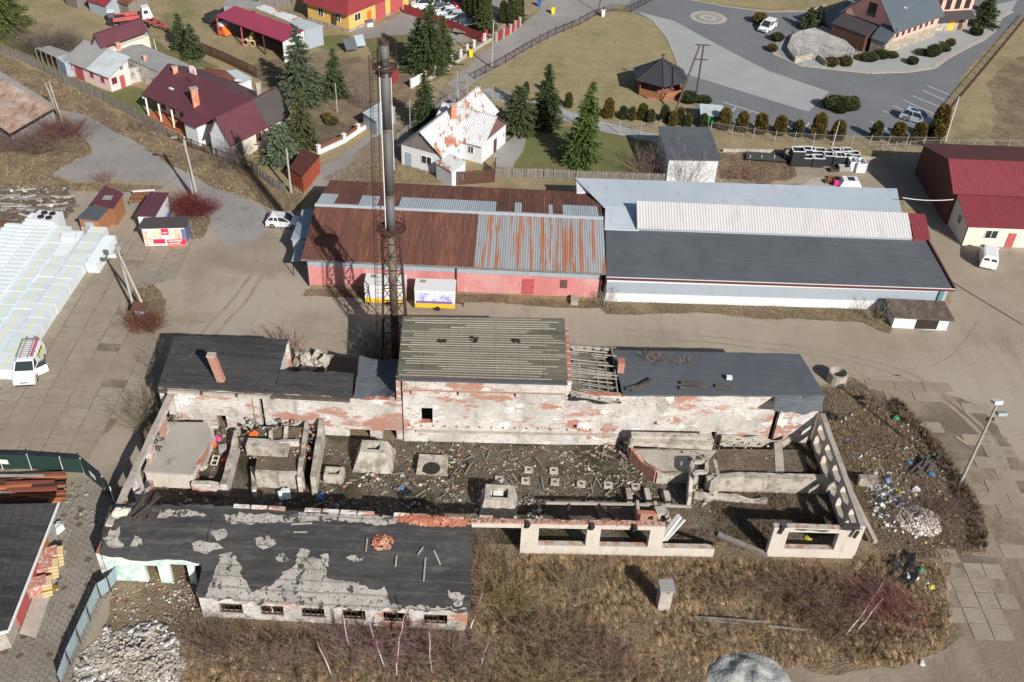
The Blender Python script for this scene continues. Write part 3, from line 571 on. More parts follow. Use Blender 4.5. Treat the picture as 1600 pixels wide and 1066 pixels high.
# front middle: beam, piers, parapet wall
wall('wall',(1.55,53.3),(17.35,54.0),3.55,.5,[(1.4,5.25,1.05,3.1),(6.35,10.3,1.05,3.1),(11.45,16.5,1.0,4)],[K['plaster_clean'],K['conc_light0']],RU)
mb = MB(); bar(mb,(-2.5,53.35,3.3),(1.52,53.55,3.3),.55,.42); mb.build('lintel',[K['plaster_clean']],RU)
mb = MB(); rng = random.Random(3)
for i in range(330):
  t = rng.random(); x = lerp(-2.4,12.6,t); mb.box((x,53.45 + x * .0475 + rng.uniform(-.14,.22),3.53 + rng.uniform(-.01,.06)),.26,.13,.07,rng.uniform(-.3,.3),tilt=(rng.uniform(-.1,.1),rng.uniform(-.1,.1)))
mb.build('loose_bricks',K['brickwall'],RU,kind='stuff')
for x in (1.9,7.0,10.4): mb = MB(); mb.box((x,53.3 + x * .03,3.25),.35,.4,.5,.3,tilt=(.3,.2)); mb.build('loose_felt',K['dark_and_shade'],RU)
# front-left block
dz = lambda y: 2.55 + (y - 45.3) / (52.9 - 45.3) * 1.55
rough_slab('felt_roof',[(-22.2,45.55,2.59),(-1.95,45.55,2.59),(-2.4,52.9,4.1),(-22.6,52.9,4.1)],.22,K['bitumen_peel'],RU,nx=70,ny=24,seed=13,amp=.06,edge=.34)
rough_slab('felt_roof',[(-30.2,48.3,3.2),(-22.25,48.3,3.2),(-22.65,53.0,4.12),(-30.6,52.5,4.12)],.22,K['bitumen_peel'],RU,nx=36,ny=16,seed=14,amp=.1,edge=.4)
PN = Vector((0,-(4.1 - 2.55) / (52.9 - 45.35),1)).normalized(); PO = Vector((-10,45.35,2.55))
K['barecon'] = mat('bare concrete roof deck',(.42,.39,.35),.9,[('noise',.8,I3,(.27,.25,.225),.42,.66),('noise',1.3,(1,.8,1),(.05,.048,.045),.56,.575),('noise',5,(1,.8,1),(.06,.056,.052),.57,.59,.9),('noise',18,(1.6,.35,1),(.12,.11,.1),.55,.64,.8),('lap',.35,I3,(.14,.13,.12),.93,.99,.7)],(14,.4,.04))
def roofpatch(pix,nm='bare_deck',m=None,edge=.22,lift=.075,plane=(PO,PN),parent=RU):
  P_ = [onplane(p[0],p[1],plane[0],plane[1],lift) for p in pix]; out = []
  for i in range(len(P_)):
    a,b = P_[i],P_[(i + 1) % len(P_)]; k = max(1,int((b - a).length / .22))
    for j in range(k):
      p = a.lerp(b,j / k); q = Vector((p.x,p.y,0)) * 1.4; ox,oy = mn.noise(q * 1.3) + .6 * mn.noise(q * 4),mn.noise(q * 1.3 + Vector((4,4,4))) + .6 * mn.noise(q * 4 + Vector((4,1,2)))
      p = Vector((p.x + ox * edge * 1.6,p.y + oy * edge * 1.6,0)); t = (plane[0] - p).dot(plane[1]) / plane[1].z; out.append((p.x,p.y,t + lift))
  bm = bmesh.new(); vs = [bm.verts.new(p) for p in out]; es = [bm.edges.new((vs[i],vs[(i + 1) % len(vs)])) for i in range(len(vs))]
  bmesh.ops.triangle_fill(bm,use_beauty=True,edges=es); bmesh.ops.recalc_face_normals(bm,faces=bm.faces)
  me = bpy.data.meshes.new(nm); bm.to_mesh(me); bm.free()
  if me.polygons and me.polygons[0].normal.z < 0: me.flip_normals()
  me.materials.append(m or K['barecon']); o = bpy.data.objects.new(nm,me); COL.objects.link(o); o.parent = parent; at = parent['_at']; o.location = (-at[0],-at[1],-at[2]); return o
roofpatch([(322,935),(345,870),(362,862),(372,880),(395,925),(430,912),(445,890),(470,875),(498,872),(512,900),(530,908),(568,915),(575,922),(602,920),(612,946),(726,952),(728,956),(560,954),(320,936)])
roofpatch([(345,806),(372,802),(440,805),(490,803),(560,806),(624,808),(618,820),(590,822),(540,815),(470,816),(420,818),(360,820)],edge=.14)
roofpatch([(250,798),(280,797),(320,800),(322,808),(270,808),(245,812)],edge=.14)
roofpatch([(395,842),(420,838),(432,850),(415,858),(400,854)],edge=.2); roofpatch([(540,870),(566,872),(560,880),(545,880)],edge=.2); roofpatch([(330,830),(350,826),(356,840),(340,846)],edge=.2); roofpatch([(700,925),(722,930),(726,948),(705,940)],edge=.2); roofpatch([(430,868),(445,864),(450,875),(436,880)],edge=.15); roofpatch([(462,868),(470,858),(485,860),(482,880),(470,880)],edge=.12); roofpatch([(500,868),(512,866),(515,886),(505,885)],edge=.1)
P2 = (Vector((-26,48.3,3.2)),Vector((0,-(.92) / 4.7,1)).normalized())
roofpatch([(168,812),(188,812),(186,846),(200,856),(172,858),(162,842)],plane=P2,edge=.1)
roofpatch([(205,853),(210,838),(222,842),(224,856)],plane=P2,edge=.1); roofpatch([(300,850),(312,846),(338,850),(350,858),(335,860),(322,868),(305,862)],plane=P2,edge=.1)
wall('wall',(-30.1,48.5),(-22.3,48.5),3.05,.35,[(3.0,4.0,.0,2.0),(4.9,6.3,0,2.3),(6.8,7.6,0,2.3)],[mat('turquoise and white wall',(.74,.74,.72),.85,[('noise',.5,I3,(.28,.5,.43),.42,.55,.9),('brick',.7,I3,(.55,.25,.15),.62,.66),('noise',6,I3,(.55,.5,.45),.6,.75,.6)]),K['brickwall']],RU)
wall('wall',(-30.3,52.3),(-30.2,48.5),3.1,-.35,[],pl,RU)
wops = [(1.0 + i * 3.05,2.75 + i * 3.05,.6,1.75) for i in range(6)]
wall('wall',(-21.7,45.6),(-2.2,45.6),2.3,.35,wops,[K['plaster'],K['brickwall']],RU)
for i in range(6):
  mb = MB(); x0 = -20.7 + i * 3.05
  for k in range(4): mb.box((x0 + .25 + k * .42,45.72,.6),.05,.05,1.15)
  bar(mb,(x0,45.74,.62),(x0 + 1.75,45.74,.62),.08,.08); bar(mb,(x0,45.74,1.72),(x0 + 1.75,45.74,1.72),.08,.08)
  mb.build('window_frame',K['iron'],RU)
wall('wall',(-21.9,48.4),(-21.7,45.6),2.5,-.35,[],pl,RU,h1=2.3)
wall('wall',(-2.25,45.95),(-2.45,52.7),2.35,.3,[(2.5,4,.8,1.9)],[K['brickwall'],K['brickwall']],RU,h1=3.85)
wall('wall',(-30.2,52.6),(-2.5,52.9),3.85,.4,[(8,9.2,1,2.5),(14,15.2,1,2.5),(20,21.2,1,2.5)],pl,RU)
mb = MB()
for i in range(14):
  if i in (0,4,9,12): continue
  mb = MB(); mb.hexa([(-22.6 + i * 1.4,52.85,4.05),(-21.25 + i * 1.4,52.85,4.05),(-21.25 + i * 1.4,53.2,4.05),(-22.6 + i * 1.4,53.2,4.05)],[(-22.5 + i * 1.4,52.9,4.22 + .1 * math.sin(i * 5)),(-21.3 + i * 1.4,52.9,4.2 + .12 * math.sin(i * 3)),(-21.3 + i * 1.4,53.15,4.25),(-22.5 + i * 1.4,53.15,4.25)]); mb.build('parapet_block',K['plaster'],RU)
def pile(name,c,n,rx,ry,hgt_,r,m,seed,parent=None,brick=False,**kw):
  rng = random.Random(seed); mb = MB()
  for i in range(n):
    a = rng.uniform(0,6.3); t = rng.random() ** .7; x,y = math.cos(a) * t * rx,math.sin(a) * t * ry; z = (1 - t) * hgt_ * rng.uniform(.3,1)
    if brick: mb.box((c[0] + x,c[1] + y,c[2] + z),.27,.13,.08,rng.uniform(0,6),tilt=(rng.uniform(-.5,.5),rng.uniform(-.5,.5)))
    else: mb.chunk((c[0] + x,c[1] + y,c[2] + z),r * rng.uniform(.4,1.3),rng)
  return mb.build(name,m,parent,**kw)
K['brickpiece'] = mat('loose brick',(.45,.17,.1),.9,[('noise',1.5,I3,(.55,.33,.24),.5,.6),('noise',4,I3,(.5,.45,.4),.62,.7)])
pile('brick_heap',(-9.1,50.6,3.66),90,.85,.75,.35,.2,K['brickpiece'],3,brick=True,label='small heap of orange bricks fallen on the black felt roof',cat='brick heap',loc=(-9.1,50.6,3.66))
pile('brick_rubble',(-5.4,52.6,4.1),420,2.9,.5,.2,.2,K['brickpiece'],4,brick=True,kind='stuff',label='spread of brick rubble along the back edge of the front roof',cat='rubble',loc=(-5.4,52.6,4.1))
for i,(a,b) in enumerate((((574,843),(572,863)),((620,870),(618,887)),((665,873),(662,910)),((661,857),(653,868)),((455,821),(488,819)),((459,833),(480,833)),((678,862),(688,884)))):
  p,q = onplane(*a,PO,PN,.12),onplane(*b,PO,PN,.12); mb = MB(); bar(mb,p,q,.12,.08)
  mb.build('roof_lath',K['pale_batten'],loc=(p.x,p.y,p.z),label='loose pale lath on the front felt roof, ' + ('nearest right of the brick heap','third from the right edge, short','longest one, at the right','slanting short one above the longest','upper of two by the back edge','lower of two by the back edge','slanting right of the longest')[i],cat='lath',group='laths on the front roof')
# planks and a boulder-like lump of insulation at the broken left corner
for i,(a,b) in enumerate((((200,808),(228,775)),((208,810),(232,790)),((215,812),(240,782)),((232,812),(236,792)),((222,800),(250,775)),((226,806),(246,770)))):
  p,q = W(a[0],a[1],4.3),W(b[0],b[1],4.4 - .1 * i); mb = MB(); bar(mb,p,q,.2,.07); mb.build('fallen_board',K['dwood'],loc=(p.x,p.y,p.z),label='dark charred board at the broken left corner of the front block, ' + ('leftmost','second from left','third from left','short upright one','long slanting one','rightmost')[i],cat='board',group='charred boards at the broken corner')
p = W(192,803,4.2); mb = MB(); rng = random.Random(5)
for i in range(7): mb.chunk((p.x + rng.uniform(-.5,.5),p.y + rng.uniform(-.3,.3),4.25),.38,rng,flat=.8)
mb.build('foam_lump',mat('yellowed foam',(.6,.57,.46),.95,bump=(8,.6,.05)),loc=tuple(p),label='lump of cream foam on the broken left corner of the ruin',cat='foam',smooth=True)
# ---- inside the roofless hall
IN = RU
K['conc_light'] = mat('pale concrete',(.46,.42,.36),.9,[('noise',.8,I3,(.24,.21,.17),.45,.62),('noise',2.6,I3,(.1,.085,.065),.6,.66,.8),('noise',1.6,(1,1,.3),(.13,.11,.085),.55,.68,.8),('noise',5,(1,1,.6),(.16,.14,.11),.56,.68,.7),('noise',14,I3,(.6,.57,.5),.6,.78,.5)],(10,.5,.05))
K['soiltop'] = K['dark_soil']
def blk(name,pix,z1,m=K['conc_light'],z0=0,parent=IN,**kw):    # solid with its top outline given in the survey
  mb = MB(); P_ = PX(pix,z1); mb.prism([(p.x,p.y) for p in P_],z0,z1); return mb.build(name,m,parent,**kw)
blk('room_roof',[(254,659),(324,660),(330,676),(322,700),(305,722),(298,740),(224,736)],2.1,mat('sooty concrete deck',(.36,.335,.3),.9,[('noise',.28,I3,(.3,.28,.25),.4,.7),('noise',.55,I3,(.05,.047,.045),.6,.72),('noise',9,I3,(.12,.11,.1),.6,.72,.7)],(12,.3,.03)),z0=1.9)
P_ = PX([(226,736),(297,740)],1.9)
wall('room_wall',P_[0],P_[1],1.88,.3,[(0,.01,0,.1)],[K['plaster_clean']] * 2,RU)
P_ = PX([(300,741),(333,668)],1.9); wall('room_wall',P_[0],P_[1],1.88,.3,[(1.2,2.2,0,1.0)],[K['plaster']] * 2,RU,jag=.5,seed=22)
def lowwall(a,b,z,th=.4,m=None,z0=0,**kw):
  p,q = W(*a,z),W(*b,z); return wall('low_wall',p,q,z,th,[],m or [K['plaster'],K['conc_light']],RU,z0=z0,jag=.4,seed=int(a[0]),step=.35,**kw)
lowwall((298,755),(352,757),1.4); lowwall((354,757),(376,672),1.5,.55); lowwall((400,765),(398,728),1.0,.35)
blk('earth_platform',[(398,736),(474,738),(480,700),(478,668),(404,666),(404,700)],1.7,K['dark_soil'])
lowwall((398,738),(473,741),1.85,.35,[K['conc_light']] * 2); lowwall((470,742),(482,655),2.2,.35); lowwall((493,745),(506,655),2.3,.45,[K['conc_light']] * 2)
lowwall((404,690),(466,690),2.3,.3); lowwall((420,672),(418,695),2.4,.3); lowwall((444,664),(440,690),2.4,.3)
mb = MB(); p = W(408,706,1.7); mb.box(p,2.2,1.0,1.1); mb.build('concrete_block',K['conc_light'],RU)
mb = MB(); p = W(434,706,1.7); mb.box(p,1.9,1.2,.5); mb.build('concrete_block',K['conc_light'],RU)
blk('pit_shade',[(486,672),(497,672),(496,690),(484,690)],1.2,K['dark_and_shade'])  # near-black block: the shade of the pit put into its colour
def frustum(c,r0x,r0y,r1x,r1y,h,m,nm,label,z0=0,hole=None):
  mb = MB(); q = ((-1,-1),(1,-1),(1,1),(-1,1)); b = [Vector((c.x + x * r0x,c.y + y * r0y,z0)) for x,y in q]; t = [Vector((c.x + x * r1x,c.y + y * r1y,z0 + h)) for x,y in q]
  mb.add(b + t,[(0,1,5,4),(1,2,6,5),(2,3,7,6),(3,0,4,7)])
  if hole:
    i = [Vector((c.x + x * r1x * hole,c.y + y * r1y * hole,z0 + h)) for x,y in q]; l = [p - Vector((0,0,h * .6)) for p in i]
    mb.add(t + i,[(k,(k + 1) % 4,4 + (k + 1) % 4,4 + k) for k in range(4)]); mb.add(i + l,[(k,(k + 1) % 4,4 + (k + 1) % 4,4 + k) for k in range(4)] + [(4,5,6,7)])
  else: mb.add(t,[(0,1,2,3)])
  return mb.build(nm,m,loc=(c.x,c.y,z0),label=label,cat='foundation')
frustum(W(582,737) + Vector((0,1.2,0)),1.75,1.45,1.1,.75,1.9,K['conc_light'],'machine_base','tapered broken concrete machine base with a hollow top by the spine wall',hole=.5)
frustum(W(674,742) + Vector((0,.9,0)),1.35,1.0,1.25,.9,.7,K['conc_light'],'machine_base','low square concrete machine base with a dark round stain',hole=None)
mb = MB(); p = W(674,733,.72); mb.lathe((p.x,p.y + .1,.705),[(.78,0),(.7,.02)],14); mb.build('stain_cover',K['dark_and_shade'],bpy.data.objects['machine_base.001'])
frustum(W(521,756) + Vector((0,.6,0)),.85,.6,.8,.55,.9,K['conc_light'],'machine_base','small open concrete box base left of the tapered machine base',hole=.6)
frustum(W(778,812) + Vector((0,1.3,0)),1.6,1.2,1.2,.9,1.9,K['conc_light'],'machine_base','broken concrete machine base beside the brick topped front beam',hole=.6)
mb = MB(); p = W(768,775,1.2)
for x in (0,.95): mb.box((p.x - .4 + x,p.y + .2,1.0),.85,.6,.5,.05)
mb.build('concrete_blocks',K['white'],loc=(p.x,p.y,1.0),label='pair of pale concrete blocks on the broken machine base',cat='block')
for i,(x,y) in enumerate([(826,736),(865,737),(780,751),(821,753),(867,755),(908,758),(950,760),(993,762),(775,760),(1040,776)]):
  c = W(x,y); mb = MB(); mb.box((c.x,c.y,0),.75,.7,.22,.05 * math.sin(i));
  o = mb.build('anchor_block',K['conc_light'],loc=(c.x,c.y,0),label='small square concrete anchor block in the hall floor, ' + ('left of two in the rear row','right of two in the rear row','leftmost of the middle row','second of the middle row','third of the middle row','fourth of the middle row','fifth of the middle row','rightmost of the middle row','close behind the broken base','beside the right stub')[i],cat='block',group='square anchor blocks in the hall floor')
  mb = MB(); mb.box((c.x,c.y - .02,.22),.3,.2,.012); mb.build('slot',K['dark_and_shade'],o)
for x,y,wh in ((982,778,'left'),(1011,778,'middle'),(1041,782,'right')):
  c = W(x,y); mb = MB(); mb.box((c.x,c.y,0),.45,1.3,.55,.08); mb.build('concrete_stub',K['conc_light'],loc=tuple(c),label=wh + ' one of three upright pale concrete stubs in the shaded strip of the hall',cat='stub',group='concrete stubs in the shaded strip')
# right half of the hall
blk('raised_floor',[(988,700),(1250,703),(1262,735),(1105,742),(1080,735),(1030,738),(1008,722)],1.2,K['dark_soil'])
blk('concrete_floor',[(990,702),(1120,704),(1095,734),(1032,736),(1010,722)],1.24,K['concrete'])
lowwall((985,702),(1024,736),1.5,.35,[K['brickwall']] * 2); lowwall((1028,738),(1078,738),1.45,.35,[K['conc_light']] * 2)
for z,a,b in ((2.1,(986,681),(1112,684)),(1.8,(984,690),(1112,697))):
  p,q = W(*a,z),W(*b,z); mb = MB(); bar(mb,p,q,.55,.5); mb.build('concrete_beam',K['conc_light'],RU)
for x in (986,1050,1110):
  p = W(x,690,1.6); mb = MB(); mb.box((p.x,p.y,0),.4,.9,1.6); mb.build('beam_pier',K['concrete'],RU)
lowwall((1106,744),(1330,750),1.9,.6,[K['conc_light']] * 2); lowwall((1086,772),(1200,780),.7,.35,[K['conc_light']] * 2); lowwall((1345,748),(1374,750),1.0,.6,[K['conc_light']] * 2)
lowwall((1128,683),(1235,686),1.4,.3,[K['conc_light']] * 2); lowwall((1082,775),(1084,722),2.0,.3,[K['plaster_clean']] * 2)
for a,b in (((1082,722),(1104,722)),((1082,738),(1104,738)),((1082,738),(1082,722)),((1104,738),(1104,722)),((1104,748),(1119,744)),((1119,744),(1112,770)),((1116,720),(1122,744))):
  mb = MB(); bar(mb,W(*a,2.4),W(*b,2.4),.3,.3); mb.build('frame_beam',K['conc_light'],RU)
blk('shaft_cover',[(1086,724),(1101,724),(1101,735),(1086,735)],2.0,K['rubber'] if False else K['dwood'])
for x,y in ((1084,760),(1118,768)): p = W(x,y,1); mb = MB(); mb.box((p.x,p.y,0),.35,.35,2.3); mb.build('frame_post',K['conc_light'],RU)
blk('paving_strip',[(1210,692),(1222,692),(1226,740),(1212,740)],1.24,K['concrete'])
blk('debris_platform',[(930,792),(1085,794),(1092,820),(940,815)],.5,K['dark_soil'])
for i,(a,b) in enumerate((((853,786),(985,788)),((985,788),(1080,792)),((1000,798),(1022,800)),((1022,800),(1018,812)),((890,788),(885,812)),((935,788),(960,812)))):
  p,q = W(*a,1.5),W(*b,1.5); mb = MB(); bar(mb,p,q,.16,.2); mb.build('pit_rim',K['concrete'] if i < 2 else K['iron'],RU)
mb = MB(); p = W(1010,812,.9); mb.box((p.x,p.y,.3),1.7,.4,1.5); mb.box((p.x - .75,p.y + .8,.3),.25,1.2,1.4); mb.box((p.x + .75,p.y + .8,.3),.25,1.2,1.4); mb.build('brick_stub',K['brickwall'],RU)
mb = MB(); p = W(1032,800,1.6); mb.box(p,.9,.8,.3,.2); bar(mb,W(1028,800,1.6),W(1032,822,.4),.3,.3); bar(mb,W(1040,798,1.6),W(1046,815,.4),.3,.3); mb.build('broken_slab',K['concrete'],RU)
# ---------------------------------------------------------------- steel chimney in its lattice tower
CX,CY = -11.55,77.6
CHM = thing('boiler_chimney','tall grey steel chimney standing in a rusty lattice tower with ladder cage','chimney',(CX,CY,0))
mb = MB()
mb.lathe((CX,CY,0),[(.42,0),(.42,4.0)],20); mb.build('flue_foot',mat('maroon flue paint',(.13,.035,.03),.6,[('noise',1,I3,(.08,.03,.025),.5,.7)]),CHM,smooth=True)
mb = MB(); mb.lathe((CX,CY,4.0),[(.4,0),(.4,10.5)],20); mb.build('lower_flue',K['rust_flue'],CHM,smooth=True)
mb = MB()
for a,b in ((14.5,18.5),(18.54,24.9),(24.94,30.5)): mb.lathe((CX,CY,a),[(.4,0),(.4,b - a)],24)
mb.build('upper_flue',K['steel'],CHM,smooth=True)
mb = MB()
for z in (9.2,14.5,18.4,24.8): mb.lathe((CX,CY,z),[(.43,0),(.46,.05),(.46,.17),(.43,.22)],24)
mb.build('flange',K['rust_flue'],CHM)
mb = MB(); mb.lathe((CX,CY,30.5),[(.37,0),(.37,1.9)],20); mb.build('flue_top',K['steel'],CHM,smooth=True)
mb = MB(); n = 20
for r0,r1,z0,z1 in ((.42,.42,32.4,32.75),): mb.lathe((CX,CY,z0),[(r0,0),(r1,z1 - z0),(r1 - .06,z1 - z0),(.33,.1)],n)
mb.build('rim',K['iron'],CHM)
def platform(z,r,nposts,nm,gap=False):
  mb = MB(); q = 20
  for k in range(q):
    a0,a1 = 2 * math.pi * k / q,2 * math.pi * (k + 1) / q - .01; ri = .46
    P = [(CX + rr * math.cos(a),CY + rr * math.sin(a)) for rr,a in ((ri,a0),(r,a0),(r,a1),(ri,a1))]; mb.prism(P,z,z + .06)
  mb.build('platform_deck',mat(nm,(.11,.045,.035),.85,[('noise',2,I3,(.06,.03,.025),.5,.7)]),CHM)
  mb = MB()
  for zz in (.55,1.1): mb.ring((CX,CY,z + zz),r,.03,24)
  mb.ring((CX,CY,z + .08),r,.05,24)
  for k in range(nposts): a = 2 * math.pi * k / nposts; mb.tube((CX + r * math.cos(a),CY + r * math.sin(a),z),(CX + r * math.cos(a),CY + r * math.sin(a),z + 1.1),.025,n=4)
  mb.build('handrail',K['iron'],CHM)
  mb = MB()
  for k in range(8): a = 2 * math.pi * k / 8; bar(mb,(CX + .42 * math.cos(a),CY + .42 * math.sin(a),z - .7),(CX + r * .95 * math.cos(a),CY + r * .95 * math.sin(a),z),.06,.06)
  mb.build('platform_bracket',K['iron'],CHM)
platform(15.0,1.3,10,'rusty grating'); platform(30.4,1.0,8,'rusty deck')
# four tapering legs, ring by ring bracing
Z = [0,2.0,4.0,5.9,7.7,9.4,11.0,12.5,13.8,15.0]
def hw(z): return lerp(1.3,.72,z / 15)
rot = .1
def corner(k,z): a = rot + math.pi / 4 + k * math.pi / 2; r = hw(z) * math.sqrt(2); return Vector((CX + math.cos(a) * r,CY + math.sin(a) * r,z))
for k in range(4):
  mb = MB(); bar(mb,corner(k,0),corner(k,15),.12,.12); mb.build('tower_leg',K['iron'],CHM)
for i in range(len(Z) - 1):
  for k in range(4):
    k2 = (k + 1) % 4; mb = MB()
    bar(mb,corner(k,Z[i + 1]),corner(k2,Z[i + 1]),.07,.07)
    mid = (corner(k,Z[i + 1]) + corner(k2,Z[i + 1])) / 2 if i % 2 == 0 else (corner(k,Z[i]) + corner(k2,Z[i])) / 2
    if i % 2 == 0: bar(mb,corner(k,Z[i]),mid,.055,.055); bar(mb,corner(k2,Z[i]),mid,.055,.055)
    else: bar(mb,mid,corner(k,Z[i + 1]),.07,.07); bar(mb,mid,corner(k2,Z[i + 1]),.07,.07)
    mb.build('brace',K['iron'],CHM)
# ladder with safety hoops on the left
lx,ly = CX - .85,CY - .25
mb = MB()
for s in (-.2,.2): mb.tube((lx - .25,ly + s,2.5),(lx + .3,ly + s,32.2),.025,n=4)
for i in range(98): z = 2.7 + i * .3; t = (z - 2.5) / 29.7; mb.tube((lx - .25 + .55 * t,ly - .2,z),(lx - .25 + .55 * t,ly + .2,z),.014,n=3,cap=False)
mb.build('ladder',K['iron'],CHM)
mb = MB()
for i in range(31):
  z = 3.5 + i * .93; t = (z - 2.5) / 29.7; cx = lx - .25 + .55 * t - .35
  mb.ring((cx,ly,z),.36,.018,10)
for a in (1.9,2.6,3.14,3.7,4.4): mb.tube((lx - .6 + .36 * math.cos(a),ly + .36 * math.sin(a),3.5),(lx - .05 + .36 * math.cos(a),ly + .36 * math.sin(a),31.4),.016,n=3)
mb.build('safety_cage',K['iron'],CHM)
mb = MB(); mb.tube((CX - .45,CY - .2,15.2),(CX - .45,CY - .2,32.6),.045,n=8); mb.tube((CX + .45,CY + .1,21),(CX + .45,CY + .1,29.5),.03,n=6); mb.build('cable_pipe',K['white'],CHM)
mb = MB(); mb.tube((CX + .95,CY,30.4),(CX + .95,CY,32.6),.02,n=4); mb.tube((CX - .45,CY - .2,30.6),(CX - .45,CY - .2,33),.06,n=6); mb.build('lightning_rod',K['iron'],CHM)
# ---------------------------------------------------------------- corrugated sheets
def corr(P4,pitch,amp,m,parent,name='roof_sheet',sheets=None,th=.03,mats=None,gap=.0,over=0):
  """corners a,b (eave) c,d (ridge); waves run a->d; splits into sheets, each an object"""
  a,b,c,d = [Vector(p) for p in P4]; Lx = (b - a).length; n = sheets or max(1,round(Lx / 1.05)); out = []
  nrm = (b - a).cross(d - a).normalized()
  if nrm.z < 0: nrm = -nrm
  for s in range(n):
    u0,u1 = s / n,(s + 1) / n; k = max(2,round(Lx / n / pitch)); mb = MB(); V = []
    steps = k * 4
    for i in range(steps + 1):
      u = lerp(u0,u1,i / steps); ph = i % 4; h = (0,amp,amp,0)[ph] if True else 0
      lo,hi = a.lerp(b,u),d.lerp(c,u); V.append((lo + nrm * h,hi + nrm * h))
    vs = [p for q in V for p in q]; fs = [(2 * i,2 * i + 2,2 * i + 3,2 * i + 1) for i in range(steps)]
    vb = [p - nrm * th for p in vs]; N_ = len(vs)
    fs2 = [tuple(N_ + j for j in f[::-1]) for f in fs] + [(2 * i + N_,2 * i + 2 + N_,2 * i + 2,2 * i) for i in range(steps)]
    mb.add(vs + vb,fs + fs2); mt = mats[s % len(mats)] if callable(mats) is False and mats else (mats(s,n) if mats else m)
    out.append(mb.build(name,mt,parent))
  return out
K['rust'] = mat('deep rusted sheet',(.13,.055,.04),.85,[('noise',.35,(6,.4,1),(.22,.095,.055),.48,.66),('noise',.9,(5,.3,1),(.42,.2,.11),.6,.7,.8),('noise',.3,(1,1,1),(.1,.045,.035),.5,.7,.7)],(10,.2,.02),rnd=.14)
K['rust_blue'] = mat('rust streaked grey-blue sheet',(.27,.295,.31),.6,[('noise',.42,(5,.22,1),(.34,.13,.06),.5,.56),('noise',1.2,(5,.3,1),(.3,.12,.05),.6,.66,.8),('noise',2,I3,(.24,.27,.28),.5,.75,.5)],(10,.2,.02),rnd=.05)
K['greysheet'] = mat('grey-blue sheet',(.38,.42,.45),.6,[('noise',1,(2,.4,1),(.3,.33,.35),.5,.75,.5),('noise',3,I3,(.3,.2,.14),.68,.76,.6)],rnd=.06)
K['pinkwall'] = mat('faded pink sheet wall',(.5,.19,.185),.75,[('noise',.35,(1,1,.4),(.56,.31,.3),.42,.65),('noise',.9,(1.5,1,.25),(.72,.52,.5),.58,.72,.8),('noise',5,(1,1,.3),(.4,.13,.12),.6,.78,.5)],rnd=.04)
K['greywall'] = mat('grey band',(.31,.36,.41),.7,[('noise',.8,(1,1,.3),(.26,.3,.34),.5,.7,.6)])
PW = thing('rusty_warehouse','long warehouse with a rust-red corrugated roof and faded pink walls','warehouse',(-6,96,0))
x0,x1,yf,hE,hR,Wd = -22.5,9.35,89.2,3.75,5.3,16.4
# front wall of sheet panels with piers
def sheetwall(p0,p1,z0,z1,pitch,m,parent,name,n,amp=.03):
  p0,p1 = Vector((*p0,0)),Vector((*p1,0)); L_ = (p1 - p0).length; d = (p1 - p0) / L_; nn = Vector((d.y,-d.x,0)) * amp
  for s in range(n):
    mb = MB(); k = max(2,round(L_ / n / pitch)); V = []
    for i in range(k * 2 + 1):
      p = p0 + d * (L_ * (s + i / (k * 2)) / n) + nn * (i % 2); V += [(p.x,p.y,z0),(p.x,p.y,z1)]
    mb.add(V,[(2 * i,2 * i + 2,2 * i + 3,2 * i + 1) for i in range(k * 2)]); mb.build(name,m,parent)
sl_ = .012; fy = lambda x: yf + (x - x0) * .014
core = MB(); core.prism([(x0 + .05,fy(x0) + .08),(x1 - .05,fy(x1) + .08),(x1 - .05,fy(x1) + Wd - .2),(x0 + .05,fy(x0) + Wd - .2)],0,hE - .1); core.build('wall_core',K['pinkwall'],PW)
sheetwall((x0,fy(x0)),(x1,fy(x1)),.15,2.55,.18,K['pinkwall'],PW,'wall_panel',24)
sheetwall((x0,fy(x0)),(x1,fy(x1)),2.56,3.55,.18,K['greywall'],PW,'grey_wall_panel',16,.025)
for x in (x0 - .02,x0 + (x1 - x0) * .505,x1 - .1): mb = MB(); mb.box((x,fy(x) - .1,0),.14,.12,3.5); mb.build('downpipe',K['black'],PW)
def door(parent,x,y,z,w_,h_,m,nm='door'):
  mb = MB(); mb.box((x,y,z),w_,.08,h_); o = mb.build(nm,m,parent); m2 = MB(); m2.box((x + w_ * .38,y - .06,z + h_ * .45),.05,.05,.2); m2.build('handle',K['black'],o); return o
K['reddoor'] = mat('red painted door',(.42,.09,.09),.7,[('noise',2,I3,(.3,.07,.07),.5,.7)])
door(PW,1.45,fy(1.45) - .07,.2,1.25,1.95,K['reddoor'])
mb = MB(); mb.box((5.3,fy(5.3) - .06,1.2),.75,.06,1.05); mb.build('shutter',mat('brown shutter',(.13,.06,.05),.7),PW)
ry = lambda x: fy(x) + Wd / 2
er = fy(x0) - .45
mats_f = lambda s,n: K['rust'] if s < n * .565 else K['rust_blue']
corr([(x0 - .55,fy(x0) - .5,hE - .1),(x1 + .3,fy(x1) - .5,hE - .1),(x1 + .2,ry(x1),hR),(x0 - .45,ry(x0),hR)],.26,.035,None,PW,sheets=30,mats=mats_f)
def backmat(s,n): return K['rust']
corr([(x0 - .45,ry(x0) + .05,hR),(x1 + .2,ry(x1) + .05,hR),(x1 + .1,fy(x1) + Wd + .3,hE),(x0 - .4,fy(x0) + Wd + .3,hE)],.26,.035,None,PW,sheets=30,mats=backmat)
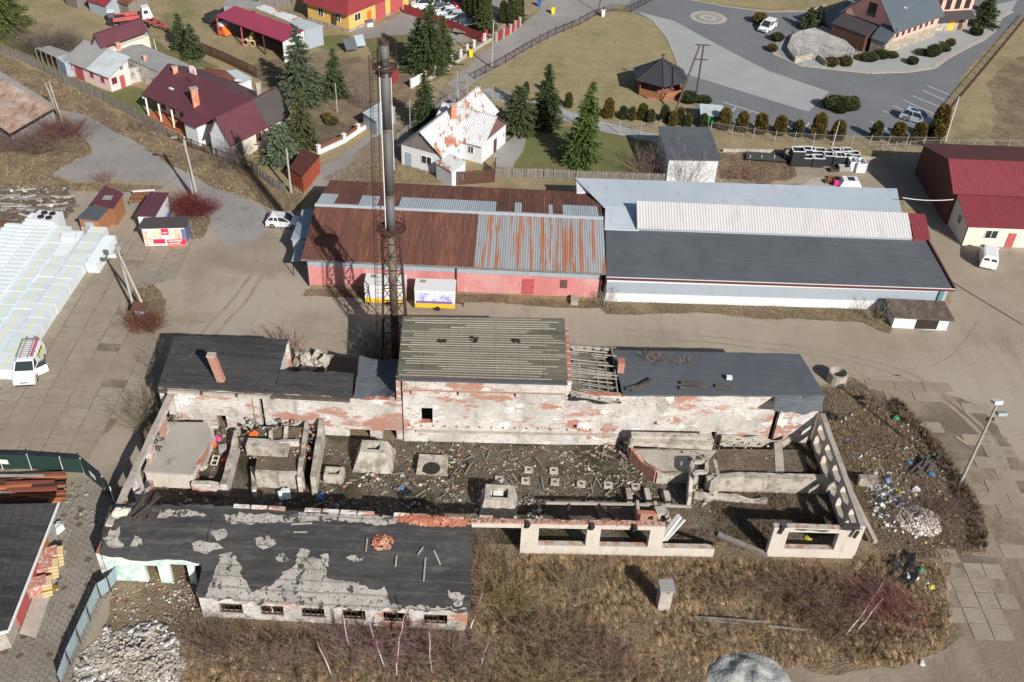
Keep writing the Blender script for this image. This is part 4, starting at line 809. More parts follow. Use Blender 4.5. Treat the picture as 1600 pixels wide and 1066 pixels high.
# newer grey sheets patched in along the ridge of the back slope
a_,b_,c_,d_ = Vector((x0 - .45,ry(x0) + .05,hR + .05)),Vector((x1 + .2,ry(x1) + .05,hR + .05)),Vector((x1 + .1,fy(x1) + Wd + .3,hE + .05)),Vector((x0 - .4,fy(x0) + Wd + .3,hE + .05))
for u0,u1,v1 in ((.0,.06,.42),(.145,.21,.42),(.285,.48,.42),(.48,.625,.42),(.69,.715,.42),(.81,.825,.4),(.86,.985,.42)):
  corr([a_.lerp(b_,u0),a_.lerp(b_,u1),a_.lerp(b_,u1).lerp(d_.lerp(c_,u1),v1),a_.lerp(b_,u0).lerp(d_.lerp(c_,u0),v1)],.26,.035,K['greysheet'],PW,name='patch_sheet',sheets=max(1,round((u1 - u0) * 30)))
mb = MB(); mb.slab([(x0 - .5,ry(x0) - .35,hR + .03),(x1 + .22,ry(x1) - .35,hR + .03),(x1 + .22,ry(x1) + .05,hR + .11),(x0 - .5,ry(x0) + .05,hR + .11)],.03); mb.slab([(x0 - .5,ry(x0) + .05,hR + .11),(x1 + .22,ry(x1) + .05,hR + .11),(x1 + .22,ry(x1) + .4,hR + .04),(x0 - .5,ry(x0) + .4,hR + .04)],.03); mb.build('ridge_cap',K['greysheet'],PW)
mb = MB(); bar(mb,(x0 - .5,fy(x0) - .58,hE - .12),(x1 + .3,fy(x1) - .58,hE - .12),.14,.12); mb.build('gutter',K['wood'],PW)
for xx,nm in ((x0,'gable'),(x1,'gable')):
  mb = MB(); y_ = fy(xx); A_ = [(xx - .06,y_ + .1,hE - .2),(xx - .06,y_ + Wd - .1,hE - .2),(xx - .06,y_ + Wd / 2,hR - .12)]; B_ = [(p[0] + .12,p[1],p[2]) for p in A_]
  mb.add(A_ + B_,[(0,2,1),(3,4,5),(0,1,4,3),(1,2,5,4),(2,0,3,5)]); mb.build(nm,K['greywall'],PW)
mb = MB(); mb.box((6.55,fy(6.5) - .9,0),.8,1.3,.5); mb.build('concrete_step',K['concrete'],PW)
# lean-to at the left end
LT = thing('lean_to','small grey sheet lean-to against the left end of the rusty warehouse','lean-to',(-24,96,0))
P_ = [W(494,312,3.2),W(484,348,3.0)]
mb = MB(); mb.slab([(-25.3,94.0,2.7),(-23.0,94.0,3.0),(-23.0,100.5,3.0),(-25.3,100.5,2.7)],.08); mb.build('roof',K['bluefelt'] if False else K['greywall'],LT)
mb = MB(); mb.prism([(-25.15,94.1),(-23.1,94.1),(-23.1,100.3),(-25.15,100.3)],0,2.6); mb.build('wall',K['greywall'],LT)
mb = MB(); mb.slab([(-24.6,90.6,2.1),(-23.0,90.6,2.3),(-23.0,93.9,2.3),(-24.6,93.9,2.1)],.06); mb.build('canopy',K['greywall'],LT)
for x,y in ((-24.5,90.8),): mb = MB(); mb.tube((x,y,0),(x,y,2.1),.05); mb.build('post',K['black'],LT)
# ---------------------------------------------------------------- white warehouse
WW = thing('white_warehouse','long white and grey warehouse with a flat dark roof and a pale raised ridge strip','warehouse',(28,98,0))
A = Vector((9.9,89.2,0)); Bq = Vector((47.2,90.7,0)); wy = lambda x: lerp(A.y,Bq.y,(x - A.x) / (Bq.x - A.x))
mb = MB(); mb.prism([(A.x,A.y + .05),(Bq.x - .05,Bq.y + .05),(46.6,98.2),(44.5,110.2),(10.0,108.9)],0,3.0); mb.build('wall_core',K['whitewall'],WW)
mb = MB()
for z0,z1,d_,nm in ((.0,1.15,.06,0),(1.15,2.6,.03,1),(2.6,3.25,.06,0)):
  mb.hexa([(A.x,A.y - d_,z0),(Bq.x,Bq.y - d_,z0),(Bq.x,Bq.y + .06,z0),(A.x,A.y + .06,z0)],[(A.x,A.y - d_,z1 - .01),(Bq.x,Bq.y - d_,z1 - .01),(Bq.x,Bq.y + .06,z1 - .01),(A.x,A.y + .06,z1 - .01)],nm)
mb.build('front_wall',[K['whitewall'],K['greywall']],WW)
mb = MB(); mb.box((46.5,90.5,0),.5,.1,3.1,.04); mb.build('corner_post',mat('teal pipe',(.1,.22,.25),.6),WW)
mb = MB(); mb.slab([(9.7,88.75,3.42),(47.55,90.3,3.25),(46.7,98.35,4.3),(9.9,96.9,4.5)],.16); mb.build('felt_roof',K['bluefelt'],WW)
K['maroon_trim'] = mat('maroon trim',(.11,.03,.03),.6)
mb = MB(); bar(mb,(9.7,88.66,3.38),(47.6,90.2,3.21),.12,.3); mb.build('fascia',K['maroon_trim'],WW)
mb = MB(); bar(mb,(9.7,88.62,3.56),(47.6,90.16,3.39),.1,.05); mb.build('fascia_strip',K['white'],WW)
mb = MB(); bar(mb,(47.62,90.2,3.3),(46.75,98.35,4.38),.16,.3); mb.build('verge_trim',K['maroon_trim'],WW)
K['paleroof'] = mat('pale blue roof sheet',(.46,.52,.58),.5,[('noise',.15,(1,.6,1),(.52,.57,.62),.42,.62),('noise',.9,(1,.3,1),(.33,.38,.42),.55,.7,.7),('lap',.5,I3,(.36,.41,.46),.95,.99,.6),('noise',3,(1,.3,1),(.3,.3,.3),.62,.74,.5)],spec=.4)
mb = MB(); mb.slab([(9.75,96.7,4.56),(13.6,96.85,4.56),(13.6,101.5,4.75),(10,101.4,4.75)],.1); mb.slab([(7.6 if False else 9.8,101.3,4.76),(44.9,102.3,4.76),(46.6,110.6,4.2),(6.6,108.9,4.2)],.12); mb.build('rear_roof',K['paleroof'],WW)
mb = MB(); mb.prism([(6.8,105.6),(9.7,105.8),(9.8,108.7),(6.8,108.6)],0,4.1); mb.build('rear_wall',K['whitewall'],WW)
K['palecorr'] = mat('pale corrugated strip',(.52,.51,.51),.6,[('noise',.5,(1,.3,1),(.42,.4,.39),.5,.7,.7),('noise',2.5,(2,.2,1),(.36,.34,.32),.58,.72,.5)],rnd=.02)
corr([(13.4,96.9,4.75),(44.9,98.15,4.6),(44.9,101.6,5.95),(13.4,100.6,6.2)],.3,.04,K['palecorr'],WW,name='ridge_sheet',sheets=32)
mb = MB(); mb.prism([(13.45,97.0),(13.5,100.5),(44.8,101.5),(44.8,98.3)],4.3,4.62);
for xx,ya,yb,zt in ((13.5,97.0,100.55,6.08),(44.8,98.25,101.5,5.85)):
  mb.add([(xx,ya,4.3),(xx,yb,4.3),(xx,yb,zt),(xx,ya,4.68),(xx + .08,ya,4.3),(xx + .08,yb,4.3),(xx + .08,yb,zt),(xx + .08,ya,4.68)],[(0,3,2,1),(4,5,6,7),(0,4,7,3),(1,2,6,5)])
mb.hexa([(13.5,100.5,4.3),(44.8,101.45,4.3),(44.8,101.55,4.3),(13.5,100.6,4.3)],[(13.5,100.5,6.1),(44.8,101.45,5.88),(44.8,101.55,5.88),(13.5,100.6,6.1)])
mb.build('ridge_wall',K['greywall'],WW)
K['redsheet'] = mat('red corrugated sheet',(.185,.033,.043),.65,[('noise',.3,(1,.5,1),(.17,.03,.04),.45,.7),('noise',3,(1,.4,1),(.3,.06,.07),.55,.75,.5)],rnd=.05)
corr([(45.0,98.1,4.66),(46.95,98.2,4.66),(46.95,101.6,5.9),(45.0,101.6,5.9)],.3,.04,K['redsheet'],WW,name='red_end_sheet',sheets=2)
mb = MB(); mb.prism([(45.0,98.2),(46.8,98.3),(46.8,101.5),(45,101.5)],0,4.6); mb.build('end_wall',K['redsheet'],WW)
# small white shed in front of its right end
q = [W(1393,512),W(1478,517)]
SH = thing('small_shed','low white shed with a mouldering brown flat roof before the white warehouse','shed',(q[0].x,q[0].y,0))
wall('wall',(q[0].x,q[0].y),(q[1].x,q[1].y),1.45,2.4,[],[K['whitewall']] * 2,SH)
mb = MB(); mb.slab([(q[0].x - .3,q[0].y - .3,1.6),(q[1].x + .4,q[1].y - .3,1.6),(q[1].x + .1,q[1].y + 2.8,1.95),(q[0].x - .6,q[0].y + 2.7,1.95)],.12); mb.build('roof',mat('mouldering roof',(.1,.075,.065),.9,[('noise',.9,I3,(.17,.14,.12),.5,.65),('noise',9,I3,(.5,.48,.45),.72,.76),('noise',2,I3,(.04,.035,.03),.55,.65)],(6,.6,.06)),SH)
mb = MB(); mb.box((lerp(q[0].x,q[1].x,.64),lerp(q[0].y,q[1].y,.64) - .02,.1),2.6,.06,1.2,.04); mb.build('opening',K['dark_and_shade'],SH)
# ---------------------------------------------------------------- houses, sheds, hotel
def frame3(A,B,C):
  A,B,C = [Vector((p[0],p[1],0)) for p in (A,B,C)]; u = (B - A); Lu = u.length; u.normalize(); v = Vector((-u.y,u.x,0))
  if (C - B).dot(v) < 0: v = -v
  return A,u,Lu,v,(C - B).dot(v)
def quadsolid(mb,pts,zs,z0=0,m=0):
  b = [Vector((p.x,p.y,z0)) for p in pts]; t = [Vector((p.x,p.y,z)) for p,z in zip(pts,zs)]
  n = (b[1] - b[0]).cross(b[2] - b[1]).z
  if n < 0: b = b[::-1]; t = t[::-1]
  mb.hexa(b,t,m)
def win(root,fr,side,t,z,w_,h_,glass=None,frame=None,d=.07):
  """window on side 0 (A-B), 1 (B-C), 2 (D-A); t = distance of its centre along that side"""
  A,u,Lu,v,Lv = fr
  if side == 0: o,e,n = A,u,-v
  elif side == 1: o,e,n = A + u * Lu,v,u
  else: o,e,n = A,v,-u
  c = o + e * t; mb = MB(); f = .08
  def q(mb,a0,a1,z0,z1,d0,d1,m=0):
    p = [c + e * a0 + n * d0,c + e * a1 + n * d0,c + e * a1 + n * d1,c + e * a0 + n * d1]
    quadsolid(mb,p,[z1] * 4,z0,m)
  q(mb,-w_ / 2,w_ / 2,z,z + f,.0,d); q(mb,-w_ / 2,w_ / 2,z + h_ - f,z + h_,0,d); q(mb,-w_ / 2,-w_ / 2 + f,z + f,z + h_ - f,0,d); q(mb,w_ / 2 - f,w_ / 2,z + f,z + h_ - f,0,d)
  q(mb,-.03,.03,z + f,z + h_ - f,0,d)
  o_ = mb.build('window',frame or K['white'],root); m2 = MB(); q(m2,-w_ / 2 + f,w_ / 2 - f,z + f,z + h_ - f,-.02,.03); m2.build('pane',glass or K['darkglass'],o_); return o_
def doorp(root,fr,side,t,w_,h_,m,nm='door',z=0.05):
  A,u,Lu,v,Lv = fr
  if side == 0: o,e,n = A,u,-v
  elif side == 1: o,e,n = A + u * Lu,v,u
  else: o,e,n = A,v,-u
  c = o + e * t; mb = MB(); quadsolid(mb,[c - e * w_ / 2,c + e * w_ / 2,c + e * w_ / 2 + n * .07,c - e * w_ / 2 + n * .07],[z + h_] * 4,z); return mb.build(nm,m,root)
def mono(root,fr,hf,hb,wm,rm,oh=.35,roofname='roof',sheets=None,th=.12):
  A,u,Lu,v,Lv = fr; P_ = [A,A + u * Lu,A + u * Lu + v * Lv,A + v * Lv]
  mb = MB(); quadsolid(mb,P_,[hf,hf,hb,hb]); mb.build('wall',wm,root)
  s = (hb - hf) / Lv; Q = [A - u * oh - v * oh,A + u * (Lu + oh) - v * oh,A + u * (Lu + oh) + v * (Lv + oh),A - u * oh + v * (Lv + oh)]
  z = [hf - s * oh + th,hf - s * oh + th,hb + s * oh + th,hb + s * oh + th]; T_ = [Vector((p.x,p.y,q)) for p,q in zip(Q,z)]
  if sheets: corr(T_,.3,.03,rm,root,sheets=sheets)
  else: mb = MB(); mb.slab(T_,th - .02); mb.build(roofname,rm,root)
def gable(root,fr,h,hr,wm,rm,ridge='u',oh=.4,gm=None,sheets=None,th=.14,rm2=None):
  A,u,Lu,v,Lv = fr
  if ridge == 'v': A,u,Lu,v,Lv = A + u * Lu,v,Lv,-u,Lu
  P_ = [A,A + u * Lu,A + u * Lu + v * Lv,A + v * Lv]; mb = MB(); quadsolid(mb,P_,[h] * 4); mb.build('wall',wm,root)
  for e in (0,Lu):
    a,b,c = A + u * (e + (.02 if e == 0 else -.02)),A + u * (e + (.02 if e == 0 else -.02)) + v * Lv,A + u * (e + (.02 if e == 0 else -.02)) + v * Lv / 2
    i = u * (.15 if e == 0 else -.15); V = [Vector((*a.xy,h)),Vector((*b.xy,h)),Vector((*c.xy,hr))]; V += [p + i for p in V]
    mb = MB(); mb.add(V,[(0,1,2),(5,4,3),(0,3,4,1),(1,4,5,2),(2,5,3,0)]); mb.build('gable',gm or wm,root)
  s = (hr - h) / (Lv / 2); R0,R1 = A + v * Lv / 2 - u * oh,A + v * Lv / 2 + u * (Lu + oh); up = Vector((0,0,th + .02))
  for k,(E0,E1) in enumerate(((A - u * oh - v * oh,A + u * (Lu + oh) - v * oh),(A - u * oh + v * (Lv + oh),A + u * (Lu + oh) + v * (Lv + oh)))):
    T_ = [Vector((*E0.xy,h - s * oh)) + up,Vector((*E1.xy,h - s * oh)) + up,Vector((*R1.xy,hr)) + up,Vector((*R0.xy,hr)) + up]
    r_ = rm2 if (k and rm2) else rm
    if sheets: corr(T_,.3,.03,r_,root,sheets=sheets)
    else: mb = MB(); mb.slab(T_,th); mb.build('roof',r_,root)
  mb = MB(); bar(mb,Vector((*R0.xy,hr + th + .04)),Vector((*R1.xy,hr + th + .04)),.3,.06); mb.build('ridge_cap',rm,root)
def W2(*p): return W(*p)
def chimney(root,p,z0,z1,s=.6,cap=True,m=None):
  mb = MB(); mb.box((p[0],p[1],z0),s,s * .8,z1 - z0,.5); mb.build('chimney',m or K['brickpiece'],root)
  if cap: mb = MB(); mb.box((p[0],p[1],z1),s * 1.2,s,.1,.5); mb.build('chimney_cap',K['concrete'],root)
K['maroon'] = mat('maroon sheet roof',(.115,.04,.052),.45,[('noise',.3,I3,(.10,.035,.045),.4,.7),('noise',3,(1,1,1),(.14,.055,.065),.6,.8,.5)],spec=.4)
K['pinkhouse'] = mat('pale pink render',(.72,.56,.54),.85,[('noise',.8,I3,(.64,.48,.46),.5,.75,.6)])
K['lightroof'] = mat('pale grey-blue sheet roof',(.43,.48,.5),.55,[('noise',.3,I3,(.34,.35,.34),.5,.65),('noise',3,I3,(.38,.28,.22),.66,.74,.8)])
K['greysheet2'] = mat('dull grey sheet roof',(.26,.26,.255),.75,[('noise',.5,I3,(.32,.31,.3),.4,.7),('noise',1.5,(1,1,1),(.18,.17,.16),.55,.75,.6)])
K['stonewall'] = mat('patchy old render wall',(.45,.42,.38),.95,[('noise',1.2,I3,(.2,.18,.16),.5,.62),('noise',5,I3,(.6,.57,.53),.6,.75,.6)],(6,.6,.06))
K['crimson'] = mat('crimson sheet roof',(.33,.045,.085),.5,[('noise',.2,I3,(.3,.04,.075),.4,.7)],spec=.4)
K['yellowwall'] = mat('yellow render',(.68,.42,.13),.9,[('noise',.7,I3,(.6,.36,.11),.5,.75,.6)])
K['redroof'] = mat('red sheet roof',(.25,.04,.045),.6,[('noise',.5,I3,(.2,.035,.04),.45,.7),('noise',3,I3,(.33,.1,.09),.64,.76,.6)])
K['whiterust'] = mat('white sheet with rust streaks',(.56,.58,.59),.6,[('noise',.55,(1,.5,.4),(.36,.14,.07),.53,.57),('noise',3,(1.6,.5,.5),(.33,.15,.09),.58,.62,.9),('noise',9,I3,(.3,.16,.1),.6,.66,.8),('noise',1,I3,(.52,.54,.55),.5,.7,.6)])
K['boards'] = mat('grey boarded gable',(.2,.18,.165),.9,[('noise',3,(3,3,.2),(.11,.095,.085),.45,.65)])
K['brownrust'] = mat('brown rusty sheet',(.15,.06,.04),.8,[('noise',.8,I3,(.22,.09,.05),.45,.7)])
K['slate'] = mat('blue-grey tile roof',(.085,.105,.125),.55,[('noise',.4,I3,(.1,.12,.14),.45,.7),('noise',5,(1,1,1),(.06,.075,.09),.5,.8,.5)],spec=.4)
K['hotelpink'] = mat('pink hotel render',(.78,.40,.34),.85,[('noise',.6,I3,(.72,.36,.3),.5,.8,.5)])
K['stoneclad'] = mat('stone cladding',(.36,.3,.23),.9,[('cell',2.2,I3,(.5,.45,.37),.2,.8,.7),('vor',2.2,I3,(.12,.1,.08),.02,.07),('noise',6,I3,(.22,.18,.14),.5,.8,.5)],(10,.5,.05))
K['cream'] = mat('cream render',(.68,.63,.52),.85,[('noise',.8,I3,(.62,.56,.42),.5,.75,.6)])
K['darkwood'] = mat('brown boarded wall',(.1,.05,.035),.8)
K['orange'] = mat('orange paint',(.75,.16,.03),.55)
# pink outbuilding
fr = frame3(W(109,117),W(175,144),W(207,132)); t = thing('pink_outbuilding','pale pink outbuilding with a grey and pale blue lean roof and red doors','outbuilding',fr[0])
mono(t,fr,2.4,3.9,K['pinkhouse'],K['greysheet2'],.35); A,u,Lu,v,Lv = fr
s_ = 1.5 / Lv; Q = [(A + u * (Lu * .52) - v * .36,2.4 - .36 * s_ + .13),(A + u * (Lu + .36) - v * .36,2.4 - .36 * s_ + .13),(A + u * (Lu + .36) + v * (Lv + .36),3.9 + .36 * s_ + .13),(A + u * (Lu * .52) + v * (Lv + .36),3.9 + .36 * s_ + .13)]
corr([Vector((p.x,p.y,z)) for p,z in Q],.3,.03,K['lightroof'],t,sheets=6)
doorp(t,fr,0,2.7,1.9,2.0,K['reddoor'],'gate'); doorp(t,fr,1,2.1,.8,1.8,K['reddoor']); win(t,fr,0,5.6,1.1,.8,.8,frame=K['reddoor']); win(t,fr,0,8.0,1.0,.8,.8,frame=K['reddoor']); win(t,fr,0,.7,1.0,.8,.8,frame=K['reddoor']); win(t,fr,1,.75,1.0,.9,1,frame=K['reddoor']); win(t,fr,1,2.3,2.6,.7,.7)
# open shed to its left
P_ = [W(54.5,75,2.3),W(87.5,89.5,2.3),W(109,82.5,2.3),W(79,71.5,2.3)]
t = thing('open_shed','low open wooden shed with a grey felt roof beside the pink outbuilding','shed',(P_[0].x,P_[0].y,0)); mb = MB(); mb.slab(P_,.1); mb.build('roof',K['greysheet2'],t)
for i in range(5): p = P_[0].lerp(P_[1],i / 4); mb = MB(); mb.box((p.x,p.y,0),.12,.12,2.2); mb.build('post',K['wood'],t)
q0,q1 = P_[0] + (P_[3] - P_[0]) * .4,P_[1] + (P_[2] - P_[1]) * .4; mb = MB(); bar(mb,(q0.x,q0.y,1.1),(q1.x,q1.y,1.1),.1,2.2); mb.build('back_wall',K['darkwood'],t)
P_ = [W(88,90,2.2),W(101,100,2.2),W(112,93,2.6),W(104,84,2.6)]; t = thing('blue_lean_to','blue-grey sheet lean-to between the open shed and the pink outbuilding','lean-to',(P_[0].x,P_[0].y,0))
mb = MB(); mb.slab(P_,.08); mb.build('roof',K['lightroof'],t); mb = MB(); quadsolid(mb,[p.lerp((P_[0] + P_[2]) / 2,.06) for p in P_],[2.1,2.1,2.4,2.4]); mb.build('wall',K['greywall'],t)
# helper: gable house from the ridge and one eave
def fromroof(R0,R1,E0,E1,root,wm,rm,inset=.35,gm=None,sheets=None,thick=.14,rm2=None):
  R0,R1,E0,E1 = [W(*p) for p in (R0,R1,E0,E1)]; u = (R1 - R0); u.z = 0; u.normalize(); v = Vector((u.y,-u.x,0))
  if (E0 - R0).dot(v) < 0: v = -v
  half = ((E0 - R0).dot(v) + (E1 - R1).dot(v)) / 2; Lu = (R1 - R0).dot(u); hr,he = R0.z,E0.z
  A = Vector((R0.x,R0.y,0)) + v * (half - inset) + u * inset; fr = (A,u,Lu - 2 * inset,-v,2 * (half - inset)); gable(root,fr,he,hr - .15,wm,rm,'u',inset,gm,sheets,thick,rm2)
  return fr
t = thing('barn_house','small barn house with a plain dark maroon gable roof','barn',tuple(W(190,75)))
fr = fromroof((146,54,6),(220,28,6),(159,73,3.6),(243,60,3.6),t,K['cream'],K['maroon'],gm=K['greywall']); mb = MB(); p = W(243,62,3.4); mb.tube((p.x,p.y,0),(p.x - .3,p.y,3.5),.05); mb.build('downpipe',K['white'],t)
P_ = [W(160,73.5,3.3),W(222,69,3.3),W(302,104,3.0),W(248,112,3.0)]; t = thing('flat_outbuilding','long outbuilding with a weathered grey sheet roof behind the pink outbuilding','outbuilding',(P_[0].x,P_[0].y,0))
mb = MB(); mb.slab(P_,.12); mb.build('roof',K['greysheet2'],t); cc = sum(P_,Vector()) / 4; mb = MB(); quadsolid(mb,[p.lerp(cc,.05) for p in P_],[3.15,3.15,2.85,2.85]); mb.build('wall',K['stonewall'],t)
chimney(t,W(186,78,3.3),3.2,4.3); chimney(t,W(227,93,3.3),3.0,3.9,.5)
a,b = W(205,131),W(239,124); mb = MB(); mb.hexa([a,b,b + Vector((.2,.5,0)),a + Vector((.2,.5,0))],[a + Vector((0,0,2.3)),b + Vector((0,0,2.3)),b + Vector((.2,.5,2.3)),a + Vector((.2,.5,2.3))]); mb.build('stone_wall',K['stonewall'],t)
# the big maroon house
t = thing('maroon_house','rambling one-storey house with maroon roofs, a porch and two brick chimneys','house',tuple(W(300,190)))
pts = [(262,99,6.0),(391,155,6.0),(306,199,3.0)]; T3 = [W(*p) for p in pts]; n_ = (T3[1] - T3[0]).cross(T3[2] - T3[0]).normalized()
fp = [onplane(x,y,T3[0],n_,0) for x,y in ((262,99),(391,155),(306,199),(281,188),(289,177),(221,146.5))]
mb = MB(); mb.slab(fp,.14); mb.build('roof',K['maroon'],t)
uu = (T3[1] - T3[0]).normalized(); vv = Vector((-uu.y,uu.x,0)); bk = [T3[0],T3[1],T3[1] + vv * 6 - Vector((0,0,2.8)),T3[0] + vv * 6 - Vector((0,0,2.8))]; mb = MB(); mb.slab(bk,.14); mb.build('rear_roof',K['maroon'],t)
ft = [Vector((p.x,p.y,0)) for p in fp]; body = [ft[5] + vv * 2.2 + uu * .5,ft[4] + vv * 2.2,ft[4] + vv * .3,ft[3] + vv * .4 + uu * .3,ft[2] + vv * .4 - uu * .4,Vector((*bk[2].xy,0)) - vv * .5 - uu * .5,Vector((*bk[3].xy,0)) - vv * .5 + uu * .5]
mb = MB(); mb.prism([(p.x,p.y) for p in body],0,2.75); mb.build('wall',K['whitewall'],t)
for E_,ridge in ((T3[1] - uu * .4,0),(T3[0] + uu * .5,1)):     # gable infill
  e_ = [E_ - Vector((0,0,.2)),Vector((*(E_ - vv * 5.2).xy,3.2)),Vector((*(E_ - vv * 5.2).xy,2.6)),Vector((*(E_ + vv * 5.4).xy,2.6)),Vector((*(E_ + vv * 5.4).xy,3.0))]
  mb = MB(); mb.add(e_ + [p - uu * .15 for p in e_],[(0,1,2,3,4),(9,8,7,6,5)] + [(i,5 + i,5 + (i + 1) % 5,(i + 1) % 5) for i in range(5)]); mb.build('gable',K['whitewall'],t)
for i in range(4):
  p = ft[5].lerp(ft[4],.04 + i * .3) + vv * .25; mb = MB(); mb.box((p.x,p.y,0.3),.22,.22,2.6,.4); mb.build('porch_post',K['cream'],t)
for i in range(4):
  p = ft[5].lerp(ft[4],.14 + i * .22) + vv * 2.15; mb = MB(); mb.box((p.x,p.y,.8),.9,.08,1.5,math.atan2(uu.y,uu.x)); mb.build('window',K['darkglass'],t)
mb = MB(); fl = [ft[5],ft[4],ft[4] + vv * 2.3,ft[5] + vv * 2.3]; quadsolid(mb,fl,[.3] * 4); mb.build('porch_floor',mat('terracotta floor',(.4,.13,.06),.8),t)
chimney(t,onplane(306.5,164,T3[0],n_),3.6,6.6,.9); chimney(t,onplane(274,113,T3[0],n_),4.6,6.4,.7)
p = onplane(306.5,148,T3[0],n_); mb = MB(); mb.tube((p.x + .2,p.y,5),(p.x + .1,p.y,8.5),.03,n=4)
for k in range(4): bar(mb,(p.x - .3,p.y,7.6 + .2 * k),(p.x + .5,p.y,7.6 + .2 * k),.03,.03)
mb.build('aerial',K['iron'],t)
p = onplane(269,139,T3[0],n_,.03); mb = MB(); bar(mb,p - uu * .5,p + uu * .3,.5,.08); mb.build('roof_window',K['white'],t)
p = T3[0].lerp(T3[1],.33) + Vector((0,0,.1)); mb = MB()
for k in range(7): bar(mb,p + uu * (k * .2 - .7) + Vector((0,0,0)),p + uu * (k * .2 - .7) + Vector((0,0,.9 + .25 * math.sin(k * .5))),.18,.1)
mb.build('roof_ornament',K['pinkhouse'],t)
# its wing
t2 = thing('wing_house','gabled cottage wing, half maroon roof and half dark grey roof, cream and white front','house',tuple(W(400,215)))
fr = fromroof((336,183,6),(432,137,6),(364.5,222.6,3),(454,175,3),t2,K['whitewall'],K['maroon']); A,u,Lu,v,Lv = fr
he,hr_ = 3 - .0,5.85; s_ = (hr_ - he) / (Lv / 2); x_ = Lu * .6
Q = [(A + u * x_ - v * .38,he - .35 * s_ + .18),(A + u * (Lu + .4) - v * .38,he - .35 * s_ + .18),(A + u * (Lu + .4) + v * Lv / 2,hr_ + .2),(A + u * x_ + v * Lv / 2,hr_ + .2)]
mb = MB(); mb.slab([Vector((p.x,p.y,z)) for p,z in Q],.03); mb.build('dark_roof',mat('dark brown-grey roof',(.065,.055,.052),.7,[('noise',.5,I3,(.08,.07,.065),.4,.7)]),t2)
mb = MB(); quadsolid(mb,[A - v * .02,A + u * Lu * .6 - v * .02,A + u * Lu * .6 + v * .1,A + v * .1],[2.9] * 4); mb.build('cream_front',K['cream'],t2)
for i,x in enumerate((.14,.46,.68,.9)): win(t2,fr,0,Lu * x,1.0,.95,1.3,frame=K['reddoor'] if i in (1,2) else K['white'])
chimney(t2,W(404,143,5.5),4.8,6.6,.6,m=K['concrete'])
# rusty annex behind
P_ = [W(300,118,3.2),W(321,104.5,3.4),W(352,111,3.4),W(345,131,3.2)]; t = thing('rusty_annex','flat annex with red rusty and grey sheets behind the maroon house','annex',(P_[0].x,P_[0].y,0))
corr([W(330,131,3.3),W(375,129,3.1),W(352,110,3.4),W(318,104,3.5)],.3,.03,K['brownrust'],t,sheets=7); corr([W(376,129,3.1),W(394,122,3.1),W(370,109,3.3),W(353,110.5,3.3)],.3,.03,K['lightroof'],t,sheets=3)
mb = MB(); P_ = [W(335,133,3),W(377,130.5,3),W(392,123,3),W(353,113,3),W(325,107,3)]; mb.prism([(p.x,p.y) for p in P_],0,2.85); mb.build('wall',K['whitewall'],t)
p = W(372,126,3.6); mb = MB(); mb.lathe((p.x,p.y,3.5),[(.1,0),(.5,.12),(.55,.16)],14); o = mb.build('satellite_dish',K['white'],t)
# carport
P_ = [W(337,25,3.5),W(442,65,3.5),W(475,47,3.5),W(367,9,3.5)]; t = thing('red_carport','open carport with a crimson sheet roof in the meadow','carport',(P_[0].x,P_[0].y,0))
m_ = lambda a,b: (P_[a] + P_[b]) / 2
mid0,mid1 = P_[0].lerp(P_[1],.36),P_[3].lerp(P_[2],.4)
mb = MB(); mb.slab([P_[0],mid0,mid1,P_[3]],.1); mb.build('roof',K['crimson'],t); mb = MB(); mb.slab([mid0,P_[1],P_[2],mid1],.1); mb.build('roof',K['crimson'],t)
for i in (0,.37,.7,.99):
  p = P_[0].lerp(P_[1],i); mb = MB(); mb.box((p.x + .1,p.y + .2,0),.18,.18,3.4); mb.build('post',K['reddoor'] if i < .5 else K['iron'],t)
def vwall(mb,a,b,h,th=.1,m=0,z0=0):
  d = (b - a); d.z = 0; d.normalize(); n = Vector((-d.y,d.x,0)) * th; quadsolid(mb,[a,b,b + n,a + n],[h] * 4,z0,m)
mb = MB(); vwall(mb,P_[1] * 1,P_[2] * 1,3.35); mb.build('side_wall',K['whitewall'],t); mb = MB(); vwall(mb,P_[3] * 1,P_[2] * 1,3.35); mb.build('back_wall',K['darkwood'],t)
P_ = [W(452,34.5,3.2),W(474,48.5,3.2),W(505,40,3.2),W(468,28,3.2)]; t = thing('grey_shed','pale grey sheet shed joined to the back of the crimson carport','shed',(P_[1].x,P_[1].y,0))
mb = MB(); mb.slab(P_,.1); mb.build('roof',K['lightroof'],t); mb = MB(); cc = sum(P_,Vector()) / 4; quadsolid(mb,[p.lerp(cc,.04) for p in P_],[3.05] * 4); mb.build('wall',K['greywall'],t)
corr([W(398,12,3.3),W(452,34,3.2),W(472,28,3.2),W(412,7,3.3)],.9,.02,K['whiterust'],t,sheets=14)
P_ = [W(350,6,3.6),W(392,14,3.4),W(408,3,3.6),W(395,-3,3.6),W(348,-2,3.6)]; mb = MB(); mb.slab([W(348,6,3.4),W(398,13,3.4),W(412,3,3.4),W(360,-4,3.4)],.1); mb.build('back_roof',K['greysheet2'],t); mb = MB(); a,b = W(349,7,3.2),W(366,10,3.2); vwall(mb,a,b,3.1); mb.build('back_wall',K['greywall'],t)
# grey barn wall at the top edge
a,b = W(404,11),W(455,11); t = thing('board_barn','grey boarded barn wall at the top edge beside the yellow house','barn',tuple(a)); mb = MB(); fr = frame3(a,b,b + Vector((0,8,0))); gable(t,fr,3.2,5.5,K['boards'],K['greysheet2'])
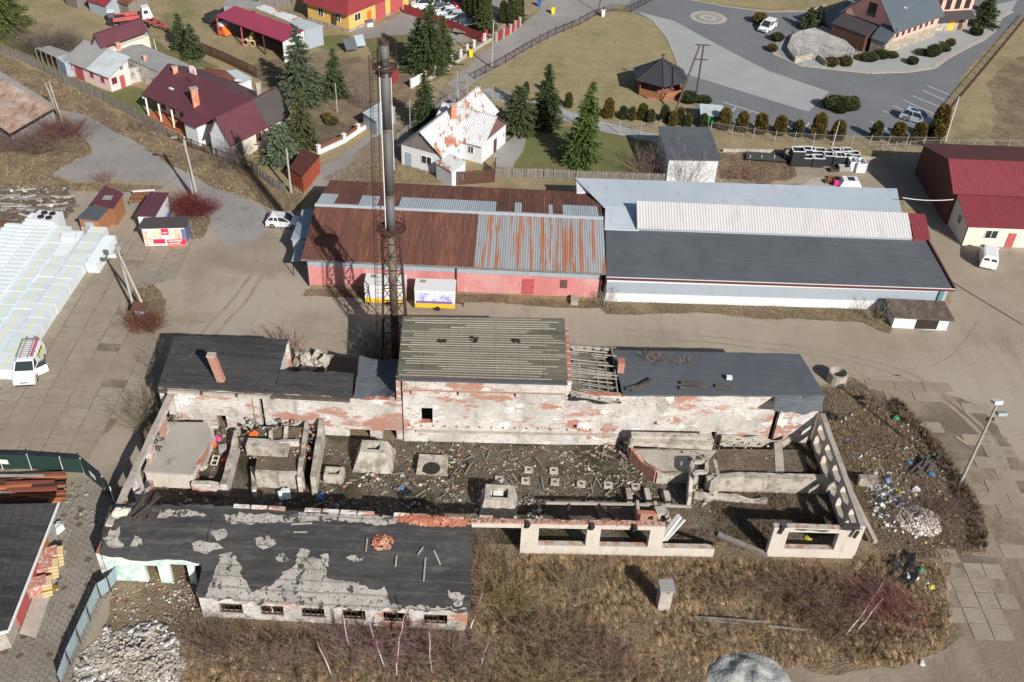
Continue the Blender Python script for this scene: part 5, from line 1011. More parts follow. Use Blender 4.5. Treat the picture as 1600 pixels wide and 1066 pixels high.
# yellow house
fr = frame3(W(482,31),W(546,51),W(632,19)); A,u,Lu,v,Lv = fr; Lv = 16; fr = (A,u,Lu,v,Lv); t = thing('yellow_house','yellow rendered house with a large red mansard roof and red garage doors','house',tuple(A))
P_ = [A,A + u * Lu,A + u * Lu + v * Lv,A + v * Lv]; mb = MB(); quadsolid(mb,P_,[3.4] * 4,.5); mb.build('wall',K['yellowwall'],t); mb = MB(); quadsolid(mb,[p.lerp(sum(P_,Vector()) / 4,-.01) for p in P_],[.55] * 4); mb.build('plinth',K['stoneclad'],t)
cc = sum(P_,Vector()) / 4; b_ = [p.lerp(cc,-.09) for p in P_]; tt = [p.lerp(cc,.22) for p in P_]
mb = MB(); bb = [Vector((*p.xy,3.1)) for p in b_]; t4 = [Vector((*p.xy,6.8)) for p in tt]; mb.hexa(bb,t4); t5 = [Vector((*p.lerp(cc,.85).xy,8)) for p in tt]; mb.hexa([p + Vector((0,0,.01)) for p in t4],t5); mb.build('roof',K['redroof'],t)
for x in (3,6.8): win(t,fr,0,x,1.3,1.2,1.4)
doorp(t,fr,0,Lu - 3.3,1.1,2.2,K['darkwood']); win(t,fr,1,2.2,1.4,1.6,1.3); doorp(t,fr,1,5.2,1.0,2.2,K['orange']); doorp(t,fr,1,8.2,2.6,2.9,K['reddoor'],'garage_door'); doorp(t,fr,1,12.6,3.4,3.1,K['reddoor'],'garage_door'); doorp(t,fr,0,Lu - .7,.1,.1,K['reddoor'],'bell_box')
# white house with rust-streaked roof
t = thing('white_house','white cottage with a cross-gabled white roof streaked with rust','house',tuple(W(700,260)))
fr = fromroof((656,207,5.5),(747.5,136,5.5),(693.5,247.5,2.8),(777,174,2.8),t,K['whitewall'],K['whiterust'],gm=K['boards'],sheets=18)
A,u,Lu,v,Lv = fr; win(t,fr,2,Lv * .38,1.0,1.6,1.2); doorp(t,fr,2,Lv * .82,.9,1.9,K['greywall']); win(t,fr,0,2.2,1.2,.6,.8); win(t,fr,0,4.4,1.2,.6,.8)
R1 = W(775.5,178.3,5.5); c_ = R1 - (-v) * 0;
gfr_u = -v * -1
# cross wing: ridge perpendicular to the main ridge
E0,E1 = W(755,229,2.8),W(796.5,194,2.8); uw = (E1 - E0); uw.z = 0; Lw = uw.length; uw.normalize(); pv = -v;
base = Vector((E0.x,E0.y,0)) + uw * .35 - pv * .4; fr2 = (base,uw,Lw - .7,-pv,7.5); gable(t,fr2,2.78,5.3,K['whitewall'],K['whiterust'],'v',.4,gm=mat('maroon boarded gable',(.16,.09,.08),.9),sheets=7)
doorp(t,fr2,0,Lw * .5,.8,1.9,K['darkwood']); win(t,fr2,0,Lw * .82,1.1,.6,.9); win(t,fr2,2,1.6,1.1,.9,1.1)
chimney(t,W(708,178,5.4),4.8,6.7,.8)
P_ = [W(680,254,2.4),W(706,269.5,2.4),W(729,253.5,2.4),W(704,240,2.4)]; t = thing('white_shed','small white shed with rusty sheets set against the white cottage','shed',(P_[1].x,P_[1].y,0)); mb = MB(); corr([P_[0],P_[1],P_[2],P_[3]],.3,.03,K['whiterust'],t,sheets=3); cc = sum(P_,Vector()) / 4; quadsolid(mb,[p.lerp(cc,.07) for p in P_],[2.3] * 4); mb.build('wall',K['whitewall'],t)
# brown garage
P_ = [W(452,262,2.4),W(472,276,2.4),W(500,243,2.4),W(472,232,2.4)]; t = thing('brown_garage','small rust brown sheet garage beside the gravel lane','garage',(P_[1].x,P_[1].y,0)); mb = MB(); mb.slab(P_,.1); mb.build('roof',mat('brown roof',(.09,.03,.025),.7),t); cc = sum(P_,Vector()) / 4; mb = MB(); quadsolid(mb,[p.lerp(cc,.05) for p in P_],[2.28] * 4); mb.build('wall',mat('rust brown wall',(.3,.07,.035),.7),t)
P_ = [W(566,176,2.3),W(588,190,2.3),W(618,168,2.3),W(600,156,2.3)]; t = thing('blue_grey_garage','blue-grey sheet garage by the lane beneath the tall chimney','garage',(P_[1].x,P_[1].y,0)); mb = MB(); mb.slab(P_,.08); mb.build('roof',K['lightroof'],t); cc = sum(P_,Vector()) / 4; mb = MB(); quadsolid(mb,[p.lerp(cc,.05) for p in P_],[2.2] * 4); mb.build('wall',K['greywall'],t)
P_ = [W(598,106,2.3),W(610,112,2.3),W(623,103,2.3),W(611,97,2.3)]; t = thing('red_shed','little red garden shed with a pale blue roof behind the tall chimney','shed',(P_[1].x,P_[1].y,0)); mb = MB(); mb.slab(P_,.08); mb.build('roof',K['lightroof'],t); cc = sum(P_,Vector()) / 4; mb = MB(); quadsolid(mb,[p.lerp(cc,.07) for p in P_],[2.2] * 4); mb.build('wall',K['redroof'],t)
for (x,y,w_,d_,rm,wm,nm,lb) in ((141,8,4.4,3.5,K['redroof'],K['greywall'],'garden_hut','pale blue hut with a faded red roof in the meadow'),(174,6,4.6,4.5,K['brownrust'],K['wood'],'garden_hut','ramshackle brown roofed hut in the meadow'),(104,-2,3,3,K['greysheet2'],K['boards'],'garden_hut','grey board hut at the top edge of the meadow')):
  o = W(x,y + 10); a = Vector((.85,-.5,0)).normalized(); t = thing(nm,lb,'hut',tuple(o)); fr = frame3(o,o + a * w_,o + a * w_ + Vector((.5,.85,0)) * d_); gable(t,fr,2,2.9,wm,rm,'u',.25)
# gazebo
gc = W(1032,118,2.5); t = thing('gazebo','six-sided wooden gazebo with a dark tiled pointed roof on the hotel lawn','gazebo',(gc.x,gc.y,0)); r = 4.5; pk = 5.1
ga = [math.radians(-88 + 60 * k) for k in range(6)]
for k in range(6):
  a0,a1 = ga[k],ga[(k + 1) % 6]; c0 = Vector((gc.x + r * math.cos(a0),gc.y + r * math.sin(a0),2.5)); c1 = Vector((gc.x + r * math.cos(a1),gc.y + r * math.sin(a1),2.5)); p_ = Vector((gc.x,gc.y,pk))
  mb = MB()
  for j in range(11):
    v0,v1 = j / 11,(j + 1) / 11 + .01;
    q = [c0.lerp(p_,v0) + Vector((0,0,.06)),c1.lerp(p_,v0) + Vector((0,0,.06)),c1.lerp(p_,min(1,v1)),c0.lerp(p_,min(1,v1))]
    if j < 10: mb.hexa([x - Vector((0,0,.05)) for x in q],q)
    else: mb.add([q[0],q[1],p_ + Vector((0,0,.03))],[(0,1,2)])
  mb.build('roof',mat('graphite tile',(.045,.046,.052),.45,spec=.5) if k == 0 else bpy.data.materials['graphite tile'],t)
  mb = MB(); bar(mb,c0 + Vector((0,0,.08)),p_ + Vector((0,0,.12)),.16,.1); mb.build('hip_cap',bpy.data.materials['graphite tile'],t)
  d0 = Vector((gc.x + 3.7 * math.cos(a0),gc.y + 3.7 * math.sin(a0),0)); d1 = Vector((gc.x + 3.7 * math.cos(a1),gc.y + 3.7 * math.sin(a1),0))
  mb = MB(); mb.box(d0,.2,.2,2.6,a0); mb.build('post',K['brownrust'],t)
  for j in range(4):
    mb = MB(); bar(mb,d0 + Vector((0,0,.25 + j * .26)),d1 + Vector((0,0,.25 + j * .26)),.1,.2); mb.build('side_board',mat('orange brown timber',(.3,.13,.06),.75,rnd=.15) if k == 0 and j == 0 else bpy.data.materials['orange brown timber'],t)
mb = MB(); mb.lathe((gc.x,gc.y,pk + .05),[(.12,0),(.05,.5),(.3,.55),(.3,.62),(.04,.7)],8); mb.build('finial',K['iron'],t)
mb = MB(); mb.lathe((gc.x,gc.y,0.04),[(3.9,0),(3.9,.2)],6); mb.build('floor',mat('reddish paving',(.3,.14,.11),.85),t)
# grey-roofed block by the storage yard
fr = frame3(W(1040,286),W(1116,287),W(1117,255)); A,u,Lu,v,Lv = fr; t = thing('grey_roof_block','white block building with a plain grey sloping roof behind the white warehouse','outbuilding',tuple(A))
mono(t,(A,u,Lu,v,7.6),3.5,4.1,K['whitewall'],K['bluefelt'],.3)
mb = MB(); mb.box((A.x + 4.2,A.y + .45,2.6),2.2,.08,.35,.1); mb.build('sign_board',mat('beige board',(.45,.4,.33),.8),t)
# red hall on the right
t = thing('red_hall','large hall with red sheet roofs, dark maroon gable and a cream front','hall',(54,105,0))
mb = MB(); quadsolid(mb,[Vector((53.6,109.9,0)),Vector((90,111,0)),Vector((90,124.5,0)),Vector((53.6,123.2,0))],[4.2,4.2,4.2,4.2]); mb.build('wall',K['maroon_trim'],t)
mb = MB(); mb.add([(53.58,109.9,4.2),(53.58,123.2,4.2),(53.58,113.8,6.8),(53.75,109.9,4.2),(53.75,123.2,4.2),(53.75,113.8,6.8)],[(0,2,1),(3,4,5),(0,3,5,2),(2,5,4,1)]); mb.build('gable',K['maroon_trim'],t)
corr([(53.1,109.4,4.5),(90,110.5,4.5),(90,115,7.05),(53.0,113.7,7.05)],.35,.04,K['redsheet'],t,sheets=26)
mb = MB(); mb.slab([(53.0,113.72,7.05),(90,115.02,7.05),(90,125,4.2),(53.0,123.7,4.2)],.1); mb.build('rear_roof',K['maroon_trim'],t)
fr = frame3((54.1,104.9),(90,106.0),(90,111.0)); A,u,Lu,v,Lv = fr; mono(t,fr,2.7,4.3,K['cream'],K['redsheet'],.25,sheets=30)
K['creamwall'] = K['cream']
win(t,fr,0,3.1,1.1,1.6,1.2); win(t,fr,0,8.7,1.1,1.2,.9); doorp(t,fr,0,5.7,.95,1.9,K['reddoor']); win(t,fr,2,2.5,1.6,.9,1.2); mb = MB(); mb.tube((54.0,104.75,0),(54.0,104.75,2.6),.07); mb.build('downpipe',K['black'],t)
# hotel
t = thing('pink_hotel','pink hotel with blue-grey tiled gables, stone plinth and dormer windows','hotel',tuple(W(1386,82)))
A_,B_,C_ = W(1312,56),W(1386,84),W(1446,50); fr = frame3(A_,B_,C_); A,u,Lu,v,Lv = fr; Lv = 14.5; fr = (A,u,Lu,v,Lv)
mb = MB(); P_ = [A,A + u * Lu,A + u * Lu + v * Lv,A + v * Lv]; quadsolid(mb,P_,[4.6] * 4,1.9); mb.build('upper_wall',K['hotelpink'],t); mb = MB(); quadsolid(mb,[p.lerp(sum(P_,Vector()) / 4,-.01) for p in P_],[1.9] * 4); mb.build('stone_plinth',K['stoneclad'],t)
e0 = A - u * .0; G = [Vector((*A.xy,4.6)),Vector((*(A + u * Lu).xy,4.6)),Vector((*(A + u * Lu / 2).xy,9.6))]; mb = MB(); mb.add(G + [p + v * .2 for p in G],[(0,1,2),(5,4,3),(1,4,5,2),(2,5,3,0)]); mb.build('gable',K['hotelpink'],t)
for a,b,sgn in ((A - u * .9,A + u * Lu / 2,1),(A + u * (Lu + .9),A + u * Lu / 2,-1)):
  T_ = [Vector((*(a - v * .8).xy,3.9)),Vector((*(a + v * Lv).xy,3.9)),Vector((*(b + v * Lv).xy,9.9)),Vector((*(b - v * .8).xy,9.9))]
  mb = MB()
  for j in range(24):
    q0,q1 = T_[0].lerp(T_[3],j / 24),T_[1].lerp(T_[2],j / 24); r0,r1 = T_[0].lerp(T_[3],(j + 1) / 24),T_[1].lerp(T_[2],(j + 1) / 24); L4 = [q0 + Vector((0,0,.06)),q1 + Vector((0,0,.06)),r1,r0]
    mb.slab(L4,.12)
  mb.build('roof',K['slate'],t)
ff = (A,u,Lu,v,Lv)
win(t,ff,0,Lu * .5,5.0,1.6,2.2,frame=K['iron']); mb = MB(); c_ = A + u * Lu * .5 - v * .5; bar(mb,c_ - u * 1.2 + Vector((0,0,5.7)),c_ + u * 1.2 + Vector((0,0,5.7)),.05,.05)
for k in range(9): bar(mb,c_ + u * (k * .3 - 1.2) + Vector((0,0,4.8)),c_ + u * (k * .3 - 1.2) + Vector((0,0,5.7)),.03,.03)
mb.build('balcony_rail',K['iron'],t)
Pp = [A - v * 3.2 - u * .3,A + u * (Lu * .72) - v * 3.2,A + u * (Lu * .72) - v * .05,A - u * .3 - v * .05]; mb = MB(); mb.slab([Vector((*Pp[0].xy,2.9)),Vector((*Pp[1].xy,2.9)),Vector((*Pp[2].xy,4.1)),Vector((*Pp[3].xy,4.1))],.15); mb.build('porch_roof',mat('dark porch sheet',(.06,.055,.06),.6),t)
mb = MB(); quadsolid(mb,[p.lerp(sum(Pp,Vector()) / 4,.06) for p in Pp],[2.85,2.85,3.5,3.5]); mb.build('porch',K['darkwood'],t)
Pp = [A + u * (Lu * .76) - v * 2.6,A + u * (Lu + .8) - v * 2.6,A + u * (Lu + .8) + v * 0,A + u * (Lu * .76)]; mb = MB(); mb.slab([Vector((*Pp[0].xy,2.6)),Vector((*Pp[1].xy,2.6)),Vector((*Pp[2].xy,4.6)),Vector((*Pp[3].xy,4.6))],.15); mb.build('corner_roof',K['slate'],t); mb = MB(); quadsolid(mb,[p.lerp(sum(Pp,Vector()) / 4,.12) for p in Pp],[2.5,2.5,3.4,3.4]); mb.build('corner_bay',K['stoneclad'],t)
for k in range(7): win(t,ff,1,1.6 + k * 1.8,2.5,.8,1.3,frame=K['brownrust'])
mb = MB(); p = A + u * (Lu * .78) + v * 5 + Vector((0,0,6.4 + .15)); mb.box(p,1.1,1.4,.12,.6,tilt=(.3,.3)); mb.build('roof_window',K['white'],t)
# front wing of the hotel, facing the courtyard
A2,B2 = W(1443,50),W(1508,46); fr = frame3(A2,B2,B2 + Vector((-.5,8,0))); A,u,Lu,v,Lv = fr; gable(t,fr,6.2,10,K['hotelpink'],K['slate'])
mb = MB(); quadsolid(mb,[A - v * .06,A + u * Lu - v * .06,A + u * Lu + v * .1,A + v * .1],[2.7] * 4); mb.build('stone_plinth',K['stoneclad'],t)
for k in range(4): win(t,fr,0,1.5 + k * 1.95,3.9,1.1,1.7,frame=K['iron'])
mb = MB(); a,b = A - v * 1.9,A + u * Lu - v * 1.9; mb.slab([Vector((*a.xy,2.7)),Vector((*b.xy,2.7)),Vector((*(b + v * 1.9).xy,3.6)),Vector((*(a + v * 1.9).xy,3.6))],.12); mb.build('awning',bpy.data.materials['dark porch sheet'],t)
for k in range(3): win(t,fr,0,.9 + k * 1.1,.3,1.0,1.9,glass=K['greywall'],d=.16)
doorp(t,fr,0,Lu * .62,1.2,2.2,mat('warm yellow door',(.8,.42,.05),.6),'door')  # door in a plain warm yellow colour
doorp(t,fr,0,Lu * .84,.9,2.0,K['darkwood'],'door')
# stone terrace before the hotel
TP = [(1250.7,48),(1286,40.5),(1321.6,63),(1337,78.5),(1332,94),(1291,96),(1278.5,85),(1263,85),(1243,91),(1230,73),(1238,54)]
t = thing('stone_terrace','raised stone terrace with an iron railing and steps in front of the pink hotel','terrace',tuple(W(1280,90))); P_ = PX(TP,.9); mb = MB(); mb.prism([(p.x,p.y) for p in P_],0,.9,0,1)
mb.build('terrace_body',[K['stoneclad'],mat('flagstones',(.36,.35,.33),.85,[('vor',1.1,I3,(.16,.15,.14),.02,.06),('cell',1.1,I3,(.46,.45,.43),.3,.9,.7),('noise',.5,I3,(.5,.49,.48),.5,.65,.7)])],t)
for k in range(4):
  a,b = W(1263,85.5),W(1278.5,85.5); mb = MB(); d = Vector((.15,-1,0)) * (.35 * k + .18); mb.hexa([a + d,b + d,b + d * 1 + Vector((0,.4,0)),a + d + Vector((0,.4,0))],[p + Vector((0,0,.75 - .2 * k)) for p in (a + d,b + d,b + d + Vector((0,.4,0)),a + d + Vector((0,.4,0)))]); mb.build('step',K['kerb'],t)
for i in list(range(3,6)) + list(range(7,10)):
  mb = MB(); a,b = P_[i],P_[i + 1]; n = max(2,int((b - a).length / .8))
  for zz in (.5,1.0): bar(mb,a + Vector((0,0,zz)),b + Vector((0,0,zz)),.04,.04)
  for k in range(n + 1): q = a.lerp(b,k / n); bar(mb,q,q + Vector((0,0,1.15)),.035,.035)
  mb.build('railing',K['iron'],t)
# building at the lower left with black felt roof
R4 = [W(-60,1000,2.9),W(12,984,2.9),W(90,786,3.4),W(-60,790,3.4)]; t = thing('workshop','low workshop with a black standing-seam felt roof and faded red doors','workshop',(R4[1].x,R4[1].y,0))
for i in range(9):
  a0,a1 = i / 9 + .003,(i + 1) / 9 - .003; q = [R4[0].lerp(R4[1],a0),R4[0].lerp(R4[1],a1),R4[3].lerp(R4[2],a1),R4[3].lerp(R4[2],a0)]; mb = MB(); mb.slab(q,.1); bar(mb,q[1] + Vector((0,0,.03)),q[2] + Vector((0,0,.03)),.07,.09); mb.build('roof_strip',K['bitumen'],t)
mb = MB(); bar(mb,R4[1] + Vector((.1,0,-.03)),R4[2] + Vector((.1,0,-.03)),.12,.2); bar(mb,R4[0] + Vector((0,-.1,-.03)),R4[1] + Vector((0.1,-.1,-.03)),.12,.2); mb.build('fascia',K['white'],t)
ww = [Vector((R4[0].x,R4[0].y + .5,0)),Vector((R4[1].x - .7,R4[1].y + .5,0)),Vector((R4[2].x - .7,R4[2].y - .3,0)),Vector((R4[3].x,R4[3].y - .3,0))]; mb = MB(); quadsolid(mb,ww,[2.75,2.75,3.2,3.2]); mb.build('wall',K['concrete'],t)
for (t0,t1,m_,z1) in ((.16,.36,K['reddoor'],2.2),(.5,.62,K['reddoor'],2.1),(.72,.84,mat('rusty orange door',(.35,.17,.06),.8,[('noise',2,I3,(.22,.1,.05),.5,.7)]),2.3)):
  p,q = ww[1].lerp(ww[2],t0),ww[1].lerp(ww[2],t1); mb = MB(); vwall(mb,Vector((p.x + .12,p.y,0)),Vector((q.x + .12,q.y,0)),z1,.1); mb.build('door',m_,t)
q = ww[1].lerp(ww[2],.4); mb = MB(); a,b = ww[1] + Vector((.1,1.2,0)),ww[1].lerp(ww[2],.86) + Vector((.1,0,0)); quadsolid(mb,[a,a + Vector((1.3,-.3,0)),b + Vector((1.2,-.2,0)),b],[.2] * 4); mb.build('concrete_apron',K['concrete'],t)
# kiosks in the left yard
K['plankorange'] = mat('orange planks',(.33,.15,.075),.8,[('noise',2,(1,1,3),(.3,.14,.07),.45,.7)])
def kiosk(name,lb,roofpx,z,wm,rm,hback=0,cat='kiosk',inset=.12,zw=None):
  P_ = [W(x,y,z + (hback if i >= 2 else 0)) for i,(x,y) in enumerate(roofpx)]; t = thing(name,lb,cat,(P_[0].x,P_[0].y,0)); mb = MB(); mb.slab(P_,.1); mb.build('roof',rm,t)
  cc = sum(P_,Vector()) / 4; q = [p.lerp(cc,inset) for p in P_]; mb = MB(); quadsolid(mb,q,[p.z - .1 for p in P_]); mb.build('wall',wm,t); return t,q
t,q = kiosk('kiosk','wooden kiosk with a maroon roof patched in grey',[(143,317),(177,325.5),(193,302),(164.5,289.5)],2.6,K['plankorange'],K['maroon'])
p = W(168.5,309,2.62); mb = MB(); mb.box((p.x,p.y,2.62),1.0,.9,.05); mb.build('roof_patch',K['greysheet2'],t)
t,q = kiosk('kiosk','small wooden kiosk with a dark blue-grey roof and a brick base',[(119.5,340.5),(152.5,344.5),(170,325.5),(142,320)],2.3,K['plankorange'],K['bluefelt'])
a,b = q[0],q[1]; mb = MB(); vwall(mb,Vector((a.x,a.y - .06,0)),Vector((b.x,b.y - .06,0)),1.0,.1); mb.build('brick_base',K['stonewall'],t); mb = MB(); c_ = (a + b) / 2; mb.box((c_.x,c_.y - .06,1.1),1.0,.06,.7); mb.build('window',K['greywall'],t)
t,q = kiosk('kiosk','white kiosk with a long maroon roof behind the advertising kiosk',[(211,337),(242.5,338),(264,301),(233.5,300)],2.7,K['whitewall'],K['maroon']);
a,b = q[1],q[2]; mb = MB(); vwall(mb,Vector((b.x + .08,b.y,0)),Vector((a.x + .08,a.y,0)),.6,.06); mb.build('blue_skirt',mat('blue band',(.07,.13,.4),.6),t)
t,q = kiosk('kiosk','advertising kiosk with a red and white poster front and dark roof',[(215.5,357),(291,355),(297,337.5),(226,340)],2.5,K['white'],mat('dark brown-grey roof sheet',(.075,.06,.06),.7),cat='kiosk')
a,b = q[0],q[1]; d = (b - a); d.z = 0; Lk = d.length; d.normalize(); nn = Vector((d.y,-d.x,0))
def panel(u0,u1,z0,z1,m,nm='poster',off=.05,par=t):
  p,r_ = a + d * (Lk * u0) + nn * off,a + d * (Lk * u1) + nn * off; mb = MB(); quadsolid(mb,[p,r_,r_ + nn * .02,p + nn * .02],[z1] * 4,z0); return mb.build(nm,m,par)
adred = mat('poster red',(.65,.03,.08),.5); adgreen = mat('poster pale green',(.5,.62,.42),.6); adbeige = mat('poster beige',(.66,.52,.42),.6,[('noise',3,I3,(.5,.25,.2),.5,.6),('noise',4,I3,(.3,.35,.5),.6,.66)]); adblue = mat('poster blue',(.12,.14,.3),.6)
panel(.01,.12,.15,2.2,adbeige); panel(.45,.62,1.5,2.3,adred,off=.07); panel(.22,.39,1.05,2.1,adgreen); panel(.39,.45,1.0,2.1,adbeige); panel(.63,.76,1.0,2.1,adgreen); panel(.77,.92,.9,2.2,adbeige); panel(.92,1.0,.6,2.2,adblue); panel(.22,.5,.35,.95,adred); panel(.14,.2,.3,1.2,adbeige); panel(.55,1.0,.15,.85,adred,off=.075); panel(.5,.9,.9,1.0,adbeige)
for (u0,u1,z0,z1) in ((.48,.59,1.75,1.87),): panel(u0,u1,z0,z1,K['white'],'lettering',.1)
# the lettering is too small to read in the photograph: bright word-shaped bars
rngk = random.Random(4)
for z,n in ((.6,9),(.27,8)):
  x = .58
  for k in range(n):
    w_ = rngk.uniform(.018,.045); panel(x,x + w_,z,z + .15,K['white'],'lettering',.1); x += w_ + .006
panel(.6,.98,-.0 + .02,.14,K['orange'],'step_board',.25)
a,b = q[1],q[2]; mb = MB(); vwall(mb,Vector((b.x + .05,b.y,.2)),Vector((a.x + .05,a.y,.2)),2.1,.04,z0=.3); mb.build('poster',adblue,t)
# lattice of timber racks between the kiosks
t = thing('timber_rack','stack of orange timber frames lying between the kiosks','timber stack',tuple(W(215,314)))
for i in range(10):
  mb = MB(); bar(mb,W(203 + i * 2.4,314,.8),W(210 + i * 2.4,300,.8),.07,.07); mb.build('slat',K['plankorange'],t)
for y,x0,x1 in ((314,201,227),(307,205,231),(300,209,236)): mb = MB(); bar(mb,W(x0,y,.7),W(x1,y,.7),.12,.12); mb.build('rail',K['plankorange'],t)
for x,y in ((203,315),(226,315),(209,301),(234,301)): p = W(x,y,.7); mb = MB(); mb.box((p.x,p.y,0),.12,.12,.7); mb.build('leg',K['wood'],t)
a,b = W(207,299,1),W(242,297,1); mb = MB(); bar(mb,a,b,.3,.1); mb.build('white_board',K['white'],t)
# cooling unit
P_ = [W(47,342,2.2),W(84,347.5,2.2),W(98,331,2.2),W(60,328,2.2)]; t = thing('cooling_unit','white box cooling unit with four black fans on top','cooling unit',(P_[0].x,P_[0].y,0)); mb = MB(); quadsolid(mb,P_,[2.2] * 4,.2); mb.build('casing',K['whitewall'],t); cc = sum(P_,Vector()) / 4
for i in range(2):
  for j in range(2):
    p = P_[0].lerp(P_[1],.35 + i * .33).lerp(P_[3].lerp(P_[2],.35 + i * .33),.3 + j * .42); mb = MB(); mb.lathe((p.x,p.y,2.2),[(.36,0),(.36,.14),(.3,.14),(.28,.04)],14); o = mb.build('fan',K['black'],t); mb = MB()
    for k in range(4): mb.box((p.x,p.y,2.3),.5,.06,.02,k * .8)
    mb.build('fan_blade',K['iron'],o)
P_ = [W(-10,352,1.2),W(14,356,1.2),W(20,346,1.2),W(-4,343,1.2)]; t = thing('crate_box','pale blue crate with a rust brown lid at the left edge','crate',(P_[0].x,P_[0].y,0)); mb = MB(); quadsolid(mb,P_,[1.1] * 4); mb.build('box',K['greywall'],t); mb = MB(); mb.slab([p.lerp(P_[0],0) for p in P_],.08); mb.build('lid',K['brownrust'],t)
# ---------------------------------------------------------------- polystyrene block stacks
K['eps'] = mat('white polystyrene',(.6,.65,.67),.7,[('noise',1.2,I3,(.54,.59,.62),.5,.75,.6)],rnd=.05)
K['yellowtape'] = mat('yellow marking',(.75,.68,.1),.6)
def blockproto(wx,ly,h):
  mb = MB(); mb.box((0,0,0),wx,ly - .05,h); a = mb.build('foam_block',K['eps'],loc=(0,0,0)); m2 = MB(); m2.box((0.05,0,h),.13,ly * .62,.012); m2.build('yellow_mark',K['yellowtape'],a); return a
rng = random.Random(8)
rows = [(-48.0,71.6,96.5,1.9,1.25,'outermost row nearest the open yard'),(-50.0,70.5,90.0,1.85,1.3,'second row from the open yard'),(-51.8,71,96.6,1.8,1.4,'third row from the open yard')]
tp = blockproto(1.86,1.16,1.25); tp['group'] = 'white foam blocks lined up in rows'; tp['category'] = 'foam block'
for xr,ya,yb,w_,h_,lb in rows:
  y = ya
  while y < yb:
    place(tp,(xr + rng.uniform(-.04,.04),y,.03),rng.uniform(-.012,.012),(w_ / 1.86,1,(h_ + rng.uniform(-.03,.05)) / 1.25),'large white foam block with a yellow mark on top, ' + lb); y += 1.17
def ribpack(x0,y0,y1,w_,h_,lb,lean=.0,pitch=.16):
  t = thing('foam_board_pack',lb,'foam boards',(x0,y0,0),'packs of upright white foam boards'); n = int((y1 - y0) / pitch); k = 0; mb = MB(); mb.box((x0,(y0 + y1) / 2,.02),w_ * .96,y1 - y0,h_ * .9)
  mb.build('core',K['eps'],t)
  mb = MB()
  for i in range(n): mb.box((x0 + .03 * math.sin(i * 1.7),y0 + (i + .5) * pitch,.02),w_ + .05 * math.sin(i * 2.3),pitch * .62,h_ + .06 * math.sin(i * 1.3),.0,tilt=(lean,0))
  mb.build('foam_board',K['eps'],t,kind='stuff'); return t
ribpack(-53.6,78,97.5,1.7,1.75,'long pack of upright white foam boards left of the marked rows'); ribpack(-55.4,80,98,1.6,1.9,'outer left pack of upright white foam boards'); ribpack(-57.3,82,96,1.7,1.7,'farthest left pack of upright white foam boards')
ribpack(-50.0,90.6,95.5,1.6,1.5,'short pack of leaning white foam boards closing the second row',.25); ribpack(-46.2,89.3,95.2,1.3,1.3,'short separate pack of white foam boards beside the end of the rows',.2)
c = W(107,372,1.6); mb = MB(); mb.box((c.x,c.y,1.3),1.5,1.0,.7,.2,tilt=(.1,.1)); mb.build('foam_block',K['eps'],loc=(c.x,c.y,1.3),label='loose white foam block lying crooked on top of the stacks',cat='foam block')
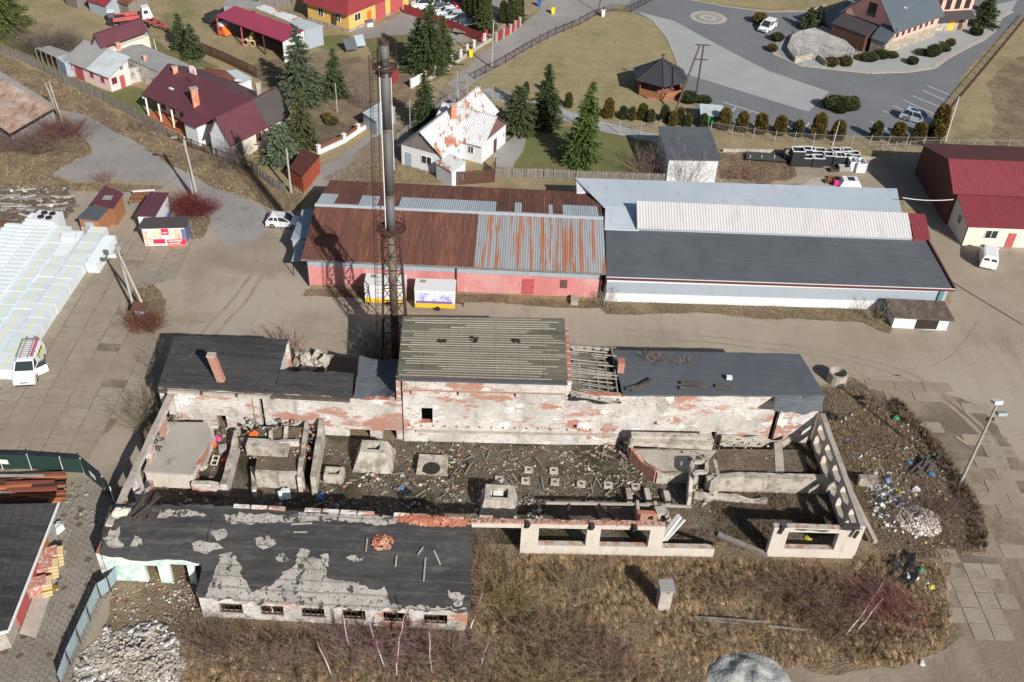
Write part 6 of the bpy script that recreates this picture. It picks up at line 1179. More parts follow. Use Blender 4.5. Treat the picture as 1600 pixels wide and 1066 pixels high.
# ---------------------------------------------------------------- vehicles: built at the origin, nose towards +X
K['glass'] = mat('car glass',(.03,.04,.045),.08,spec=.7); K['lamp'] = mat('lamp glass',(.6,.6,.58),.2); K['redlamp'] = mat('red lamp',(.45,.02,.02),.3); K['trim'] = mat('black trim',(.03,.03,.03),.6)
PAINT = {}
def paint(n,c):
  if n not in PAINT: PAINT[n] = mat(n + ' car paint',c,.28,spec=.6)
  return PAINT[n]
def car(name,label,L_,Wd,H_,prof,cab,pm,group=None,wr=.33,wb=None):
  """prof: side outline of the lower body (x,z); cab: (x0 rear foot, x1 rear top, x2 front top, x3 front foot, belt z)"""
  t = thing(name,label,'car' if 'car' in name else 'van',(0,0,0),group); hw_ = Wd / 2; mb = MB(); n = len(prof)
  for s in (1,):
    V = []
    for yy,ins in ((-hw_,0),(-hw_ * .93,1),(hw_ * .93,1),(hw_,0)):
      for x,z in prof: V.append((x * (1 if ins else .985),yy,(z if z < .5 else z - (0 if ins else .09))))
    fs = []
    for k in range(3): fs += [(k * n + i,k * n + (i + 1) % n,(k + 1) * n + (i + 1) % n,(k + 1) * n + i) for i in range(n)]
    fs += [tuple(range(n - 1,-1,-1)),tuple(3 * n + i for i in range(n))]; mb.add(V,fs)
  mb.build('body',pm,t,smooth=False)
  x0,x1,x2,x3,zb = cab; wt = hw_ * .8; wl = hw_ * .94
  mb = MB(); mb.add([(x0,-wl,zb - .05),(x3,-wl,zb - .05),(x3,wl,zb - .05),(x0,wl,zb - .05),(x1,-wt,H_ - .05),(x2,-wt,H_ - .05),(x2,wt,H_ - .05),(x1,wt,H_ - .05)],[(0,1,5,4),(1,2,6,5),(2,3,7,6),(3,0,4,7)]); mb.build('window',K['glass'],t)
  mb = MB(); mb.hexa([(x1 - .05,-wt - .02,H_ - .06),(x2 + .05,-wt - .02,H_ - .06),(x2 + .05,wt + .02,H_ - .06),(x1 - .05,wt + .02,H_ - .06)],[(x1 + .12,-wt * .9,H_),(x2 - .12,-wt * .9,H_),(x2 - .12,wt * .9,H_),(x1 + .12,wt * .9,H_)]); mb.build('roof',pm,t)
  mb = MB()
  for s in (-1,1):
    for xa,xb in ((x0,x1),(x3,x2),((x0 + x3) / 2,(x1 + x2) / 2),(x0 * .72 + x3 * .28,x1 * .72 + x2 * .28)): bar(mb,(xa,s * wl,zb - .03),(xb,s * (wt + .01),H_ - .04),.08,.06)
    bar(mb,(x0,s * wl,zb - .02),(x3,s * wl,zb - .02),.04,.06)
  mb.build('pillar',pm,t)
  wb = wb or L_ * .6
  for xw in (-wb / 2 - .05,wb / 2 - .05):
    for s in (-1,1):
      mb = MB(); mb.tube((xw,s * (hw_ - .2),wr),(xw,s * (hw_ + .01),wr),wr,n=16); w_ = mb.build('wheel',K['rubber'],t); m2 = MB(); m2.tube((xw,s * (hw_ - .02),wr),(xw,s * (hw_ + .025),wr),wr * .62,n=12); m2.build('rim',K['chrome'],w_)
  for s in (-1,1):
    mb = MB(); mb.box((L_ / 2 - .12,s * hw_ * .72,.62),.16,.36,.16); mb.build('headlight',K['lamp'],t); mb = MB(); mb.box((-L_ / 2 + .07,s * hw_ * .78,.72),.1,.24,.24); mb.build('tail_light',K['redlamp'],t)
    mb = MB(); mb.box((x3 - .25,s * (hw_ + .08),zb),.1,.18,.14); mb.build('mirror',pm,t)
  mb = MB(); mb.box((L_ / 2 - .01,0,.38),.03,.5,.11); mb.box((-L_ / 2 + .01,0,.5),.03,.5,.11); mb.build('number_plate',K['white'],t,kind='stuff')
  mb = MB(); mb.box((L_ / 2 - .03,0,.2),.08,Wd * .86,.15); mb.build('bumper',K['trim'],t); mb = MB(); mb.box((L_ / 2 - .02,0,.52),.05,Wd * .4,.12); mb.build('grille',K['trim'],t)
  return t
def hatch(L_=4.0,hh=1.47): a = L_ / 2; return [(-a,.28),(a,.28),(a,.62),(a - .25,.8),(a - 1.0,.93),(-a + .15,.98),(-a,.8)],(-a + .15,-a + .55,a - 1.95,a - 1.05,.93)
def vanp(L_,hb): a = L_ / 2; return [(-a,.3),(a,.3),(a,.7),(a - .2,.95),(a - .95,1.15),(a - 1.05,hb),(-a,hb)],None
def settle(t,p,az,label=None): t.location = p; t.rotation_euler = (0,0,az)
def ang(p,q): return math.atan2(q.y - p.y,q.x - p.x)
pr,cb = hatch(4.1); t = car('parked_car','white hatchback parked against the left end of the rusty warehouse',4.1,1.75,1.48,pr,cb,paint('white',(.75,.76,.77))); settle(t,W(445,352),ang(W(430,351),W(463,353)))
pr,cb = hatch(4.75); t = car('parked_car','silver blue sport utility car parked beside the end of the conifer hedge',4.75,1.95,1.72,pr,(-2.15,-1.8,.35,1.2,1.05),paint('silver blue',(.38,.44,.5)),wr=.38); settle(t,W(1431,190),ang(W(1409,184),W(1450,196)))
mb = MB(); mb.box((-.6,0,1.72),1.2,.9,.02); mb.build('sunroof',K['glass'],t)
pr,cb = hatch(4.0); t = car('parked_car','white small van parked on the hotel driveway by the flower bed',4.2,1.8,1.8,pr,(-1.95,-1.8,.3,1.2,1.05),paint('white',None)); settle(t,W(1198,47),math.radians(235))
gp = 'cars parked behind the red fence'
for (x,y,c,nm,L_) in ((697,24,(.7,.71,.72),'white',4.1),(708,30,(.5,.55,.57),'silver grey',4.1),(722,37,(.02,.022,.025),'black',4.3),(738,43,(.025,.035,.06),'dark blue',4.3),(682,17,(.12,.13,.14),'dark grey',4.1)):
  pr,cb = hatch(L_); t = car('parked_car',nm + ' car in the slanting row behind the red fence',L_,1.75,1.48,pr,cb,paint(nm,c),gp); settle(t,W(x,y),math.radians(200))
pr,cb = hatch(4.1); t = car('parked_car','bright red car standing apart beside the tall thuja hedge',4.1,1.75,1.48,pr,cb,paint('red',(.5,.02,.04)),gp); settle(t,W(716,10),math.radians(285))
t = car('parked_car','black car at the top edge left of the bright red car',4.1,1.75,1.48,pr,cb,paint('black',(.02,.02,.025)),gp); settle(t,W(703,5),math.radians(285))
def bigvan(name,label,L_,Wd,H_,pm,mini=False):
  a = L_ / 2; pr = [(-a,.32),(a,.32),(a,.75),(a - .15,1.0),(a - .75,1.22),(a - .9,1.3),(-a,1.3)]
  t = car(name,label,L_,Wd,H_,pr,(-a + .05,-a + .15,a - 1.6,a - .8,1.25),pm,wr=.36,wb=L_ * .62); hw_ = Wd / 2
  if not mini:    # solid cargo sides over the glass
    for s in (-1,1):
      mb = MB(); y0,y1 = s * hw_ * .97,s * hw_ * .85; x0,x1 = -a + .02,a - 2.15
      b = [(x0,y0 - .06 * s,1.2),(x1,y0 - .06 * s,1.2),(x1,y0,1.2),(x0,y0,1.2)]; tt = [(x0 + .08,y1 - .06 * s,H_ - .04),(x1,y1 - .06 * s,H_ - .04),(x1,y1,H_ - .04),(x0 + .08,y1,H_ - .04)]; mb.hexa(b,tt); mb.build('side_panel',pm,t)
    mb = MB(); mb.hexa([(-a - .01,-hw_ * .95,1.2),(-a + .06,-hw_ * .95,1.2),(-a + .06,hw_ * .95,1.2),(-a - .01,hw_ * .95,1.2)],[(-a + .08,-hw_ * .82,H_ - .04),(-a + .16,-hw_ * .82,H_ - .04),(-a + .16,hw_ * .82,H_ - .04),(-a + .08,hw_ * .82,H_ - .04)]); mb.build('rear_door',pm,t)
    mb = MB()
    for s in (-1,1): mb.add([(-a - .02,s * hw_ * .12,1.32),(-a - .02,s * hw_ * .8,1.32),(-a + .05,s * hw_ * .74,H_ - .25),(-a + .05,s * hw_ * .12,H_ - .25)],[(0,1,2,3)] if s < 0 else [(3,2,1,0)])
    mb.build('rear_window',K['glass'],t)
  return t
t = bigvan('parked_van','white work van with its driver door open, ladder rack and yellow lettering on the side',4.9,1.95,2.0,paint('white',None)); vp = W(49,580); az = ang(W(58,553),W(40,602)); settle(t,vp,az)
mb = MB()
for s in (-.75,.75): bar(mb,(-2.3,s,2.2),(.6,s,2.2),.05,.05)
for k in range(9): bar(mb,(-2.2 + k * .33,-.78,2.2),(-2.2 + k * .33,.78,2.2),.05,.05)
for s in (-.35,.35): bar(mb,(-2.5,s,2.28),(.8,s,2.28),.06,.06)
for k in range(4):
  for s in (-.75,.75): bar(mb,(-2.1 + k * .85,s,1.95),(-2.1 + k * .85,s,2.2),.05,.05)
mb.build('roof_rack',K['greysheet2'],t); mb = MB(); bar(mb,(-2.3,.62,2.28),(.6,.62,2.28),.1,.1); mb.build('ladder',adred,t)
t['_at'] = (0,0,0)
mb = MB(); d0 = Vector((1.25,.98,.45)); dv = Vector((-.62,.82,0)).normalized() * 1.05; mb.hexa([d0,d0 + dv,d0 + dv + Vector((.05,.04,0)),d0 + Vector((.05,.04,0))],[p + Vector((0,0,.85)) for p in (d0,d0 + dv,d0 + dv + Vector((.05,.04,0)),d0 + Vector((.05,.04,0)))]); o = mb.build('open_door',paint('white',None),t)
mb = MB(); e = Vector((0,0,.86)); q = [d0 + e,d0 + dv + e,d0 + dv * .95 + e + Vector((0,-.05,.45)),d0 + dv * .45 + e + Vector((0,-.05,.45))]; mb.hexa(q,[p + Vector((.04,.03,.005)) for p in q]); mb.build('pane',K['glass'],o)
mb = MB(); rv = random.Random(2); x = -1.85
while x < -.4: h_ = rv.uniform(.2,.32); mb.hexa([(x,.98,1.32),(x + .1,.98,1.32),(x + .1,.995,1.32),(x,.995,1.32)],[(x,.93,1.32 + h_),(x + .1,.93,1.32 + h_),(x + .1,.945,1.32 + h_),(x,.945,1.32 + h_)]); x += rv.uniform(.13,.17)
mb.build('side_lettering',K['yellowtape'],t,kind='stuff')
mb = MB(); mb.hexa([(-1.9,.965,1.25),(-.3,.965,1.25),(-.3,.975,1.25),(-1.9,.975,1.25)],[(-1.9,.90,1.7),(-.3,.90,1.7),(-.3,.93,1.7),(-1.9,.93,1.7)]); mb.build('black_band',K['trim'],t)
t = bigvan('parked_van','white delivery van with its rear doors towards us in front of the red hall',4.4,1.85,1.85,paint('white',None)); settle(t,W(1541,408),ang(W(1541,425),W(1540,395)))
t = bigvan('parked_van','white minibus behind the red fence beside the yellow house',5.2,1.95,2.1,paint('white',None),True); settle(t,W(665,14),math.radians(195))
# food trailers
def trailer(lb,px,L_,art):
  c = W(*px); t = thing('food_trailer',lb,'trailer',(c.x,c.y,0)); w_,x,y = 2.1,c.x,c.y
  mb = MB(); mb.box((x,y + w_ / 2,.95),L_,w_,1.65,.03); mb.build('body',K['white'],t); mb = MB(); mb.box((x,y + w_ / 2,.4),L_ - .02,w_ - .02,.55,.03); mb.build('yellow_skirt',mat('yellow skirt ' + lb[:5],(.8,.47,.03),.5),t)
  mb = MB(); mb.box((x,y + w_ / 2,2.6),L_ + .1,w_ + .1,.08,.03); mb.build('roof',K['white'],t)
  mb = MB(); mb.box((x - L_ * .3,y + w_ * .7,2.68),.5,.5,.12); mb.build('roof_vent',K['greysheet2'],t)
  if art:
    K['art'] = mat('blue and lilac graphic',(.62,.68,.75),.6,[('noise',1.3,(1,1,1.5),(.35,.3,.6),.52,.58),('noise',1.8,(1,1,1.5),(.12,.25,.6),.58,.62),('noise',2.2,(1,1,1.5),(.7,.3,.55),.6,.64)])
    mb = MB(); mb.box((x,y - .02,1.05),L_ * .9,.03,1.2,.03); mb.build('side_graphic',K['art'],t); mb = MB(); mb.box((x,y - .04,1.0),L_ * .9,.03,.3,.03); mb.build('graphic_band',mat('violet band',(.2,.12,.3),.6),t)
  for s in (0,1):
    for k in (0,): mb = MB(); mb.tube((x + .3,y + s * (w_ - .2),.3),(x + .3,y + .2 + s * (w_ - .2),.3),.3,n=14); mb.build('wheel',K['rubber'],t)
  mb = MB(); bar(mb,(x + L_ / 2,y + w_ / 2,.45),(x + L_ / 2 + 1.0,y + w_ / 2,.45),.1,.1); mb.tube((x + L_ / 2 + .9,y + w_ / 2,0),(x + L_ / 2 + .9,y + w_ / 2,.5),.05); mb.build('drawbar',K['iron'],t)
trailer('white food trailer with a yellow skirt and a blue and lilac graphic',(679,486),4.25,True); trailer('plain white food trailer with a yellow skirt behind the lattice tower',(602,478),4.3,False)
# ---------------------------------------------------------------- truck, trailer and farm things in the meadow
def simple(name,lb,cat,at,parts,rz=0,group=None):
  t = thing(name,lb,cat,(0,0,0),group); t['_at'] = (0,0,0)
  for nm,m,fn in parts: mb = MB(); fn(mb); mb.build(nm,m,t)
  t.location = at; t.rotation_euler = (0,0,rz); return t
def wheels(mb,xs,y,r=.4):
  for x in xs:
    for s in (-1,1): mb.tube((x,s * y - .1,r),(x,s * y + .1,r),r,n=12)
simple('tipper_truck','old truck with a round white cab and an empty red tipper bed','truck',W(207,36),[
  ('cab',K['white'],lambda b: (b.hexa([(1.6,-.95,.7),(3.4,-.95,.7),(3.4,.95,.7),(1.6,.95,.7)],[(1.8,-.8,2.5),(3.0,-.8,2.5),(3.0,.8,2.5),(1.8,.8,2.5)]))),
  ('window',K['glass'],lambda b: (b.box((2.3,-.9,1.6),.7,.1,.5),b.box((3.2,0,1.6),.12,1.3,.5))),
  ('chassis',K['iron'],lambda b: b.box((0,0,.6),6,.9,.2)),
  ('bed_floor',K['brownrust'],lambda b: b.box((-.9,0,.85),4.2,2.0,.1)),('bed_side',K['reddoor'],lambda b: b.box((-.9,-1.0,.9),4.2,.08,.6)),('bed_side',K['reddoor'],lambda b: b.box((-.9,1.0,.9),4.2,.08,.6)),('tailgate',K['reddoor'],lambda b: b.box((-3.0,0,.9),.08,2.0,.6)),
  ('wheel',K['rubber'],lambda b: wheels(b,(-1.8,),.85,.42)),('wheel',K['rubber'],lambda b: wheels(b,(2.4,),.85,.42))],.5)
simple('red_trailer','red farm trailer frame with a long drawbar behind the barn house','trailer',W(246,44),[('frame',K['reddoor'],lambda b: (bar(b,(-2.5,-.8,.8),(2.5,-.2,1.0),.25,.25),bar(b,(-2.5,.8,.8),(2.5,.2,1.0),.25,.25),bar(b,(2.4,0,1),(4,0,.6),.2,.2))),('cross_rail',K['reddoor'],lambda b: [bar(b,(x,-.8,.8),(x,.8,.8),.15,.15) for x in (-2.4,-.8,.8)]),('wheel',K['rubber'],lambda b: wheels(b,(-1,),1.0))],-.7)
simple('small_tractor','dark old tractor parked left of the red tipper bed','tractor',W(181,38),[('bonnet',K['trim'],lambda b: b.box((.8,0,.7),1.6,.7,.7)),('cab',K['bluefelt'],lambda b: b.hexa([(-1,-.7,.8),(.1,-.7,.8),(.1,.7,.8),(-1,.7,.8)],[(-.9,-.6,2.2),(0,-.6,2.2),(0,.6,2.2),(-.9,.6,2.2)])),('cab_roof',K['white'],lambda b: b.box((-.45,0,2.2),1.1,1.4,.1)),('wheel',K['rubber'],lambda b: wheels(b,(-.6,),.8,.7)),('wheel',K['rubber'],lambda b: wheels(b,(1.3,),.6,.4))],.3)
simple('orange_cabin','orange machine cabin with a white top under the crimson carport','cabin',W(350,55),[('body',K['orange'],lambda b: b.hexa([(-.9,-.6,.3),(1.2,-.6,.3),(1.2,.6,.3),(-.9,.6,.3)],[(-.9,-.6,1.6),(.6,-.6,1.7),(.6,.6,1.7),(-.9,.6,1.6)])),('top',K['white'],lambda b: b.hexa([(-.9,-.6,1.62),(.6,-.6,1.72),(.6,.6,1.72),(-.9,.6,1.62)],[(-.7,-.4,2.1),(.2,-.4,2.1),(.2,.4,2.1),(-.7,.4,2.1)])),('window',K['glass'],lambda b: (b.box((-.45,-.61,1.0),.4,.03,.4),b.box((.1,-.61,1.0),.4,.03,.4)))],-.6)
simple('dark_pickup','dark covered vehicle at the left end of the crimson carport','vehicle',W(336,33),[('body',K['trim'],lambda b: b.hexa([(-1.9,-.8,.3),(1.9,-.8,.3),(1.9,.8,.3),(-1.9,.8,.3)],[(-1.5,-.7,1.5),(1.2,-.7,1.5),(1.2,.7,1.5),(-1.5,.7,1.5)])),('wheel',K['rubber'],lambda b: wheels(b,(-1.1,1.1),.75,.33))],1.1)
K['palewood'] = mat('new pale timber',(.62,.48,.28),.8)
simple('wooden_cart','pale wooden cart with spoked wheels and a carved figure before the crimson carport','cart',W(392,71),[('bed',K['palewood'],lambda b: b.box((0,0,.8),1.8,.8,.15)),('figure',K['palewood'],lambda b: (b.chunk((.3,0,1.5),.4,random.Random(1),flat=1.3),b.chunk((.5,0,2.1),.25,random.Random(2),flat=1))),
  ('wheel',K['palewood'],lambda b: [bar(b,(-.6 + .5 * math.cos(a),-.5,.55 + .5 * math.sin(a)),(-.6 + .5 * math.cos(a + .63),-.5,.55 + .5 * math.sin(a + .63)),.08,.1) for a in [k * .628 for k in range(10)]]),('wheel',K['palewood'],lambda b: [bar(b,(.7 + .5 * math.cos(a),-.5,.55 + .5 * math.sin(a)),(.7 + .5 * math.cos(a + .63),-.5,.55 + .5 * math.sin(a + .63)),.08,.1) for a in [k * .628 for k in range(10)]])],-.3)
simple('solar_panel','pair of tilted blue solar panels beside the yellow house garden','solar panel',W(548,80),[('panel',K['bluefelt'],lambda b: b.hexa([(-1,-.8,.5),(1,-.8,.5),(1,.8,1.8),(-1,.8,1.8)],[(-1,-.82,.56),(1,-.82,.56),(1,.78,1.86),(-1,.78,1.86)])),('panel',K['greywall'],lambda b: b.hexa([(1.1,-.1,.6),(2.6,-.1,.6),(2.6,1.3,1.9),(1.1,1.3,1.9)],[(1.1,-.12,.66),(2.6,-.12,.66),(2.6,1.28,1.96),(1.1,1.28,1.96)])),('leg',K['iron'],lambda b: (b.tube((-.8,.7,0),(-.8,.7,1.7),.04),b.tube((2.4,1.2,0),(2.4,1.2,1.8),.04)))],.5)
# yellow bins, kennel, trailer, banner
K['ybin'] = mat('yellow plastic',(.75,.6,.02),.5); K['bluebin'] = mat('blue plastic',(.03,.1,.4),.5)
def binn(px,m,lb):
  p = W(*px); mb = MB(); mb.hexa([p + Vector((x * .25,y * .3,0.05)) for x,y in ((-1,-1),(1,-1),(1,1),(-1,1))],[p + Vector((x * .32,y * .38,1.05)) for x,y in ((-1,-1),(1,-1),(1,1),(-1,1))]); o = mb.build('wheelie_bin',m,loc=tuple(p),label=lb,cat='bin'); m2 = MB(); m2.box(p + Vector((0,0,1.05)),.7,.82,.08); m2.build('lid',m,o)
binn((736,89),K['ybin'],'yellow bin standing by the roadside fence posts'); binn((864,22),K['ybin'],'yellow bin on the far side of the street near the top edge'); binn((842,10),K['bluebin'],'blue bin behind the fence at the top edge'); binn((942,26),K['white'],'small white box by the corner of the hotel fence')
simple('flatbed_trailer','small empty grey car trailer on the gravel behind the red fence','trailer',W(718,53),[('bed',K['wood'],lambda b: b.box((0,0,.5),2.4,1.3,.1)),('drawbar',K['iron'],lambda b: bar(b,(1.2,0,.5),(2.3,0,.45),.1,.1)),('wheel',K['rubber'],lambda b: wheels(b,(-.2,),.75,.28))],-.2)
simple('dog_kennel','white dog kennel with a dark roof beside the yellow house','kennel',W(577,41),[('body',K['white'],lambda b: b.box((0,0,0),1.1,.8,.8)),('roof',K['bluefelt'],lambda b: (b.slab([(-.65,-.5,.8),(.65,-.5,.8),(.65,0,1.2),(-.65,0,1.2)],.05),b.slab([(-.65,0,1.2),(.65,0,1.2),(.65,.5,.8),(-.65,.5,.8)],.05)))],.7)
# green skip with a sheet lid
simple('bin_shelter','green waste shelter with a pale blue sheet lid behind the hedge','bin shelter',W(1109,190),[('box',mat('green sheet',(.02,.25,.1),.6),lambda b: b.box((0,0,0),2.9,2.4,1.5)),('lid',K['lightroof'],lambda b: b.slab([(-1.7,-1.5,1.6),(1.7,-1.5,1.6),(1.7,1.5,2.0),(-1.7,1.5,2.0)],.08))],-.05)
# ---------------------------------------------------------------- stacked black crates behind the white warehouse
K['blackcrate'] = mat('black metal crate',(.025,.027,.032),.5); K['whiterim'] = mat('white rim',(.6,.61,.62),.6)
def crate(lb,px,w_,d_,h_,m,rim=True,rz=.05):
  p = W(*px); t = thing('steel_crate',lb,'crate',(p.x,p.y,0),'crates in the storage yard'); M_ = Matrix.Rotation(rz,3,'Z')
  for s,(a,b,c,d) in enumerate(((-w_ / 2,w_ / 2,-d_ / 2,-d_ / 2 + .1),(-w_ / 2,w_ / 2,d_ / 2 - .1,d_ / 2),(-w_ / 2,-w_ / 2 + .1,-d_ / 2 + .1,d_ / 2 - .1),(w_ / 2 - .1,w_ / 2,-d_ / 2 + .1,d_ / 2 - .1))):
    mb = MB(); q = [p + M_ @ Vector(v_) for v_ in ((a,c,.05),(b,c,.05),(b,d,.05),(a,d,.05))]; mb.hexa(q,[x + Vector((0,0,h_)) for x in q]); mb.build('side',m,t)
    if rim: mb = MB(); e = .1; q = [p + M_ @ Vector(v_) for v_ in ((a - .03,c - .03,.06 + h_),(b + .03,c - .03,.06 + h_),(b + .03,d + .03,.06 + h_),(a - .03,d + .03,.06 + h_))]; mb.hexa(q,[x + Vector((0,0,.08)) for x in q]); mb.build('rim',K['whiterim'],t)
for i,(x,y,w_,d_,h_,lb) in enumerate(((1242,257,1.7,1.5,2.2,'tall black crate with a white square rim at the left end of the crates'),(1257,246,2.4,1.2,1.3,'long black crate with a white rim in the rear row, farthest left'),(1257,258,2.4,1.2,1.2,'long black crate with a white rim in front of the rear left one'),(1276,247,2.0,1.2,1.2,'black crate in the rear row beside the gap'),(1275,259,1.6,1.3,1.3,'black crate with a pale rim in front of the gap'),(1293,257,1.7,1.3,1.5,'black crate with a slanted lid right of the gap'),(1307,258,1.7,1.4,1.5,'black crate with a slanted lid, second right of the gap'),(1305,248,1.7,1.2,1.3,'rear black crate behind the slanted lids'),(1318,248,1.7,1.2,1.3,'rear black crate near the right end'),(1320,256,1.7,1.2,1.2,'front black crate near the right end'),(1331,252,1.5,1.2,1.2,'black crate with a white rim at the right end'))): crate(lb,(x,y),w_,d_,h_,K['blackcrate'])
crate('white crate standing forward of the black crates',(1331,264),1.3,1.6,1.3,K['whitewall']); crate('white crate at the right beside another white crate',(1341,266),1.3,1.8,1.3,K['whitewall']); crate('low grey crate on the gravel behind the white warehouse',(1318,266),1.6,1.0,.6,K['greysheet2'],False)
p = W(1327,291); t = simple('car_wreck','white scrap car shell with a pink bag beside it behind the white warehouse','car shell',p,[('shell',K['white'],lambda b: b.hexa([(-1.5,-.8,.2),(1.5,-.8,.2),(1.5,.8,.2),(-1.5,.8,.2)],[(-1.1,-.7,1.1),(.9,-.7,1.1),(.9,.7,1.1),(-1.1,.7,1.1)])),('window',K['glass'],lambda b: b.box((.0,0,1.1),.9,1.0,.02)),('bag',mat('pink bag',(.75,.05,.25),.5),lambda b: b.chunk((-1.9,-.2,.5),.4,random.Random(3),flat=1))],0)
t = thing('pipe_rack','rack of dark grey plastic pipes left of the black crates','pipes',tuple(W(1195,242)))
for k in range(7): mb = MB(); a,b = W(1166,238 + k * 1.7,.4),W(1228,242 + k * 1.7,.4); mb.tube(a,b,.13,n=6); mb.build('pipe',K['black'],t)
mb = MB()
for x in (1172,1190,1210,1226): a,b = W(x,237,.1),W(x - 1,251,.1); bar(mb,a,b,.12,.12); bar(mb,b,b + Vector((0,0,.8)),.08,.08)
mb.build('bearer',K['whiterim'],t)
for i,(x,y) in enumerate(((1302,281),(1312,287),(1296,286),(1300,267))): p = W(x,y); mb = MB(); rr = random.Random(i); [mb.chunk((p.x + rr.uniform(-.8,.8),p.y + rr.uniform(-.4,.4),.2),.35,rr) for _ in range(9)]; mb.build('scrap_heap',[K['brownrust'],K['iron'],K['brownrust'],K['iron']][i],loc=tuple(p),label=['rust brown scrap heap on the pale slab','dark iron scrap heap beside the scrap car','small rusty scrap heap at the edge of the slab','dark scrap below the black crates'][i],cat='scrap heap')
sheet('slab',[(1252,292),(1268,278),(1300,279),(1312,296)],K['concrete'],.03,0)
# ---------------------------------------------------------------- poles, lamps, wires
K['polewood'] = mat('pale concrete pole',(.36,.34,.31),.9,[('noise',3,(1,1,.3),(.25,.23,.2),.5,.7)]); K['darkpole'] = mat('dark timber pole',(.1,.065,.05),.9)
def pole(lb,parts,m,arms=(),cat='pole',nm='utility_pole',extra=None):
  b = W(*parts[0][0]); t = thing(nm,lb,cat,tuple(b))
  for base,dx,dy,h,r in parts: p = W(*base); mb = MB(); mb.tube(p,p + Vector((dx,dy,h)),r,r * .7,n=8); mb.build('post',m,t)
  for p,q,r in arms: mb = MB(); bar(mb,p,q,r,r); mb.build('crossarm',K['iron'],t)
  return t
a = W(303,314); tt = a + Vector((.1,0,8.3)); t = pole('double concrete pole standing in the red shrub at the road bend',[((302,313),.25,0,8.6,.16),((311,318),-.6,.2,8.4,.16)],K['polewood'],[(tt + Vector((-.8,0,0)),tt + Vector((1,0,0)),.09),(tt + Vector((-.2,0,-1)),tt + Vector((.6,0,-1)),.07)])
mb = MB(); mb.box(tt + Vector((-1.1,0,.1)),.7,.3,.15); mb.build('street_light',K['greysheet2'],t)
a = W(212,492); t = pole('concrete A-pole with floodlights and a meter box on the shrub island',[((212,492),-.5,.6,7.6,.15),((233,497),-1.9,.6,7.6,.15)],K['polewood'],[])
tt = a + Vector((-.4,.6,7.6)); mb = MB(); mb.box(tt + Vector((0,0,.1)),.6,.35,.5); mb.build('floodlight',K['greysheet2'],t); mb = MB(); mb.box(tt + Vector((-.75,0,-.9)),.6,.35,.35); mb.build('floodlight',K['white'],t); mb = MB(); bar(mb,tt + Vector((-.8,0,-.6)),tt + Vector((.3,0,-.6)),.08,.08); mb.build('crossarm',K['iron'],t)
p = W(223,500); mb = MB(); mb.box((p.x,p.y,0),1.0,.6,1.5); o = mb.build('meter_box',K['greywall'],loc=tuple(p),label='grey meter cabinet with a brown lid at the foot of the A-pole',cat='cabinet'); mb = MB(); mb.slab([(p.x - .75,p.y - .6,1.6),(p.x + .75,p.y - .6,1.6),(p.x + .75,p.y + .6,2.0),(p.x - .75,p.y + .6,2.0)],.08); mb.build('lid',K['darkwood'],o)
b = W(1500,755); t = pole('tall floodlight mast with twin lamps leaning by the dirt road',[((1500,755),0.15,.1,9.3,.15)],K['polewood']); tt = b + Vector((.15,.1,9.3))
mb = MB(); mb.box(tt + Vector((0,.1,.1)),.75,.6,.3,.2,tilt=(-.3,0)); mb.build('floodlight',K['white'],t); mb = MB(); mb.box(tt + Vector((.7,-.1,-1.0)),.8,.5,.28,.1,tilt=(-.3,0)); mb.build('floodlight',K['greywall'],t); mb = MB(); bar(mb,tt + Vector((0,0,-.8)),tt + Vector((.8,0,-.85)),.08,.08); bar(mb,tt + Vector((-.3,0,-1.6)),tt + Vector((.3,0,-1.6)),.2,.3); mb.build('bracket',K['iron'],t)
pole('slim pale concrete pole beside the rust brown garage',[((455,302),0,0,6.2,.15)],K['polewood']); pole('street pole beside the asphalt street and yellow bin',[((768,106),.1,0,7.6,.15)],K['polewood'],[(W(768,106,6.2) + Vector((-.2,0,0)),W(768,106,6.2) + Vector((1.2,.3,.2)),.08)])
pole('leaning timber pole beside the striped rusty roof at the left edge',[((98,192),-.6,.3,5.8,.13),((94,186),-1.0,.4,5.0,.12)],K['polewood']); pole('thin white pole at the corner of the hotel fence',[((1477,221),-.1,.2,6.8,.08)],K['white'],nm='lamp_post',cat='lamp post'); pole('thin slanting mast in the hedge by the storage yard',[((1301,228),0.2,.4,3.6,.05)],K['white'])
b1,b2 = W(1086,160),W(1052,182); tp_ = b1 + Vector((-.3,.1,8.9)); t = thing('utility_pole','dark timber A-pole towering behind the gazebo','pole',tuple(b1))
for bb_ in (b1,b2): mb = MB(); mb.tube(bb_,tp_ + Vector(((-.35 if bb_ == b2 else .2),0,0)),.17,.12,n=8); mb.build('post',K['darkpole'],t)
for z in (0,-2.2): mb = MB(); bar(mb,tp_ + Vector((-1.0,0,z)),tp_ + Vector((1.1,0,z)),.12,.12); mb.build('crossarm',K['iron'],t)
pole('dark pole pair beside the bare tree in front of the cream and white wing',[((385,262),-.6,0,5.6,.1),((372,236),.0,0,4.6,.09)],K['darkpole']); pole('grey pole in the garden of the white cottage',[((714,166),0,0,5.5,.08)],K['polewood']); pole('grey pole near the yellow bin gate',[((641,205),0,0,4.8,.07)],K['polewood']); pole('grey pole in the garden between the spruces',[((527,176),0,0,4.5,.08)],K['polewood']); pole('black pole with a weathered top by the street at the top edge',[((934,20),.6,0,5,.1)],K['darkpole'])
def cable(p,q,sag,nm='overhead_cable',lb='thin overhead cable across the yard',r=.014):
  mb = MB(); n = 14; P_ = [p.lerp(q,i / n) - Vector((0,0,sag * 4 * (i / n) * (1 - i / n))) for i in range(n + 1)]
  for i in range(n): mb.tube(P_[i],P_[i + 1],r,n=3,cap=False)
  mb.build(nm,K['black'] if r < .03 else K['white'],loc=tuple(p),label=lb,cat='cable')
